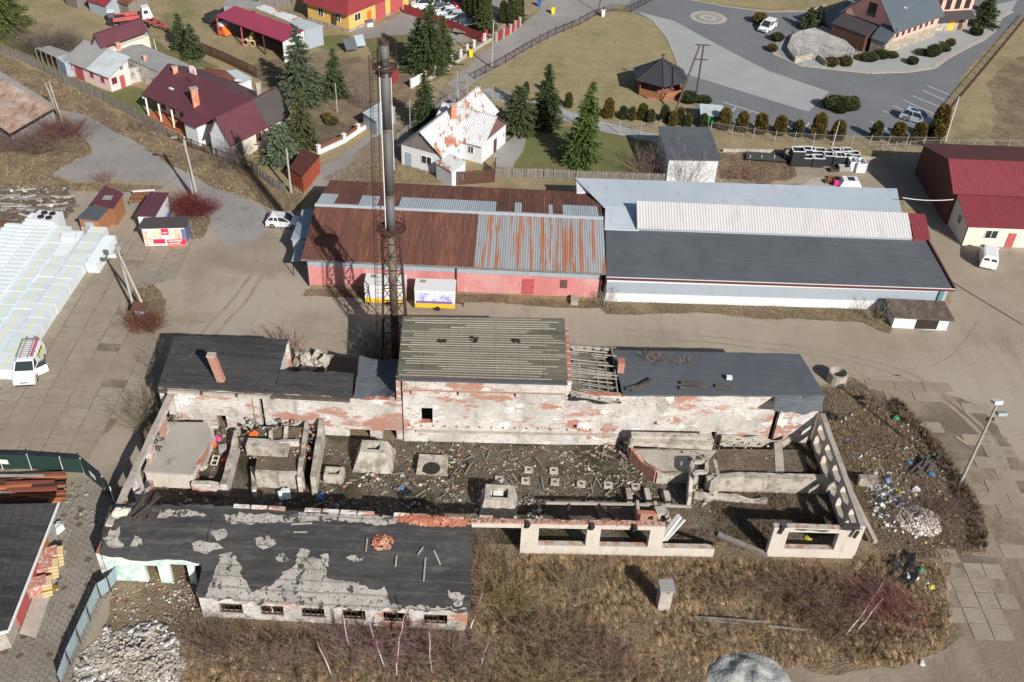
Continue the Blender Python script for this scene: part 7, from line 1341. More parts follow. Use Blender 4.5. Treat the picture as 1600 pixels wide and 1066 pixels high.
cable(W(303,314) + Vector((0,0,8.2)),W(212,492) + Vector((-.4,.6,7.3)),.8,lb='overhead cable between the two concrete poles left of the factory'); cable(W(303,314) + Vector((.6,0,8.2)),W(455,302) + Vector((0,0,6)),.7,lb='overhead cable from the road bend pole to the slim pale pole'); cable(W(1052,182) + Vector((0,0,8.6)),W(714,166) + Vector((0,0,5.3)),1.2,lb='overhead cable from the timber A-pole towards the white cottage')
cable(W(1410,309,5.3),W(1490,312,4.8),.25,lb='white pipe strung between the white warehouse and the red hall',nm='overhead_pipe',r=.06)
mb = MB(); a,b = W(1481,437,.03),W(1598,508,.03); bar(mb,a,b,.1,.04); mb.build('drain_channel',K['dark_and_shade'],kind='structure')
# ---------------------------------------------------------------- fences
def fence(name,lb,pts,h,post_sp,pm,fill=None,fm=None,pitch=.12,th=.03,rail=True,postw=.1,z0=0.0,jitter=0,cat='fence',parts=False,cap=None):
  P_ = [Vector((p.x,p.y,0)) for p in PX(pts)]; t = thing(name,lb,cat,tuple(P_[0])); rng = random.Random(int(P_[0].x * 7)); pk = MB(); rl = MB(); np_ = 0
  for i in range(len(P_) - 1):
    a,b = P_[i],P_[i + 1]; L_ = (b - a).length; d = (b - a) / L_; n = Vector((-d.y,d.x,0)); k = max(1,round(L_ / post_sp)); rz = math.atan2(d.y,d.x)
    for j in range(k + (1 if i == len(P_) - 2 else 0)):
      p = a + d * (L_ * j / k); mb = MB(); mb.box((p.x,p.y,0),postw,postw,h + (.08 if fill != 'mesh' else .15),rz,tilt=(rng.uniform(-.03,.03),rng.uniform(-.03,.03)))
      if cap: mb.box((p.x,p.y,h + .09),postw * 1.4,postw * 1.4,.06,rz)
      mb.build('post',pm,t); np_ += 1
    for z in ((.25,h - .15) if rail else (h - .05,)): bar(rl,a + n * .04 + Vector((0,0,z)),b + n * .04 + Vector((0,0,z)),.05 if fill != 'mesh' else .03,.06 if fill != 'mesh' else .03)
    if fill == 'pickets':
      m_ = int(L_ / pitch)
      for j in range(m_):
        p = a + d * ((j + .5) * pitch) - n * .03; pk.box((p.x,p.y,z0 + .03),pitch * .72,th,(h - z0) * (1 + rng.uniform(-jitter,jitter)),rz,tilt=(0,rng.uniform(-jitter,jitter)))
    elif fill == 'panel':
      for j in range(k):
        u0,u1 = L_ * j / k + postw * .5,L_ * (j + 1) / k - postw * .5; mb = MB(); A,B = a + d * u0,a + d * u1; q = [A - n * .02,B - n * .02,B + n * .02,A + n * .02]; mb.hexa([x + Vector((0,0,z0 + .03)) for x in q],[x + Vector((0,0,h)) for x in q]); mb.build('panel',fm,t)
    elif fill == 'mesh':
      m_ = int(L_ / .35)
      for j in range(m_): p = a + d * (j * .35); bar(pk,p + Vector((0,0,.05)),p + Vector((0,0,h)),.012,.012)
      for z in [x * .3 for x in range(1,int(h / .3) + 1)]: bar(pk,a + Vector((0,0,z)),b + Vector((0,0,z)),.012,.012)
    elif fill == 'bars':
      m_ = int(L_ / .2)
      for j in range(m_): p = a + d * (j * .2); bar(pk,p + Vector((0,0,.1)),p + Vector((0,0,h)),.02,.02)
  if rl.v: rl.build('rail',fm or pm,t,kind='stuff')
  if pk.v: pk.build({'pickets': 'pickets','mesh': 'wire_mesh','bars': 'bars'}[fill],fm or pm,t,kind='stuff')
  return t
fence('picket_fence','long weathered grey picket fence along the verge of the left road',[(-20,72),(0,81),(51,103),(101,130),(162,158),(213,186),(243,203),(262,214)],1.5,2.4,K['wood'],'pickets',K['wood'],.2,jitter=.08)
fence('wire_fence','dark green panel fence below the porch of the maroon house',[(262,214),(300,232),(340,246),(395,268)],1.3,2.2,K['iron'],'bars',K['iron']); fence('picket_fence','leaning grey picket fence at the road bend by the slim pale pole',[(395,268),(430,295),(446,303)],1.4,2.0,K['wood'],'pickets',K['wood'],.22,jitter=.12)
fence('board_fence','dark brown board fence running up the meadow behind the maroon house',[(314,82),(350,97),(402,122)],1.7,2.4,K['darkwood'],'pickets',K['darkwood'],.18,jitter=.04)
fence('board_fence','dark brown board fence beside the white shed with rusty sheets',[(706,290),(772,285),(774,268)],1.9,2.5,K['darkwood'],'pickets',K['darkwood'],.16,jitter=.01); fence('board_fence','long low grey board fence behind the rusty and white warehouses',[(774,278),(850,279),(900,282),(1040,287)],1.4,2.4,K['wood'],'pickets',K['wood'],.2,jitter=.04)
fence('metal_fence','red metal panel fence between the gravel court and the meadow house',[(632,21),(660,30),(695,43),(730,57),(754,67)],1.6,2.6,K['redroof'],'panel',K['redroof'])
fence('metal_fence','red fence with pale posts along the near side of the street',[(775,66),(797,53),(812,42)],1.5,2.4,K['concrete'],'panel',K['redroof'],postw=.35,cap=True); fence('metal_fence','brown iron fence with white posts between the big spruce and the street',[(664,128),(706,102),(720,93),(740,78),(757,68)],1.5,2.6,K['white'],'bars',K['brownrust'],postw=.35,cap=True)
fence('brick_fence','low red and white garden fence beside the track below the garden',[(498,240),(538,222),(560,207),(580,194)],1.1,3.2,K['white'],'panel',K['brownrust'],postw=.4,cap=True); mb = MB(); strip(PX([(498,241),(538,223),(560,208),(581,195)]),.3,0,.55,mb=mb); mb.build('fence_plinth',K['white'],loc=tuple(W(540,222)),label='white painted plinth of the low garden fence',cat='plinth')
fence('white_fence','white panel fence at the foot of the big spruce',[(643,138),(664,127)],1.5,2.0,K['white'],'panel',K['white'],postw=.3); mb = MB(); strip(PX([(664,129),(706,104),(740,80),(770,62)]),.3,0,.45,mb=mb); mb.build('wall_plinth',K['kerb'],loc=tuple(W(706,104)),label='pale concrete plinth under the iron street fence',cat='plinth')
fence('iron_fence','dark ornamental iron fence along the hotel lawn and street',[(742,124),(790,99),(830,75),(868,55),(905,40),(930,26),(955,18),(985,20),(1030,-4)],1.35,2.6,K['iron'],'bars',K['iron'])
fence('wire_mesh_fence','tall wire mesh fence with pale posts around the white cottage',[(622,228),(650,205),(680,186),(702,165),(730,150),(770,155),(800,160)],1.8,2.6,K['polewood'],'mesh',K['greysheet2'])
fence('wire_mesh_fence','wire mesh fence on pale posts below the lawn hedge',[(858,178),(935,206),(1000,212),(1030,207)],1.9,2.4,K['polewood'],'mesh',K['greysheet2'],postw=.09); fence('wire_mesh_fence','wire mesh fence along the thuja hedge of the hotel car park',[(1110,206),(1210,222),(1330,228),(1470,230)],1.6,2.6,K['polewood'],'mesh',K['greysheet2'],postw=.08)
fence('concrete_wall','low concrete boundary wall behind the crates',[(1130,238),(1240,240),(1375,252)],.55,2.6,K['concrete'],'panel',K['concrete'],postw=.12); fence('wire_mesh_fence','wire fence behind the red hall at the right',[(1375,240),(1440,232),(1600,232)],1.4,2.6,K['polewood'],'mesh',K['greysheet2'],postw=.08)
fence('iron_fence','dark kerb fence between the hotel driveway and the right meadow',[(1478,180),(1530,118),(1570,70),(1604,28)],1.2,3.0,K['iron'],'bars',K['iron'])
# green screen fence in the lower left with white posts
fence('screen_fence','dark green screen fence with thin white posts in the lower left corner',[(-30,731),(5,733),(50,734),(100,738),(132,740),(165,768),(178,784)],1.75,3.2,K['white'],'panel',mat('dark green mesh screen',(.018,.04,.035),.8),postw=.07,z0=.05)
for x,y in ((6,721),(145,742)): p = W(x,y,1.3); mb = MB(); mb.box((p.x,p.y - .1,1.1),.85,.03,.5,-.02 if x < 50 else -.7); mb.build('notice_board',K['white'],loc=tuple(p),label='small white notice board on the green screen fence, ' + ('at the left edge' if x < 50 else 'near the corner'),cat='sign')
# blue sheet fence along the hexagonal pavers
t = thing('sheet_fence','bent blue-grey corrugated sheet fence along the rubble heap','fence',tuple(W(150,960))); K['bluesheet'] = mat('blue grey fence sheet',(.27,.36,.4),.6,[('noise',1,(1,1,.3),(.2,.27,.3),.5,.7),('noise',4,I3,(.3,.2,.14),.68,.76,.7)],rnd=.06)
FP = [(95,1078),(108,1040),(124,1005),(140,970),(156,935),(172,925),(192,900),(184,888)]
for i in range(len(FP) - 1):
  a,b = W(*FP[i]),W(*FP[i + 1]); n = max(1,round((b - a).length / 1.0)); h = 1.75
  for s in range(n):
    p,q = a.lerp(b,s / n),a.lerp(b,(s + 1) / n - .01); d = (q - p).normalized(); nn = Vector((-d.y,d.x,0)) * .04; V = []
    for k in range(9): r_ = p.lerp(q,k / 8) + nn * (k % 2); V += [r_ + Vector((-.12,0,.05)),r_ + Vector((.12,0,h))]
    mb = MB(); mb.add(V,[(2 * k,2 * k + 2,2 * k + 3,2 * k + 1) for k in range(8)]); mb.build('sheet',K['bluesheet'],t)
  mb = MB(); mb.box(a + Vector((.1,0,0)),.08,.08,1.8); mb.build('post',K['iron'],t)
# banner on the street fence
a,b = W(752,66,.2),W(762,56,.2); mb = MB(); vwall(mb,Vector((a.x,a.y - .2,0)),Vector((b.x,b.y - .2,0)),1.4,.03,z0=.35); o = mb.build('banner',adred,loc=tuple(a),label='red and white advertising banner on the street fence',cat='banner'); mb = MB(); vwall(mb,Vector((a.x + .2,a.y - .22,0)),Vector((b.x - .1,b.y - .24,0)),.8,.02,z0=.45); mb.build('banner_text_strip',K['white'],o)
# ---------------------------------------------------------------- vegetation
def tri_ribbons(P0,P1,w0,w1,rg):
  """thin quads from P0 to P1, facing random ways"""
  d = P1 - P0; s = np.cross(d,rg.normal(size=d.shape)); s /= np.linalg.norm(s,axis=1)[:,None] + 1e-9
  V = np.stack([P0 - s * w0[:,None],P0 + s * w0[:,None],P1 + s * w1[:,None],P1 - s * w1[:,None]],1).reshape(-1,3)
  return V,np.arange(len(V),dtype=np.int32).reshape(-1,4)
def twigs(seed,n,h,spread,levels=2,kids=4,w=.022,droop=0,base=.25,up=1.0):
  """bare shrub: stems fan out of the ground, each forking twice; returns start, end, widths"""
  rg = np.random.default_rng(seed); A = np.c_[rg.normal(0,base,n),rg.normal(0,base,n),np.zeros(n)]
  dirv = np.c_[A[:,0] / base * spread * .5 + rg.normal(0,spread * .5,n),A[:,1] / base * spread * .5 + rg.normal(0,spread * .5,n),np.full(n,up)]; dirv /= np.linalg.norm(dirv,axis=1)[:,None]
  Ls = h * rg.uniform(.5,1,n); segs = []; B = A + dirv * Ls[:,None] * .5; segs.append((A,B,np.full(n,w),np.full(n,w * .7)))
  d2 = dirv + rg.normal(0,.12,(n,3)); C_ = B + d2 * Ls[:,None] * .5; segs.append((B,C_,np.full(n,w * .7),np.full(n,w * .25)))
  src = [(A,C_,dirv,Ls)]
  for lv in range(levels):
    A0,C0,D0,L0 = src[-1]; m_ = len(A0) * kids; idx = np.repeat(np.arange(len(A0)),kids); t = rg.uniform(.3,.95,m_)[:,None]; S_ = A0[idx] * (1 - t) + C0[idx] * t
    D = D0[idx] + rg.normal(0,.45,(m_,3)); D[:,2] -= droop; D /= np.linalg.norm(D,axis=1)[:,None]; L_ = L0[idx] * rg.uniform(.25,.5,m_); E_ = S_ + D * L_[:,None]; ww = w * (.5 if lv == 0 else .33)
    segs.append((S_,E_,np.full(m_,ww),np.full(m_,ww * .3))); src.append((S_,E_,D,L_))
  return [np.concatenate([s[i] for s in segs]) for i in range(4)]
def shrub(name,label,cat,loc,seed,n,h,spread,col,group=None,kids=4,levels=2,w=.022,base=.25,var=.3,up=1.0,kind=None,rx=1):
  A,B,w0,w1 = twigs(seed,n,h,spread,levels,kids,w,base=base,up=up); A[:,0] *= rx; B[:,0] *= rx; rg = np.random.default_rng(seed + 1); V,Fq = tri_ribbons(A,B,w0,w1,rg); V[:,2] = np.maximum(V[:,2],0.01)
  c = np.array(col)[None] * rg.uniform(1 - var,1 + var,(len(Fq),1)); o = npmesh(name,V + np.array(loc),Fq,K['leaf'],c,loc=loc); return tag(o,label,cat,group,kind)
def spruce_mesh(seed,h,r,col,dens=1.0,shape=1.0,blunt=0.0):
  rg = np.random.default_rng(seed); V = []; C = []; lv = int(h / .33)
  for k in range(lv):
    z = h * (.06 + .93 * k / lv); t = 1 - k / lv; R_ = r * (t ** shape) * rg.uniform(.75,1.15) + .12; nb = max(5,int(19 * (.35 + t) * dens))
    for b in range(nb):
      a = rg.uniform(0,6.283); Rb = R_ * rg.uniform(.7,1.1); n = max(3,int(Rb / .17)); s = np.linspace(.12,1,n); x = s * Rb; sag = -(.35 + .15 * np.sin(a * 2 + seed)) * s * Rb * (.5 + t * .5) + .12 * s ** 2 * Rb
      P = np.c_[np.cos(a) * x,np.sin(a) * x,z + sag + rg.normal(0,.04,n)]
      for q in range(3):
        d = rg.normal(0,1,(n,3)); d[:,2] = -abs(d[:,2]) * .6; d[:,0] += np.cos(a) * .9; d[:,1] += np.sin(a) * .9; d /= np.linalg.norm(d,axis=1)[:,None]
        e = np.cross(d,rg.normal(size=(n,3))); e /= np.linalg.norm(e,axis=1)[:,None]; L_ = rg.uniform(.22,.42,n)[:,None]; Wn = rg.uniform(.06,.12,n)[:,None]
        V.append(np.stack([P - e * Wn,P + d * L_,P + e * Wn],1).reshape(-1,3)); C.append(np.array(col)[None] * 1.35 * rg.uniform(.5,1.4,(n,1)) * (1 + .25 * (s[:,None] - .5)))
  return np.concatenate(V),np.arange(sum(len(v) for v in V),dtype=np.int32).reshape(-1,3),np.concatenate(C)
def spruce(label,px,seed,h,r,col=(.045,.06,.025),dens=1.0,shape=.85,grp='spruces in the gardens'):
  p = W(*px); t = thing('spruce_tree',label,'tree',tuple(p),grp); V,Fq,C = spruce_mesh(seed,h,r * 1.13,col,dens,shape); o = npmesh('crown',V,Fq,K['leaf'],C,parent=t)
  mb = MB(); mb.tube(p,p + Vector((0,0,h * .93)),.16 + h * .008,.03,n=7); mb.build('trunk',K['bark'],t)
  return t
spruce('broad blue-green spruce between the wing house and the garden',(472,158),1,11.5,3.4,(.06,.075,.045)); spruce('slim spruce right of the broad blue-green one',(524,150),2,7.5,1.9)
spruce('tall dense dark spruce, leftmost of the big clump left of the street',(655,108),3,8.5,2.8,(.035,.05,.018)); spruce('highest spruce in the middle of the big clump left of the street',(672,112),4,11.5,3.0,(.04,.055,.02)); spruce('spruce at the right of the big clump left of the street',(692,100),5,8.0,2.4,(.042,.055,.02))
spruce('narrow dark spruce behind the white cottage',(664,202),6,8.8,2.1,(.035,.05,.018)); spruce('spruce below the broad blue-green one near the wing house',(474,228),7,8.4,2.1,(.055,.06,.025)); spruce('rounded blue-green pine beside the rust brown garage',(440,252),8,5.6,2.5,(.075,.095,.06),1.3,.5)
spruce('rounded green conifer right of the white cottage',(812,206),9,7.0,2.6,(.05,.062,.025),1.2,.55); spruce('dark pointed spruce right of the rounded conifer',(852,198),10,9.6,2.2,(.032,.045,.018)); spruce('leaning bright green spruce on the garden lawn',(903,255),11,12.0,2.5,(.05,.075,.02)).rotation_euler = (.0,.10,0)
spruce('pointed spruce behind the barn house',(285,78),12,6.2,1.5,(.04,.055,.022)); spruce('spruce beside the pointed one behind the barn house',(303,90),13,5.6,1.7,(.038,.05,.022)); spruce('large green spruce in the top left corner',(10,50),14,9.5,4.2,(.06,.07,.02),1.1,.6); spruce('spruce by the street lamp pole near the red fence',(757,50),15,6.5,2.0,(.045,.055,.02)); spruce('dark spruce at the top edge by the street',(802,32),16,5.5,2.0,(.045,.055,.02))
spruce('dark spruce in the hotel garden at the top right',(1536,40),17,6.0,2.6,(.035,.048,.02)); spruce('spruce by the glazed corner of the hotel',(1262,46),18,4.2,1.9,(.04,.055,.025)); spruce('spruce left of the hotel terrace',(1276,42),19,4.0,1.6,(.035,.05,.022))
# clipped conifers: leaf clumps over a dark core
def bush_mesh(seed,rx,rz,n,col,cyl=True):
  rg = np.random.default_rng(seed); th = rg.uniform(0,6.283,n); u = rg.uniform(0.02,1,n)
  prof = np.where(u < .7,1.02 - .22 * u / .7 - .25 * (u < .12),.8 * np.sqrt(np.clip(1 - ((u - .7) / .3) ** 2,0,1)) ** 1.3) if cyl else np.sqrt(np.clip(1 - (2 * u - 1) ** 2 * .98,0,1))
  rr = rx * prof * rg.uniform(.8,1.08,n) * (1 + .1 * np.sin(th * 3 + seed) * np.sin(u * 7 + seed)); P = np.c_[np.cos(th) * rr,np.sin(th) * rr,u * rz]; d = np.c_[np.cos(th),np.sin(th),rg.uniform(.2,1.5,n)] + rg.normal(0,.4,(n,3)); d /= np.linalg.norm(d,axis=1)[:,None]
  e = np.cross(d,rg.normal(size=(n,3))); e /= np.linalg.norm(e,axis=1)[:,None]; L_ = rg.uniform(.12,.28,n)[:,None]; V = np.stack([P - e * L_ * .35,P + d * L_,P + e * L_ * .35],1).reshape(-1,3)
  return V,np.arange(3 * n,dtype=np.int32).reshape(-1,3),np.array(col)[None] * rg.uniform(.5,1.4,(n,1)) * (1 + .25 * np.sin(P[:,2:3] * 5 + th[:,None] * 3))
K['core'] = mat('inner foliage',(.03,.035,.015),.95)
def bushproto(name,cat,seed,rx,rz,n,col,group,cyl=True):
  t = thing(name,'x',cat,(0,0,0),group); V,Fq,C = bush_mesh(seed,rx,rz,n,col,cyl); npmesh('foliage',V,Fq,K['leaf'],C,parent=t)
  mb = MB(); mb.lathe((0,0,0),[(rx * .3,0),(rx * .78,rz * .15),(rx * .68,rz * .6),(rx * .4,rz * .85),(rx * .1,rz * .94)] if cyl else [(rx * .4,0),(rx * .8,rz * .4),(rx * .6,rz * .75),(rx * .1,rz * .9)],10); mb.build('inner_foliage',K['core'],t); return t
gold,olive,dgreen = (.15,.11,.028),(.095,.095,.03),(.06,.075,.03); G_ = 'clipped thujas along the hotel boundary'
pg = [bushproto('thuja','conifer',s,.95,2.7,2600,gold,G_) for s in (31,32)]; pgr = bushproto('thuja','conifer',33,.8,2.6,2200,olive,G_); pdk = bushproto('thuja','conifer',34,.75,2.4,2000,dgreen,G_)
HEDGE = [(950,184,0,1,'golden thuja at the left end of the lawn hedge'),(973,186,3,.9,'dark grey-green clipped conifer, second in the lawn hedge'),(987,188,2,.7,'small olive thuja, third in the lawn hedge'),(1003,187,2,1,'olive thuja left of the timber A-pole'),(1016,192,2,.85,'small olive thuja close to the timber A-pole'),(1037,190,3,1,'dark round conifer in front of the gazebo'),(1050,196,1,.75,'small golden thuja between round conifer and car park'),(1061,194,2,1,'olive thuja below the two legged pole'),(1074,198,2,.8,'small olive thuja left of the waste shelter'),(1098,200,3,.9,'dark round conifer before the waste shelter'),(1130,202,0,1.15,'broad golden thuja right of the waste shelter'),(1158,205,1,1.1,'golden thuja, second right of the waste shelter'),(1187,208,0,1.1,'golden thuja, third right of the waste shelter'),(1217,210,1,1.1,'golden thuja in the middle of the car park hedge'),(1245,213,2,1.05,'slim green thuja in the car park hedge'),(1276,216,0,1.25,'broadest golden thuja in the car park hedge'),(1307,218,1,1.1,'golden thuja behind the slanting mast'),(1367,218,2,1.05,'green thuja right of the hedge gap'),(1400,222,0,1.2,'golden thuja, second right of the hedge gap'),(1432,224,1,1.1,'golden thuja near the hedge end'),(1455,220,2,1.1,'olive thuja behind the hedge end'),(1462,226,0,1.15,'golden thuja at the very end of the hedge'),(1466,204,1,1.3,'tall golden thuja behind the silver blue car'),(850,142,3,.6,'small dark thuja on the lawn behind the spruces'),(822,146,3,.7,'small dark thuja on the lawn near the street fence'),(888,168,2,.9,'olive thuja behind the garden spruces'),(866,170,3,.9,'dark thuja behind the pointed garden spruce')]
for i,(x,y,k,s,lb) in enumerate(HEDGE):
  pr_ = [pg[0],pg[1],pgr,pdk][k]; place(pr_,W(x,y),i * 1.3,(s * random.Random(i + 7).uniform(.8,1),s * random.Random(i + 3).uniform(.8,1),s * random.Random(i).uniform(.88,1.14)),lb)
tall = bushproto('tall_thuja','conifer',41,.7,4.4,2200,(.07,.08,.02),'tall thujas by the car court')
for i,(x,y) in enumerate(((729,20),(737,23),(746,26),(754,29),(762,31),(786,36),(797,38),(812,26),(741,16))): place(tall,W(x,y),i * 2.1,(1,1,1 - .06 * (i % 3)),'tall slim thuja beside the car court, ' + ('leftmost of the left row','second of the left row','third of the left row','fourth of the left row','last of the left row','left one by the street fence','second by the street fence','farthest right by the street','rear one of the left row')[i])
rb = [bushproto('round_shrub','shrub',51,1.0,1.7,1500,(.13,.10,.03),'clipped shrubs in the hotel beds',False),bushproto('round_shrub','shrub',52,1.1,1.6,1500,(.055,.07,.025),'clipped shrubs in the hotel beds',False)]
for i,(x,y,k,s,lb) in enumerate(((1299,103,0,.95,'golden brown ball shrub at the left below the terrace'),(1320,103,0,.95,'golden brown ball shrub, second from the left below the terrace'),(1343,94,0,.8,'golden brown ball shrub at the terrace end'),(1357,96,1,1.15,'large dark green shrub right of the terrace'),(1377,92,1,.95,'dark green shrub by the stone wall'),(1392,90,1,.8,'dark green shrub at the hotel corner'),(1425,100,1,.95,'dark shrub by the flagstone path'),(1457,88,1,1.2,'low dark juniper mound beside the courtyard'),(1484,72,0,.9,'golden juniper mound beside the courtyard'),(1472,80,1,.9,'green juniper between the two mounds'),(1524,55,1,.9,'dark shrub beside the garden steps'),(1206,80,0,.8,'bright yellow shrub in the driveway bed'),(1214,64,1,1.2,'dark green shrub in the driveway bed'),(1186,36,0,1.1,'orange brown shrub beside the white van on the driveway'),(1305,172,1,1.5,'large dark shrub on the driveway island'),(1321,170,1,1.4,'second large dark shrub on the driveway island'),(1312,176,1,1.1,'low front shrub on the driveway island'),(1293,168,1,.8,'upright shrub at the left of the driveway island'),(1333,160,1,.8,'upright shrub at the right of the driveway island'),(1076,160,1,1.1,'rounded tree-like shrub beside the gazebo'),(1100,162,1,.8,'small cone shrub by the parking bays'),(519,194,0,.9,'golden shrub in the garden by the low fence'),(512,187,0,.7,'small reddish shrub in the garden'),(1540,18,1,1.1,'round shrub at the top right of the hotel garden'),(1440,86,1,.8,'low dark juniper at the driveway kerb'))): place(rb[k],W(x,y),i,(s * (1 + .2 * math.sin(i * 3)),s * (1 + .2 * math.cos(i * 5)),s * (.85 + .15 * math.sin(i * 2))),lb)
strip(PX([(1278,164),(1290,172),(1312,178),(1334,166),(1336,156)]),.25,.0,.12).build('kerb',K['kerb'],kind='structure'); sheet('island_bed',[(1278,164),(1290,172),(1312,178),(1334,166),(1336,156),(1300,152)],K['straw'],.045,.1)
# bare shrubs
gs = 'bare shrubs'
for i,(x,y,n,h,sp,c,lb,ry) in enumerate(((303,335,330,2.6,.75,(.13,.03,.035),'dense red-stemmed shrub around the double concrete pole',1.4),(228,512,300,1.7,.7,(.16,.07,.05),'reddish bare shrub round the meter cabinet',1.2),(272,585,60,3.2,.9,(.22,.18,.15),'grey bare shrub at the upper left corner of the ruin',1),(232,665,90,3.4,.8,(.19,.17,.1),'grey-green bare shrub beside the left wall of the ruin',1),(445,560,60,3.6,.5,(.28,.17,.14),'pale pinkish bare shrub behind the ruin',1),(590,555,110,3.0,.7,(.2,.15,.11),'brown bare shrub at the foot of the lattice tower',1.2),(70,85,220,4.6,.55,(.12,.10,.085),'large grey bare shrub in the top left garden',1.5),(105,78,150,3.4,.6,(.13,.11,.09),'grey bare shrub left of the open shed',1.3),(40,235,260,3.0,.8,(.14,.09,.08),'tangled bare shrub against the striped roof building',2),(100,215,220,3.0,.8,(.13,.06,.06),'reddish tangled shrub at the corner of the striped roof building',1.6),(370,262,120,4.2,.6,(.13,.11,.1),'grey bare tree before the white gable of the wing house',1),(1075,292,60,5.5,.6,(.26,.2,.17),'pale bare tree in front of the white block building',1),(1015,272,90,4.0,.7,(.2,.13,.12),'reddish bare shrub at the dark side of the block building',1.2),(880,235,25,2.2,.8,(.2,.16,.12),'little bare tree on the garden lawn',1),(1440,820,60,4.2,.5,(.13,.09,.08),'dark bare shrub on the rubbish bank',1.4),(1395,960,110,2.0,.6,(.2,.075,.075),'red-tinged shrub near the white birch stem',1.5),(165,284,50,1.9,.7,(.25,.14,.13),'small pinkish shrub behind the maroon kiosk',1),(570,168,60,5.0,.5,(.2,.17,.14),'bare tree in the meadow left of the chimney',1),(220,205,60,2.0,.7,(.17,.12,.1),'thin bare shrub by the picket fence',1.5),(950,478,30,2.2,.6,(.3,.26,.2),'pale weeds at the joint of the two warehouses',1),(1365,500,30,2.6,.5,(.28,.24,.18),'pale weeds left of the small white shed',1),(335,1015,130,2.4,.7,(.16,.11,.09),'dark bare shrub in front of the front block',1.2),(345,690,24,1.4,.7,(.2,.15,.1),'dry weeds inside the ruin',1),(560,1025,130,2.4,.6,(.2,.13,.13),'purplish thicket in front of the front block',2.2),(900,925,110,1.8,.7,(.25,.19,.12),'low brown scrub left of the square shaft',1.5),(1140,930,80,1.5,.8,(.22,.15,.1),'low scrub right of the square shaft',1.6),(1130,1000,80,1.4,.8,(.26,.2,.13),'straw coloured scrub below the planks',1.8),(660,1022,80,2.3,.55,(.23,.14,.14),'purplish scrub below the right half of the front block',1.8),(390,1018,70,2.0,.6,(.22,.16,.12),'brown scrub below the left windows of the front block',1.6),(1480,800,90,1.2,.9,(.14,.1,.08),'dark low scrub on the edge of the bank',1.6),(1400,700,60,1.1,.9,(.2,.14,.1),'low brown scrub in the middle of the bank',1.8),(1340,700,60,1.2,.9,(.22,.15,.1),'low brown scrub beside the right wall',1.6),(790,950,190,2.4,.6,(.24,.19,.1),'olive brown willow shrub right of the front block',1.5),(760,880,80,2.0,.6,(.22,.16,.1),'brown shrub in the open bay beside the front block',1),(860,1010,170,2.3,.6,(.23,.17,.11),'brown willow shrub in the middle of the south field',1.6),(940,1040,170,2.4,.6,(.22,.14,.12),'purplish brown shrub in the lower middle of the field',1.6),(700,1040,140,2.4,.6,(.22,.15,.12),'grey-brown shrub among the birches at the bottom edge',1.6),(850,1065,140,2.2,.6,(.25,.2,.11),'olive shrub at the bottom edge',1.6),(1245,930,130,1.9,.8,(.2,.13,.1),'brown scrub below the right corner wall',1.8),(1300,975,130,1.9,.8,(.19,.12,.1),'reddish brown scrub left of the long birch trunk',1.6),(1360,930,100,1.8,.8,(.2,.11,.1),'dark scrub above the long birch trunk',1.4),(445,1040,110,2.2,.7,(.2,.14,.12),'thin purplish scrub at the bottom left of the field',1.6),(1180,285,120,1.8,.9,(.22,.14,.11),'reddish scrub beside the pipe rack',2))):
  shrub('bare_shrub',lb,'shrub',tuple(W(x,y)),100 + i,n,h,sp,c,gs,base=.25 + h * .08 * ry,rx=ry)
# young birches with white stems in the lower thicket
def birch(i,px,h,lean,lb):
  p = W(*px); t = thing('young_birch',lb,'tree',tuple(p),'young birches'); rr = random.Random(i); q = p.copy(); d = Vector((lean[0],lean[1],1)).normalized(); mb = MB(); n = 7
  for k in range(n): e = q + (d + Vector((rr.uniform(-.12,.12),rr.uniform(-.12,.12),0))) * (h / n); mb.tube(q,e,.055 * (1 - k / n * .8),.055 * (1 - (k + 1) / n * .8),n=5,cap=False); q = e
  mb.build('trunk',K['birchbark'],t); rg = np.random.default_rng(i); m_ = 260; s = rg.uniform(.25,1,m_); P = np.array(p)[None] + np.array(d)[None] * (s * h)[:,None]; D = rg.normal(0,.6,(m_,3)) + np.array([lean[0],lean[1],.9]); D /= np.linalg.norm(D,axis=1)[:,None]; L_ = rg.uniform(.3,1.1,m_) * (1.15 - s)
  E_ = P + D * L_[:,None]; V,Fq = tri_ribbons(P,E_,np.full(m_,.012),np.full(m_,.004),rg); o = npmesh('twigs',V,Fq,K['leaf'],np.array([.2,.1,.1])[None] * rg.uniform(.7,1.3,(m_,1)),loc=tuple(p)); o.parent = t; o.location = (0,0,0)
K['birchbark'] = mat('birch bark',(.62,.6,.56),.8,[('noise',3,(1,1,4),(.25,.22,.2),.58,.66)])
for i,(x,y,h,l,lb) in enumerate(((545,1015,3.6,(-.1,.1),'white birch stem below the third window of the front block'),(600,1040,4.2,(-.25,.2),'leaning birch stem in the thicket left of centre'),(618,1060,4.0,(.05,.2),'birch at the bottom edge, left of centre'),(622,1010,4.4,(.2,.1),'tall birch stem leaning right in front of the front block'),(675,1050,4.0,(-.05,.2),'birch stem right of the leaning group'),(735,982,3.4,(.2,.2),'birch at the corner of the front block'),(428,965,3.0,(-.1,.1),'thin birch before the fourth window'),(520,1060,3.4,(-.25,.25),'thin birch at the bottom edge under the purplish thicket'),(752,1040,3.2,(.2,.1),'thin birch right of the front block'),(462,555,3.4,(.05,0),'thin birch beside the white gable end of the ruin'),(452,560,3.2,(-.15,0),'pale birch behind the left roof'),(1322,992,5.2,(.45,.3),'long white birch trunk leaning across the reddish scrub'),(1340,985,3.4,(.5,.3),'thin birch leaning beside the long white trunk'))): birch(i,(x,y),h,l,lb)
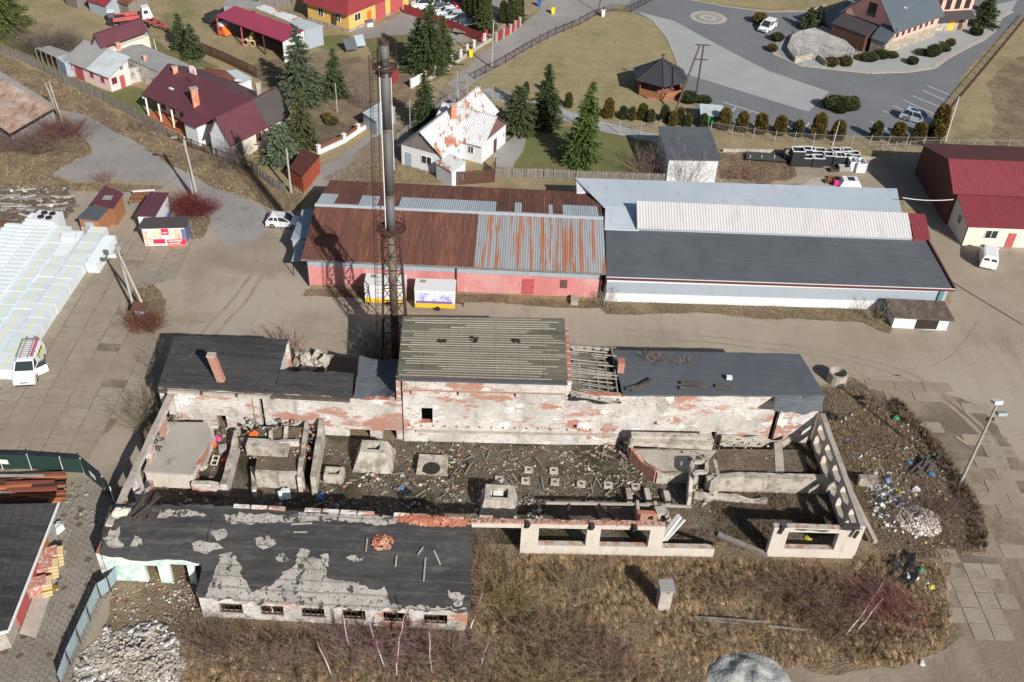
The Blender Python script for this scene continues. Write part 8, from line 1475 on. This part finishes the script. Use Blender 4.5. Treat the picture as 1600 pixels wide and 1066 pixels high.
# ground cover: dry grass blades, one object per field
def blades(name,polys,n,hgt_,wid,cols,seed,excl=(),lean=.8,zf=0.0,patch=.25):
  rg = np.random.default_rng(seed); PP = [[(p.x,p.y) for p in PX(q)] for q in polys]; X = []; Y = []
  ar = []
  for q in PP: ar.append(abs(sum(q[i][0] * q[(i + 1) % len(q)][1] - q[(i + 1) % len(q)][0] * q[i][1] for i in range(len(q)))) / 2)
  for q,a in zip(PP,ar):
    m_ = int(n * a / sum(ar)); bx = [min(p[0] for p in q),max(p[0] for p in q),min(p[1] for p in q),max(p[1] for p in q)]; k = int(m_ * (bx[1] - bx[0]) * (bx[3] - bx[2]) / a); x,y = rg.uniform(bx[0],bx[1],k),rg.uniform(bx[2],bx[3],k); ok = inside_np(x,y,q); X.append(x[ok]); Y.append(y[ok])
  X = np.concatenate(X); Y = np.concatenate(Y)
  for q in excl: ok = ~inside_np(X,Y,q); X,Y = X[ok],Y[ok]
  f1 = np.sin(X * .9 + 1.3 * np.sin(Y * .7)) + np.sin(Y * 1.1 + 2 * np.sin(X * .5)); f2 = np.sin(X * .33 + Y * .41 + 2 * np.sin(X * .21)) ; f3 = np.sin(X * 2.9 + np.sin(Y * 2.2) * 2) * np.sin(Y * 3.1 + np.sin(X * 1.7) * 2)
  keep = rg.random(len(X)) < np.clip(.62 + patch * f1 + patch * f3,.08,1); X,Y,f1,f2,f3 = X[keep],Y[keep],f1[keep],f2[keep],f3[keep]; m_ = len(X)
  cs = .42 * (hgt_ / .5); jx,jy = np.floor(X / cs),np.floor(Y / cs); hx,hy = np.sin(jx * 12.9 + jy * 78.2) * 43758.5,np.sin(jx * 39.3 + jy * 11.1) * 24634.6; hx,hy = hx - np.floor(hx),hy - np.floor(hy); ox,oy = X - (jx + hx) * cs,Y - (jy + hy) * cs
  ang_ = np.arctan2(oy,ox) + rg.normal(0,.6,m_); X,Y = X - ox * .55,Y - oy * .55; L_ = hgt_ * rg.uniform(.4,1.15,m_) * (1 + .25 * f3); ln = lean * rg.uniform(.5,1.2,m_); D = np.c_[np.cos(ang_) * ln,np.sin(ang_) * ln,np.ones(m_)]; D /= np.linalg.norm(D,axis=1)[:,None]
  P = np.c_[X,Y,np.full(m_,zf)]; E_ = P + D * L_[:,None]; s = np.cross(D,rg.normal(size=(m_,3))); s /= np.linalg.norm(s,axis=1)[:,None]; ww = wid * rg.uniform(.6,1.3,m_)[:,None]
  V = np.stack([P - s * ww,P + s * ww,E_],1).reshape(-1,3); cols = np.array(cols); ci = np.clip(((f2 + 1) / 2 * (len(cols) - 1) + rg.normal(0,.55,m_)).round().astype(int),0,len(cols) - 1)
  return tag(npmesh(name,V,np.arange(3 * m_,dtype=np.int32).reshape(-1,3),K['leaf'],cols[ci] * rg.uniform(.6,1.35,(m_,1)) * (.7 + .6 * hx[:,None])),kind='stuff')
def wp(pts): return [(p.x,p.y) for p in PX(pts)]
SOUTH = [(330,976),(725,1000),(742,992),(738,868),(815,868),(1115,876),(1200,880),(1335,882),(1380,860),(1470,890),(1478,905),(1486,965),(1470,1015),(1420,1040),(1250,1038),(1110,1078),(280,1090),(285,1000)]
EXC = [wp([(1000,960),(1100,1130),(1260,1130),(1230,1040),(1160,1020),(1105,1030)][1:])]
straws = [(.43,.31,.18),(.3,.21,.13),(.52,.39,.24),(.2,.14,.085),(.38,.27,.155)]; purp = [(.24,.16,.1),(.2,.15,.1),(.26,.2,.1),(.17,.11,.085),(.22,.14,.11)]
blades('dry_grass',[SOUTH],230000,.62,.0125,straws,1,EXC,lean=1.1)
blades('dry_grass',[[(1285,612),(1330,606),(1400,632),(1450,680),(1492,748),(1528,815),(1534,855),(1490,872),(1400,866),(1362,840),(1335,760),(1295,665)]],42000,.4,.016,[(.24,.17,.1),(.3,.21,.13),(.16,.12,.08),(.36,.27,.16)],2,lean=1.2)
blades('dry_grass',[[(1450,672),(1500,740),(1538,810),(1544,858),(1520,858),(1506,800),(1470,730),(1440,680)],[(1400,622),(1450,672),(1440,680),(1385,640)]],16000,.8,.018,[(.17,.125,.09),(.24,.17,.11),(.12,.09,.065)],12,lean=.6)
blades('willow_thicket',[[(380,985),(730,990),(745,900),(780,860),(830,940),(930,985),(985,1010),(1000,1090),(350,1090)]],16000,1.3,.01,purp,3,lean=.3,patch=.4)
blades('willow_thicket',[[(1195,905),(1300,890),(1400,915),(1440,960),(1400,1010),(1260,1010),(1190,960)]],6000,1.1,.01,[(.2,.08,.065),(.17,.1,.08),(.11,.07,.055)],4,lean=.35,patch=.35)
blades('dry_grass',[[(1110,800),(1120,760),(1262,765),(1330,832),(1208,840),(1200,868),(1120,850)],[(1110,690),(1265,690),(1285,740),(1110,735)],[(1040,830),(1110,830),(1112,852),(1040,850)]],42000,.4,.014,[(.18,.13,.09),(.14,.1,.07),(.22,.16,.1)],5,lean=1.0)
blades('dry_grass',[[(255,795),(735,812),(735,790),(980,790),(985,760),(640,745),(400,760)],[(505,700),(985,700),(985,760),(640,745),(505,745)]],12000,.25,.016,[(.1,.085,.04),(.13,.1,.05),(.08,.07,.035)],6,lean=1.1,patch=.5)
blades('dry_grass',[P_VERGE,[(272,312),(300,300),(322,318),(330,345),(318,372),(290,378),(275,340)],P_ISL2,P_LEFT],60000,.45,.022,[(.3,.23,.14),(.24,.18,.11),(.36,.28,.18),(.17,.12,.08)],7,lean=1.2)
blades('weeds',[P_WALLVERGE],9000,.35,.018,[(.22,.17,.1),(.16,.12,.07),(.14,.13,.06)],8,lean=1.0)
blades('dry_grass',[[(1115,240),(1225,238),(1245,262),(1235,282),(1120,280)],[(640,255),(690,280),(700,288),(500,283),(560,250)]],14000,.4,.025,[(.26,.19,.12),(.2,.13,.09)],9,lean=1.2)
# ---------------------------------------------------------------- rubble and litter
def scatter(name,polys,n,r,cols,seed,m=None,z=0.02,flat=.6,excl=()):
  """irregular lumps, joined: nobody could count them"""
  rg = np.random.default_rng(seed); Vs = []; Cs = []; q8 = np.array([(-1,-1,-1),(1,-1,-1),(1,1,-1),(-1,1,-1),(-1,-1,1),(1,-1,1),(1,1,1),(-1,1,1)],float); f6 = np.array([(3,2,1,0),(4,5,6,7),(0,1,5,4),(1,2,6,5),(2,3,7,6),(3,0,4,7)])
  PP = [wp(q) for q in polys]; A_ = [abs(sum(q[i][0] * q[(i + 1) % len(q)][1] - q[(i + 1) % len(q)][0] * q[i][1] for i in range(len(q)))) / 2 for q in PP]; X = []; Y = []
  for q,a in zip(PP,A_):
    bx = [min(p[0] for p in q),max(p[0] for p in q),min(p[1] for p in q),max(p[1] for p in q)]; k = int(n * a / sum(A_) * (bx[1] - bx[0]) * (bx[3] - bx[2]) / a); x,y = rg.uniform(bx[0],bx[1],k),rg.uniform(bx[2],bx[3],k); ok = inside_np(x,y,q); X.append(x[ok]); Y.append(y[ok])
  X = np.concatenate(X); Y = np.concatenate(Y); f = np.sin(X * 1.1 + 2 * np.sin(Y * .8)) * np.sin(Y * 1.3 + np.sin(X * .9)); ok = rg.random(len(X)) < np.clip((.5 + .55 * f) ** 2,.04,1); X,Y = X[ok],Y[ok]; X = X + .25 * np.sin(Y * 5 + 2 * np.sin(X * 4)); Y = Y + .25 * np.sin(X * 4.3 + 2 * np.sin(Y * 6)); k = len(X)
  sz = r * rg.lognormal(-.25,.75,k).clip(.25,4); V = q8[None] * rg.uniform(.55,1,(k,8,3)) * np.stack([sz * rg.uniform(.7,1.2,k),sz * rg.uniform(.5,1,k),sz * flat * rg.uniform(.5,1,k)],1)[:,None,:]
  a = rg.uniform(0,6.28,k); b = rg.normal(0,.35,k); ca,sa,cb,sb = np.cos(a),np.sin(a),np.cos(b),np.sin(b); x,y,zz = V[...,0],V[...,1],V[...,2]; y,zz = y * cb[:,None] - zz * sb[:,None],y * sb[:,None] + zz * cb[:,None]; x,y = x * ca[:,None] - y * sa[:,None],x * sa[:,None] + y * ca[:,None]
  V = np.stack([x + X[:,None],y + Y[:,None],zz + z + (sz * flat * .5)[:,None]],-1).reshape(-1,3); Fq = (f6[None] + (np.arange(k) * 8)[:,None,None]).reshape(-1,4); cols = np.array(cols); c = cols[rg.integers(0,len(cols),k)] * rg.uniform(.75,1.2,(k,1))
  return tag(npmesh(name,V,Fq,m or K['leaf'],np.repeat(c,6,0)),kind='stuff')
gr = [(.36,.32,.27),(.42,.38,.33),(.24,.21,.17),(.15,.125,.1),(.5,.47,.43),(.18,.15,.12)]; bk = [(.42,.17,.1),(.36,.14,.09),(.5,.3,.22)]
HALL = [(505,696),(985,696),(1000,735),(1078,745),(1080,790),(740,790),(505,770)]
scatter('rubble',[HALL],16000,.034,gr + gr + bk[:1],21); scatter('rubble',[[(505,690),(760,690),(740,765),(505,765)],[(870,700),(985,700),(1010,740),(1060,770),(900,740)]],5000,.055,gr + gr + bk,22)
scatter('rubble',[[(380,665),(500,665),(500,740),(380,740)]],2200,.06,gr + gr + bk,23,z=1.72); scatter('rubble',[[(300,665),(376,665),(352,752),(302,748)]],900,.06,gr,24); scatter('rubble',[[(220,762),(400,770),(735,792),(735,800),(240,796)]],4500,.05,gr + gr + bk,25)
scatter('rubble',[[(740,775),(850,780),(850,812),(740,808)],[(1085,745),(1120,748),(1115,800),(1040,815)]],2200,.07,gr,26); scatter('rubble',[[(990,704),(1120,704),(1230,706),(1200,735),(1030,736)]],2000,.035,gr,27,z=1.24)
scatter('rubble',[[(230,668),(285,665),(275,690),(235,690)],[(232,700),(265,700),(262,730),(236,728)]],900,.045,[(.05,.045,.04),(.12,.1,.09)],28,z=2.12)
RUB = [(110,1075),(128,1030),(165,985),(225,975),(272,985),(280,1020),(262,1085)]
pR = W(205,1030)
for i,(x,y,s,h) in enumerate(((205,1025,3.2,.8),(235,1045,2.6,.8),(165,1035,2.2,.5))):
  p = W(x,y); o = pile('rubble_heap',(p.x,p.y,.0),900,s,s * .75,h,.13,K['concrete'],60 + i,loc=tuple(p),label=['heap of broken white concrete beside the sheet fence','right-hand heap of broken concrete at the bottom left','low spill of broken concrete against the sheet fence'][i],cat='rubble heap',kind='stuff')
scatter('rubble',[RUB],9000,.075,[(.5,.48,.45),(.6,.58,.55),(.36,.34,.31),(.2,.18,.16)],31); scatter('rubble',[[(190,900),(325,900),(330,955),(280,985),(165,975),(175,935)]],12000,.038,gr + gr + bk[:1],32)
scatter('rubble',[[(95,745),(180,790),(165,840),(100,800)]],2500,.045,[(.3,.27,.23),(.18,.15,.12),(.38,.35,.3)],33)
scatter('rubble',[P_JUNK],3500,.08,gr,34); scatter('litter',[[(1350,750),(1430,770),(1460,800),(1470,830),(1420,850),(1370,815)]],3600,.06,[(.75,.77,.78),(.6,.62,.62),(.3,.5,.45),(.15,.2,.35),(.7,.7,.66),(.3,.25,.2)],35)
scatter('litter',[[(1300,640),(1400,640),(1470,720),(1500,800),(1480,860),(1390,860),(1330,740)],[(1400,880),(1470,880),(1470,920),(1420,920)]],420,.08,[(.7,.7,.7),(.6,.62,.64),(.7,.7,.66),(.15,.22,.4),(.12,.3,.2),(.5,.42,.15)],36); scatter('rubble',[[(1290,620),(1400,640),(1450,700),(1360,720)]],900,.05,gr,37)
scatter('litter',[[(1345,690),(1420,680),(1490,760),(1495,850),(1400,862),(1350,800)]],2200,.05,[(.6,.62,.62),(.5,.5,.48),(.3,.4,.38),(.25,.2,.15)],38)
mb = MB(); rr = random.Random(41); PH = PX(HALL)
for i in range(150):
  p = W(rr.uniform(505,1080),rr.uniform(698,790),.12)
  if inside(p,PH): a = rr.uniform(0,3.14); q = p + Vector((math.cos(a),math.sin(a),rr.uniform(-.05,.2))) * rr.uniform(.3,1.3); bar(mb,p,q,rr.uniform(.05,.16),.05)
mb.build('timber_debris',K['wood'],kind='stuff')
o = pile('ash_heap',tuple(W(1437,815)),900,1.9,1.7,.8,.13,mat('pinkish white plaster rubble',(.6,.53,.49),.9),71,loc=tuple(W(1437,815)),label='pinkish white heap of plaster rubble on the rubbish bank',cat='rubble heap')
def item(nm,lb,cat,px,z,m,fn,**kw): p = W(px[0],px[1],z); mb = MB(); fn(mb,p); return mb.build(nm,m,loc=tuple(p),label=lb,cat=cat,**kw)
ck = lambda r,s=1,fl=.7: (lambda b,p: [b.chunk(p + Vector((random.Random(s + i).uniform(-r,r) * .5,random.Random(s + i + 9).uniform(-r,r) * .5,r * .4)),r,random.Random(s + i),flat=fl) for i in range(3)])
cblue,cgreen,cred = mat('blue plastic sheet',(.08,.2,.45),.5),mat('green plastic',(.05,.28,.12),.5),mat('red plastic',(.6,.03,.03),.5); cyel = mat('yellow plastic bag',(.55,.47,.06),.5)
for nm,lb,px,z,m,r in (('plastic_bag','blue bag in the shaded strip at the left',(500,777),0,cblue,.3),('plastic_bag','small blue bag in the rubble right of the box base',(626,764),0,cblue,.2),('plastic_bag','pale blue plastic sheet in the left of the shaded strip',(445,776),0,K['eps'],.5),('plastic_bag','orange bag in the left room of the ruin',(333,695),.3,K['orange'],.3),('plastic_bag','pink and white bag in the left room of the ruin',(341,688),.3,mat('pink plastic',(.75,.08,.3),.5),.28),('plastic_bag','red object against the low wall of the left room',(352,722),.3,cred,.25),('plastic_bag','yellow bag seen through the window of the right corner wall',(1262,843),0,cyel,.2),('plastic_bag','green bag on the bank near the concrete ring',(1399,654),0,cgreen,.3),('plastic_bag','yellow bag in the middle of the white litter',(1403,770),0,cyel,.25),('plastic_bag','blue sheet beside the boards on the bank',(1456,743),0,cblue,.25),('plastic_bag','white bag in the litter on the bank',(1430,766),0,K['white'],.3),('plastic_bag','green bottle crate right of the dark pit',(1438,892),0,cgreen,.25),('plastic_bag','yellow bag at the lower right of the plot',(1455,918),0,cyel,.22),('plastic_bag','white bag beside the dark pit',(1418,904),0,K['white'],.3),('stone','pale stone lying at the lower edge of the plot',(1440,1037),0,K['white'],.2),('plastic_bag','blue bag on the bank edge near the boards',(1420,724),0,cblue,.2),('plastic_bag','orange bag on the earth platform of the ruin',(396,680),1.7,K['orange'],.3)): item(nm,lb,'bag' if nm == 'plastic_bag' else 'stone',px,z,m,ck(r,int(px[0])))
# dark pit, concrete ring, tyres, boards
item('tarpaulin','black plastic sheet crumpled in a hollow at the plot edge','tarpaulin',(1410,893),0,K['black'],lambda b,p: [b.chunk(p + Vector((random.Random(i).uniform(-1,1),random.Random(i + 50).uniform(-1.2,1.2),.1)),.7,random.Random(i),flat=.35) for i in range(9)])
p = W(1306,596); mb = MB(); V = [];
for z_,r_ in ((0,.95),(1.25,.95),(1.25,.8),(.1,.8)): mb_ = [V.append(p + Vector((math.cos(k * .3927) * r_,math.sin(k * .3927) * r_,z_))) for k in range(16)]
mb.add(V,[(j * 16 + k,j * 16 + (k + 1) % 16,(j + 1) * 16 + (k + 1) % 16,(j + 1) * 16 + k) for j in range(3) for k in range(16)] + [tuple(48 + k for k in range(16))]); mb.build('concrete_ring',K['concrete'],loc=tuple(p),label='large concrete well ring standing beside the right wall',cat='well ring')
def tyre(px,r,lb,z=0): p = W(*px,z); mb = MB(); mb.lathe(p,[(r * .55,0),(r,0.02),(r * 1.03,.12),(r,.22),(r * .55,.24),(r * .5,.12)],14); mb.build('old_tyre',K['rubber'],loc=tuple(p),label=lb,cat='tyre')
tyre((1292,650),.5,'old tyre left of the concrete ring'); tyre((1302,654),.5,'old tyre closest to the concrete ring'); tyre((638,771),.35,'old tyre in the shaded strip, right one'); tyre((628,774),.35,'old tyre in the shaded strip, left one')
def boards(nm,lb,segs,m,w_=.18,h_=.06,cat='board'):
  for k,(a,b,za,zb) in enumerate(segs): p,q = W(*a,za),W(*b,zb); mb = MB(); bar(mb,p,q,w_,h_); mb.build(nm,m,loc=tuple(p),label=lb if len(segs) == 1 else lb + ', ' + ('first','second','third','fourth','fifth','sixth')[k] + ' from the left',cat=cat,group=None if len(segs) == 1 else lb[:40])
boards('beam','thick pale plank leaning up from the low wall end',[((1031,846),(1062,806),.4,2.6)],K['white'],.42,.3); boards('beam','thin pale plank leaning beside the thick one',[((1039,846),(1070,812),.4,2.2)],K['white'],.2,.12)
boards('post','black post standing at the end of the low parapet wall',[((1114,850),(1117,852),0.1,3.0)],K['iron'],.25,.25,'post'); boards('log','long grey timber lying in the grass left of the corner wall',[((1122,835),(1200,868),.15,.2)],K['wood'],.4,.3,'timber')
boards('board','dark boards heaped on the edge of the rubbish bank',[((1422,738),(1448,716),.2,.5),((1430,741),(1455,718),.3,.6),((1436,744),(1452,712),.2,.7),((1440,728),(1470,712),.3,.3),((1448,738),(1466,715),.2,.4)],K['dwood'],.2,.1)
boards('board','grey boards leaning on the broken low wall',[((376,684),(398,716),2.0,1.6),((380,684),(402,716),2.0,1.6),((384,684),(405,715),2.0,1.6),((388,684),(408,714),2.0,1.6)],K['wood'],.22,.06)
boards('plank','weathered planks lying in the dry grass of the south field',[((1085,964),(1195,972),.35,.35),((1088,967),(1160,975),.3,.4),((1200,978),(1262,985),.3,.3)],K['wood'],.16,.08); boards('lath','pale lath lying on the dirt road near the mast',[((1494,683),(1510,693),.05,.05)],K['palewood'],.12,.06)
boards('felt_strip','torn dark felt strips on the right roof',[((978,608),(1015,600),6.2,6.4),((985,610),(1022,592),6.2,6.45),((1062,606),(1105,604),6.2,6.3),((1064,598),(1100,600),6.25,6.35),((1118,603),(1148,606),6.2,6.2)],K['dwood'],.35,.06)
for i,(x,y) in enumerate(((1012,560),(1030,565),(1070,566),(1034,560))): A = W(x,y,6.2); shrub('dead_weed','tuft of brown dead weed on the right roof, ' + ('leftmost','front middle','rightmost','rear middle')[i],'weed',tuple(A),300 + i,22,.9,1.2,(.22,.14,.1),'dead weeds on the roof',kids=3,levels=1)
item('roof_box','small white box on the right roof','box',(1139,592),6.15,K['white'],lambda b,p: b.box(p,.5,.35,.3)); item('crate','grey crate among the rubble of the left room','crate',(349,705),0,K['greysheet2'],lambda b,p: b.box(p,.7,.6,.6,.3))
for k,(a,b) in enumerate((((329,726),(334,712)),((338,727),(343,713)),((334,712),(343,713)),((329,726),(338,727)),((331,719),(341,720)))):
  if k == 0: lf = MB()
  bar(lf,W(*a,.3),W(*b,.5),.08,.08)
lf.build('ladder',K['cream'],loc=tuple(W(336,720)),label='small cream ladder lying in the left room of the ruin',cat='ladder')
p = W(490,572); mb = MB(); rr = random.Random(6)
for k in range(26): mb.chunk((p.x + rr.uniform(-1.7,1.7),p.y + rr.uniform(-1,1),rr.uniform(.2,1.3)),rr.uniform(.3,.6),rr)
mb.build('concrete_lumps',K['conc_light'],loc=tuple(p),label='pale broken concrete lumps behind the left roof of the ruin',cat='concrete block',kind='stuff')
# tower in the south field
p = W(1035,948); t = thing('brick_shaft','small square rendered shaft with a flat concrete cap in the dry grass','shaft',tuple(p)); mb = MB(); mb.box(p,.95,.9,2.45,.05); mb.build('shaft',K['concrete'],t); mb = MB(); mb.box(p + Vector((0,0,2.46)),1.15,1.15,.14,.05); mb.build('cap',K['greysheet2'],t); mb = MB(); mb.box(p + Vector((.1,-.44,2.2)),.22,.05,.16,.05); mb.build('vent_hole',K['dark_and_shade'],t)
# tarpaulin heap at the bottom edge
pt_ = W(1170,1060); n = 26; V = [];
for j in range(n + 1):
  for i in range(n + 1):
    u,v = i / n * 2 - 1,j / n * 2 - 1; rr_ = max(abs(u),abs(v)); x,y = u * 3.1,v * 2.8; k = math.hypot(u,v); q = Vector((x,y,0)); z = max(0,1 - k ** 2) * .8 + .55 * mn.noise(q * .9) * (1 - k * .5) + .12 * abs(mn.noise(q * 2.5)); s_ = 1 / max(1,k) ** .9
    V.append((pt_.x + x * s_,pt_.y + y * s_ - .6,max(0.03,z)))
mb = MB(); mb.add(V,[(j * (n + 1) + i,j * (n + 1) + i + 1,(j + 1) * (n + 1) + i + 1,(j + 1) * (n + 1) + i) for j in range(n) for i in range(n)]); mb.build('stone_heap',mat('grey-green sheet over a heap',(.3,.31,.3),.85,[('noise',.8,I3,(.42,.42,.4),.42,.6),('noise',4,(1,.3,1),(.17,.19,.18),.5,.7,.7)],(4,.8,.15)),loc=tuple(pt_),smooth=True,label='grey-green covered heap at the bottom edge',cat='heap')
# brick stacks with pallets beside the workshop, rusty girders behind it
K['wrapbrick'] = mat('plastic wrapped red bricks',(.42,.2,.16),.5,[('noise',2.5,I3,(.62,.5,.46),.5,.6),('noise',6,I3,(.35,.1,.07),.55,.65)]); gb = 'wrapped brick stacks beside the workshop'
for i,(x,y,lb) in enumerate(((80,878,'wrapped brick stack at the rear of the row'),(72,897,'wrapped brick stack in the middle of the row'),(62,925,'wrapped brick stack at the front beside the pallet'))):
  p = W(x,y); t = thing('brick_stack',lb,'brick stack',tuple(p),gb); rr = random.Random(i); mb = MB(); mb.box(p,1.5,1.1,.14,.4); mb.build('pallet',K['wood'],t)
  for k in range(3): mb = MB(); mb.box(p + Vector((rr.uniform(-.05,.05),0,.15 + k * .36)),1.35,1.05,.34,.4 + rr.uniform(-.06,.06)); mb.build('brick_layer',K['wrapbrick'],t)
  for k in range(4): mb = MB(); mb.box(p + Vector((.75,-.1 + .1 * k,.2 + k * .28)),.7,.9,.13,.35); mb.build('pallet',K['palewood'],t)
p = W(82,930); t = thing('pallet','new yellow pallet leaning on the front brick stack','pallet',tuple(p)); M_ = Matrix.Rotation(.45,3,'Z') @ Matrix.Rotation(-.5,3,'X')
for k in range(7): mb = MB(); q = [p + Vector((0,0,.7)) + M_ @ Vector(v_) for v_ in ((-.6,-.42 + k * .14,0),(.6,-.42 + k * .14,0),(.6,-.33 + k * .14,0),(-.6,-.33 + k * .14,0))]; mb.hexa(q,[x + Vector((0,0,.03)) for x in q]); mb.build('slat',mat('yellow timber',(.68,.5,.14),.8) if k == 0 else bpy.data.materials['yellow timber'],t)
for k in (-.5,0,.5): mb = MB(); a,b = p + Vector((0,0,.66)) + M_ @ Vector((k,-.42,-.02)),p + Vector((0,0,.66)) + M_ @ Vector((k,.5,-.02)); bar(mb,a,b,.09,.1); mb.build('bearer',bpy.data.materials['yellow timber'],t)
item('plastic_sheet','crumpled white plastic sheet at the rear corner of the workshop','plastic sheet',(90,828),0,K['eps'],ck(.5,4)); rr = random.Random(9); gcol = [mat('rust orange steel',(.42,.15,.06),.75),K['brownrust'],mat('dark red steel',(.2,.06,.04),.75),K['iron'],K['greysheet2']]
for i in range(46):
  y = 742 + rr.random() ** .9 * 42; x0 = rr.uniform(-40,55); L_ = rr.uniform(45,110); z = rr.uniform(.15,.8); p,q = W(x0,y,z),W(min(x0 + L_,103),y + rr.uniform(-4,4),z + rr.uniform(-.1,.1)); mb = MB(); w_ = rr.choice((.12,.18,.3)); bar(mb,p,q,w_,w_ * .7)
  mb.build('steel_section',gcol[rr.choice((0,0,1,1,2,2,3,4))],loc=tuple(p),label='rusty steel section in the long heap behind the green screen fence',cat='steel section',group='rusty steel sections behind the screen fence')
for i in range(26):
  x,y = rr.uniform(-20,90),rr.uniform(296,335); p = W(x,y,.2); a = rr.uniform(-.4,.6); mb = MB(); bar(mb,p,p + Vector((math.cos(a) * rr.uniform(1.5,4),math.sin(a) * 2,rr.uniform(-.1,.3))),.3,.08); mb.build('scrap_board',rr.choice((K['wood'],K['greysheet2'],K['stonewall'])),loc=tuple(p),label='grey board in the scrap pile above the white foam stacks',cat='board',group='grey boards in the scrap pile')
# striped roof building at the left edge
R4 = [W(-40,212,3.2),W(16,207,3.2),W(84,168,3.6),W(4,126,3.8),W(-40,140,3.8)]; t = thing('striped_shed','shed with a rust striped corrugated roof at the left edge','shed',tuple(W(40,215))); corr([W(16,209,3.1),W(86,168,3.1),W(2,122,3.9),W(-70,150,3.9)],.5,.05,mat('rust striped sheet',(.36,.25,.19),.8,[('noise',1.6,(1,.3,1),(.25,.13,.09),.5,.6),('noise',.5,I3,(.42,.38,.34),.5,.65)],rnd=.12),t,sheets=9)
a,b,c = W(22,228),W(88,190),W(10,150); mb = MB(); quadsolid(mb,[a,b,b + (W(2,122) - W(86,168)) * .9,a + (W(2,122) - W(86,168)) * .9],[2.7,2.7,3.4,3.4]); mb.build('wall',K['greysheet2'],t)
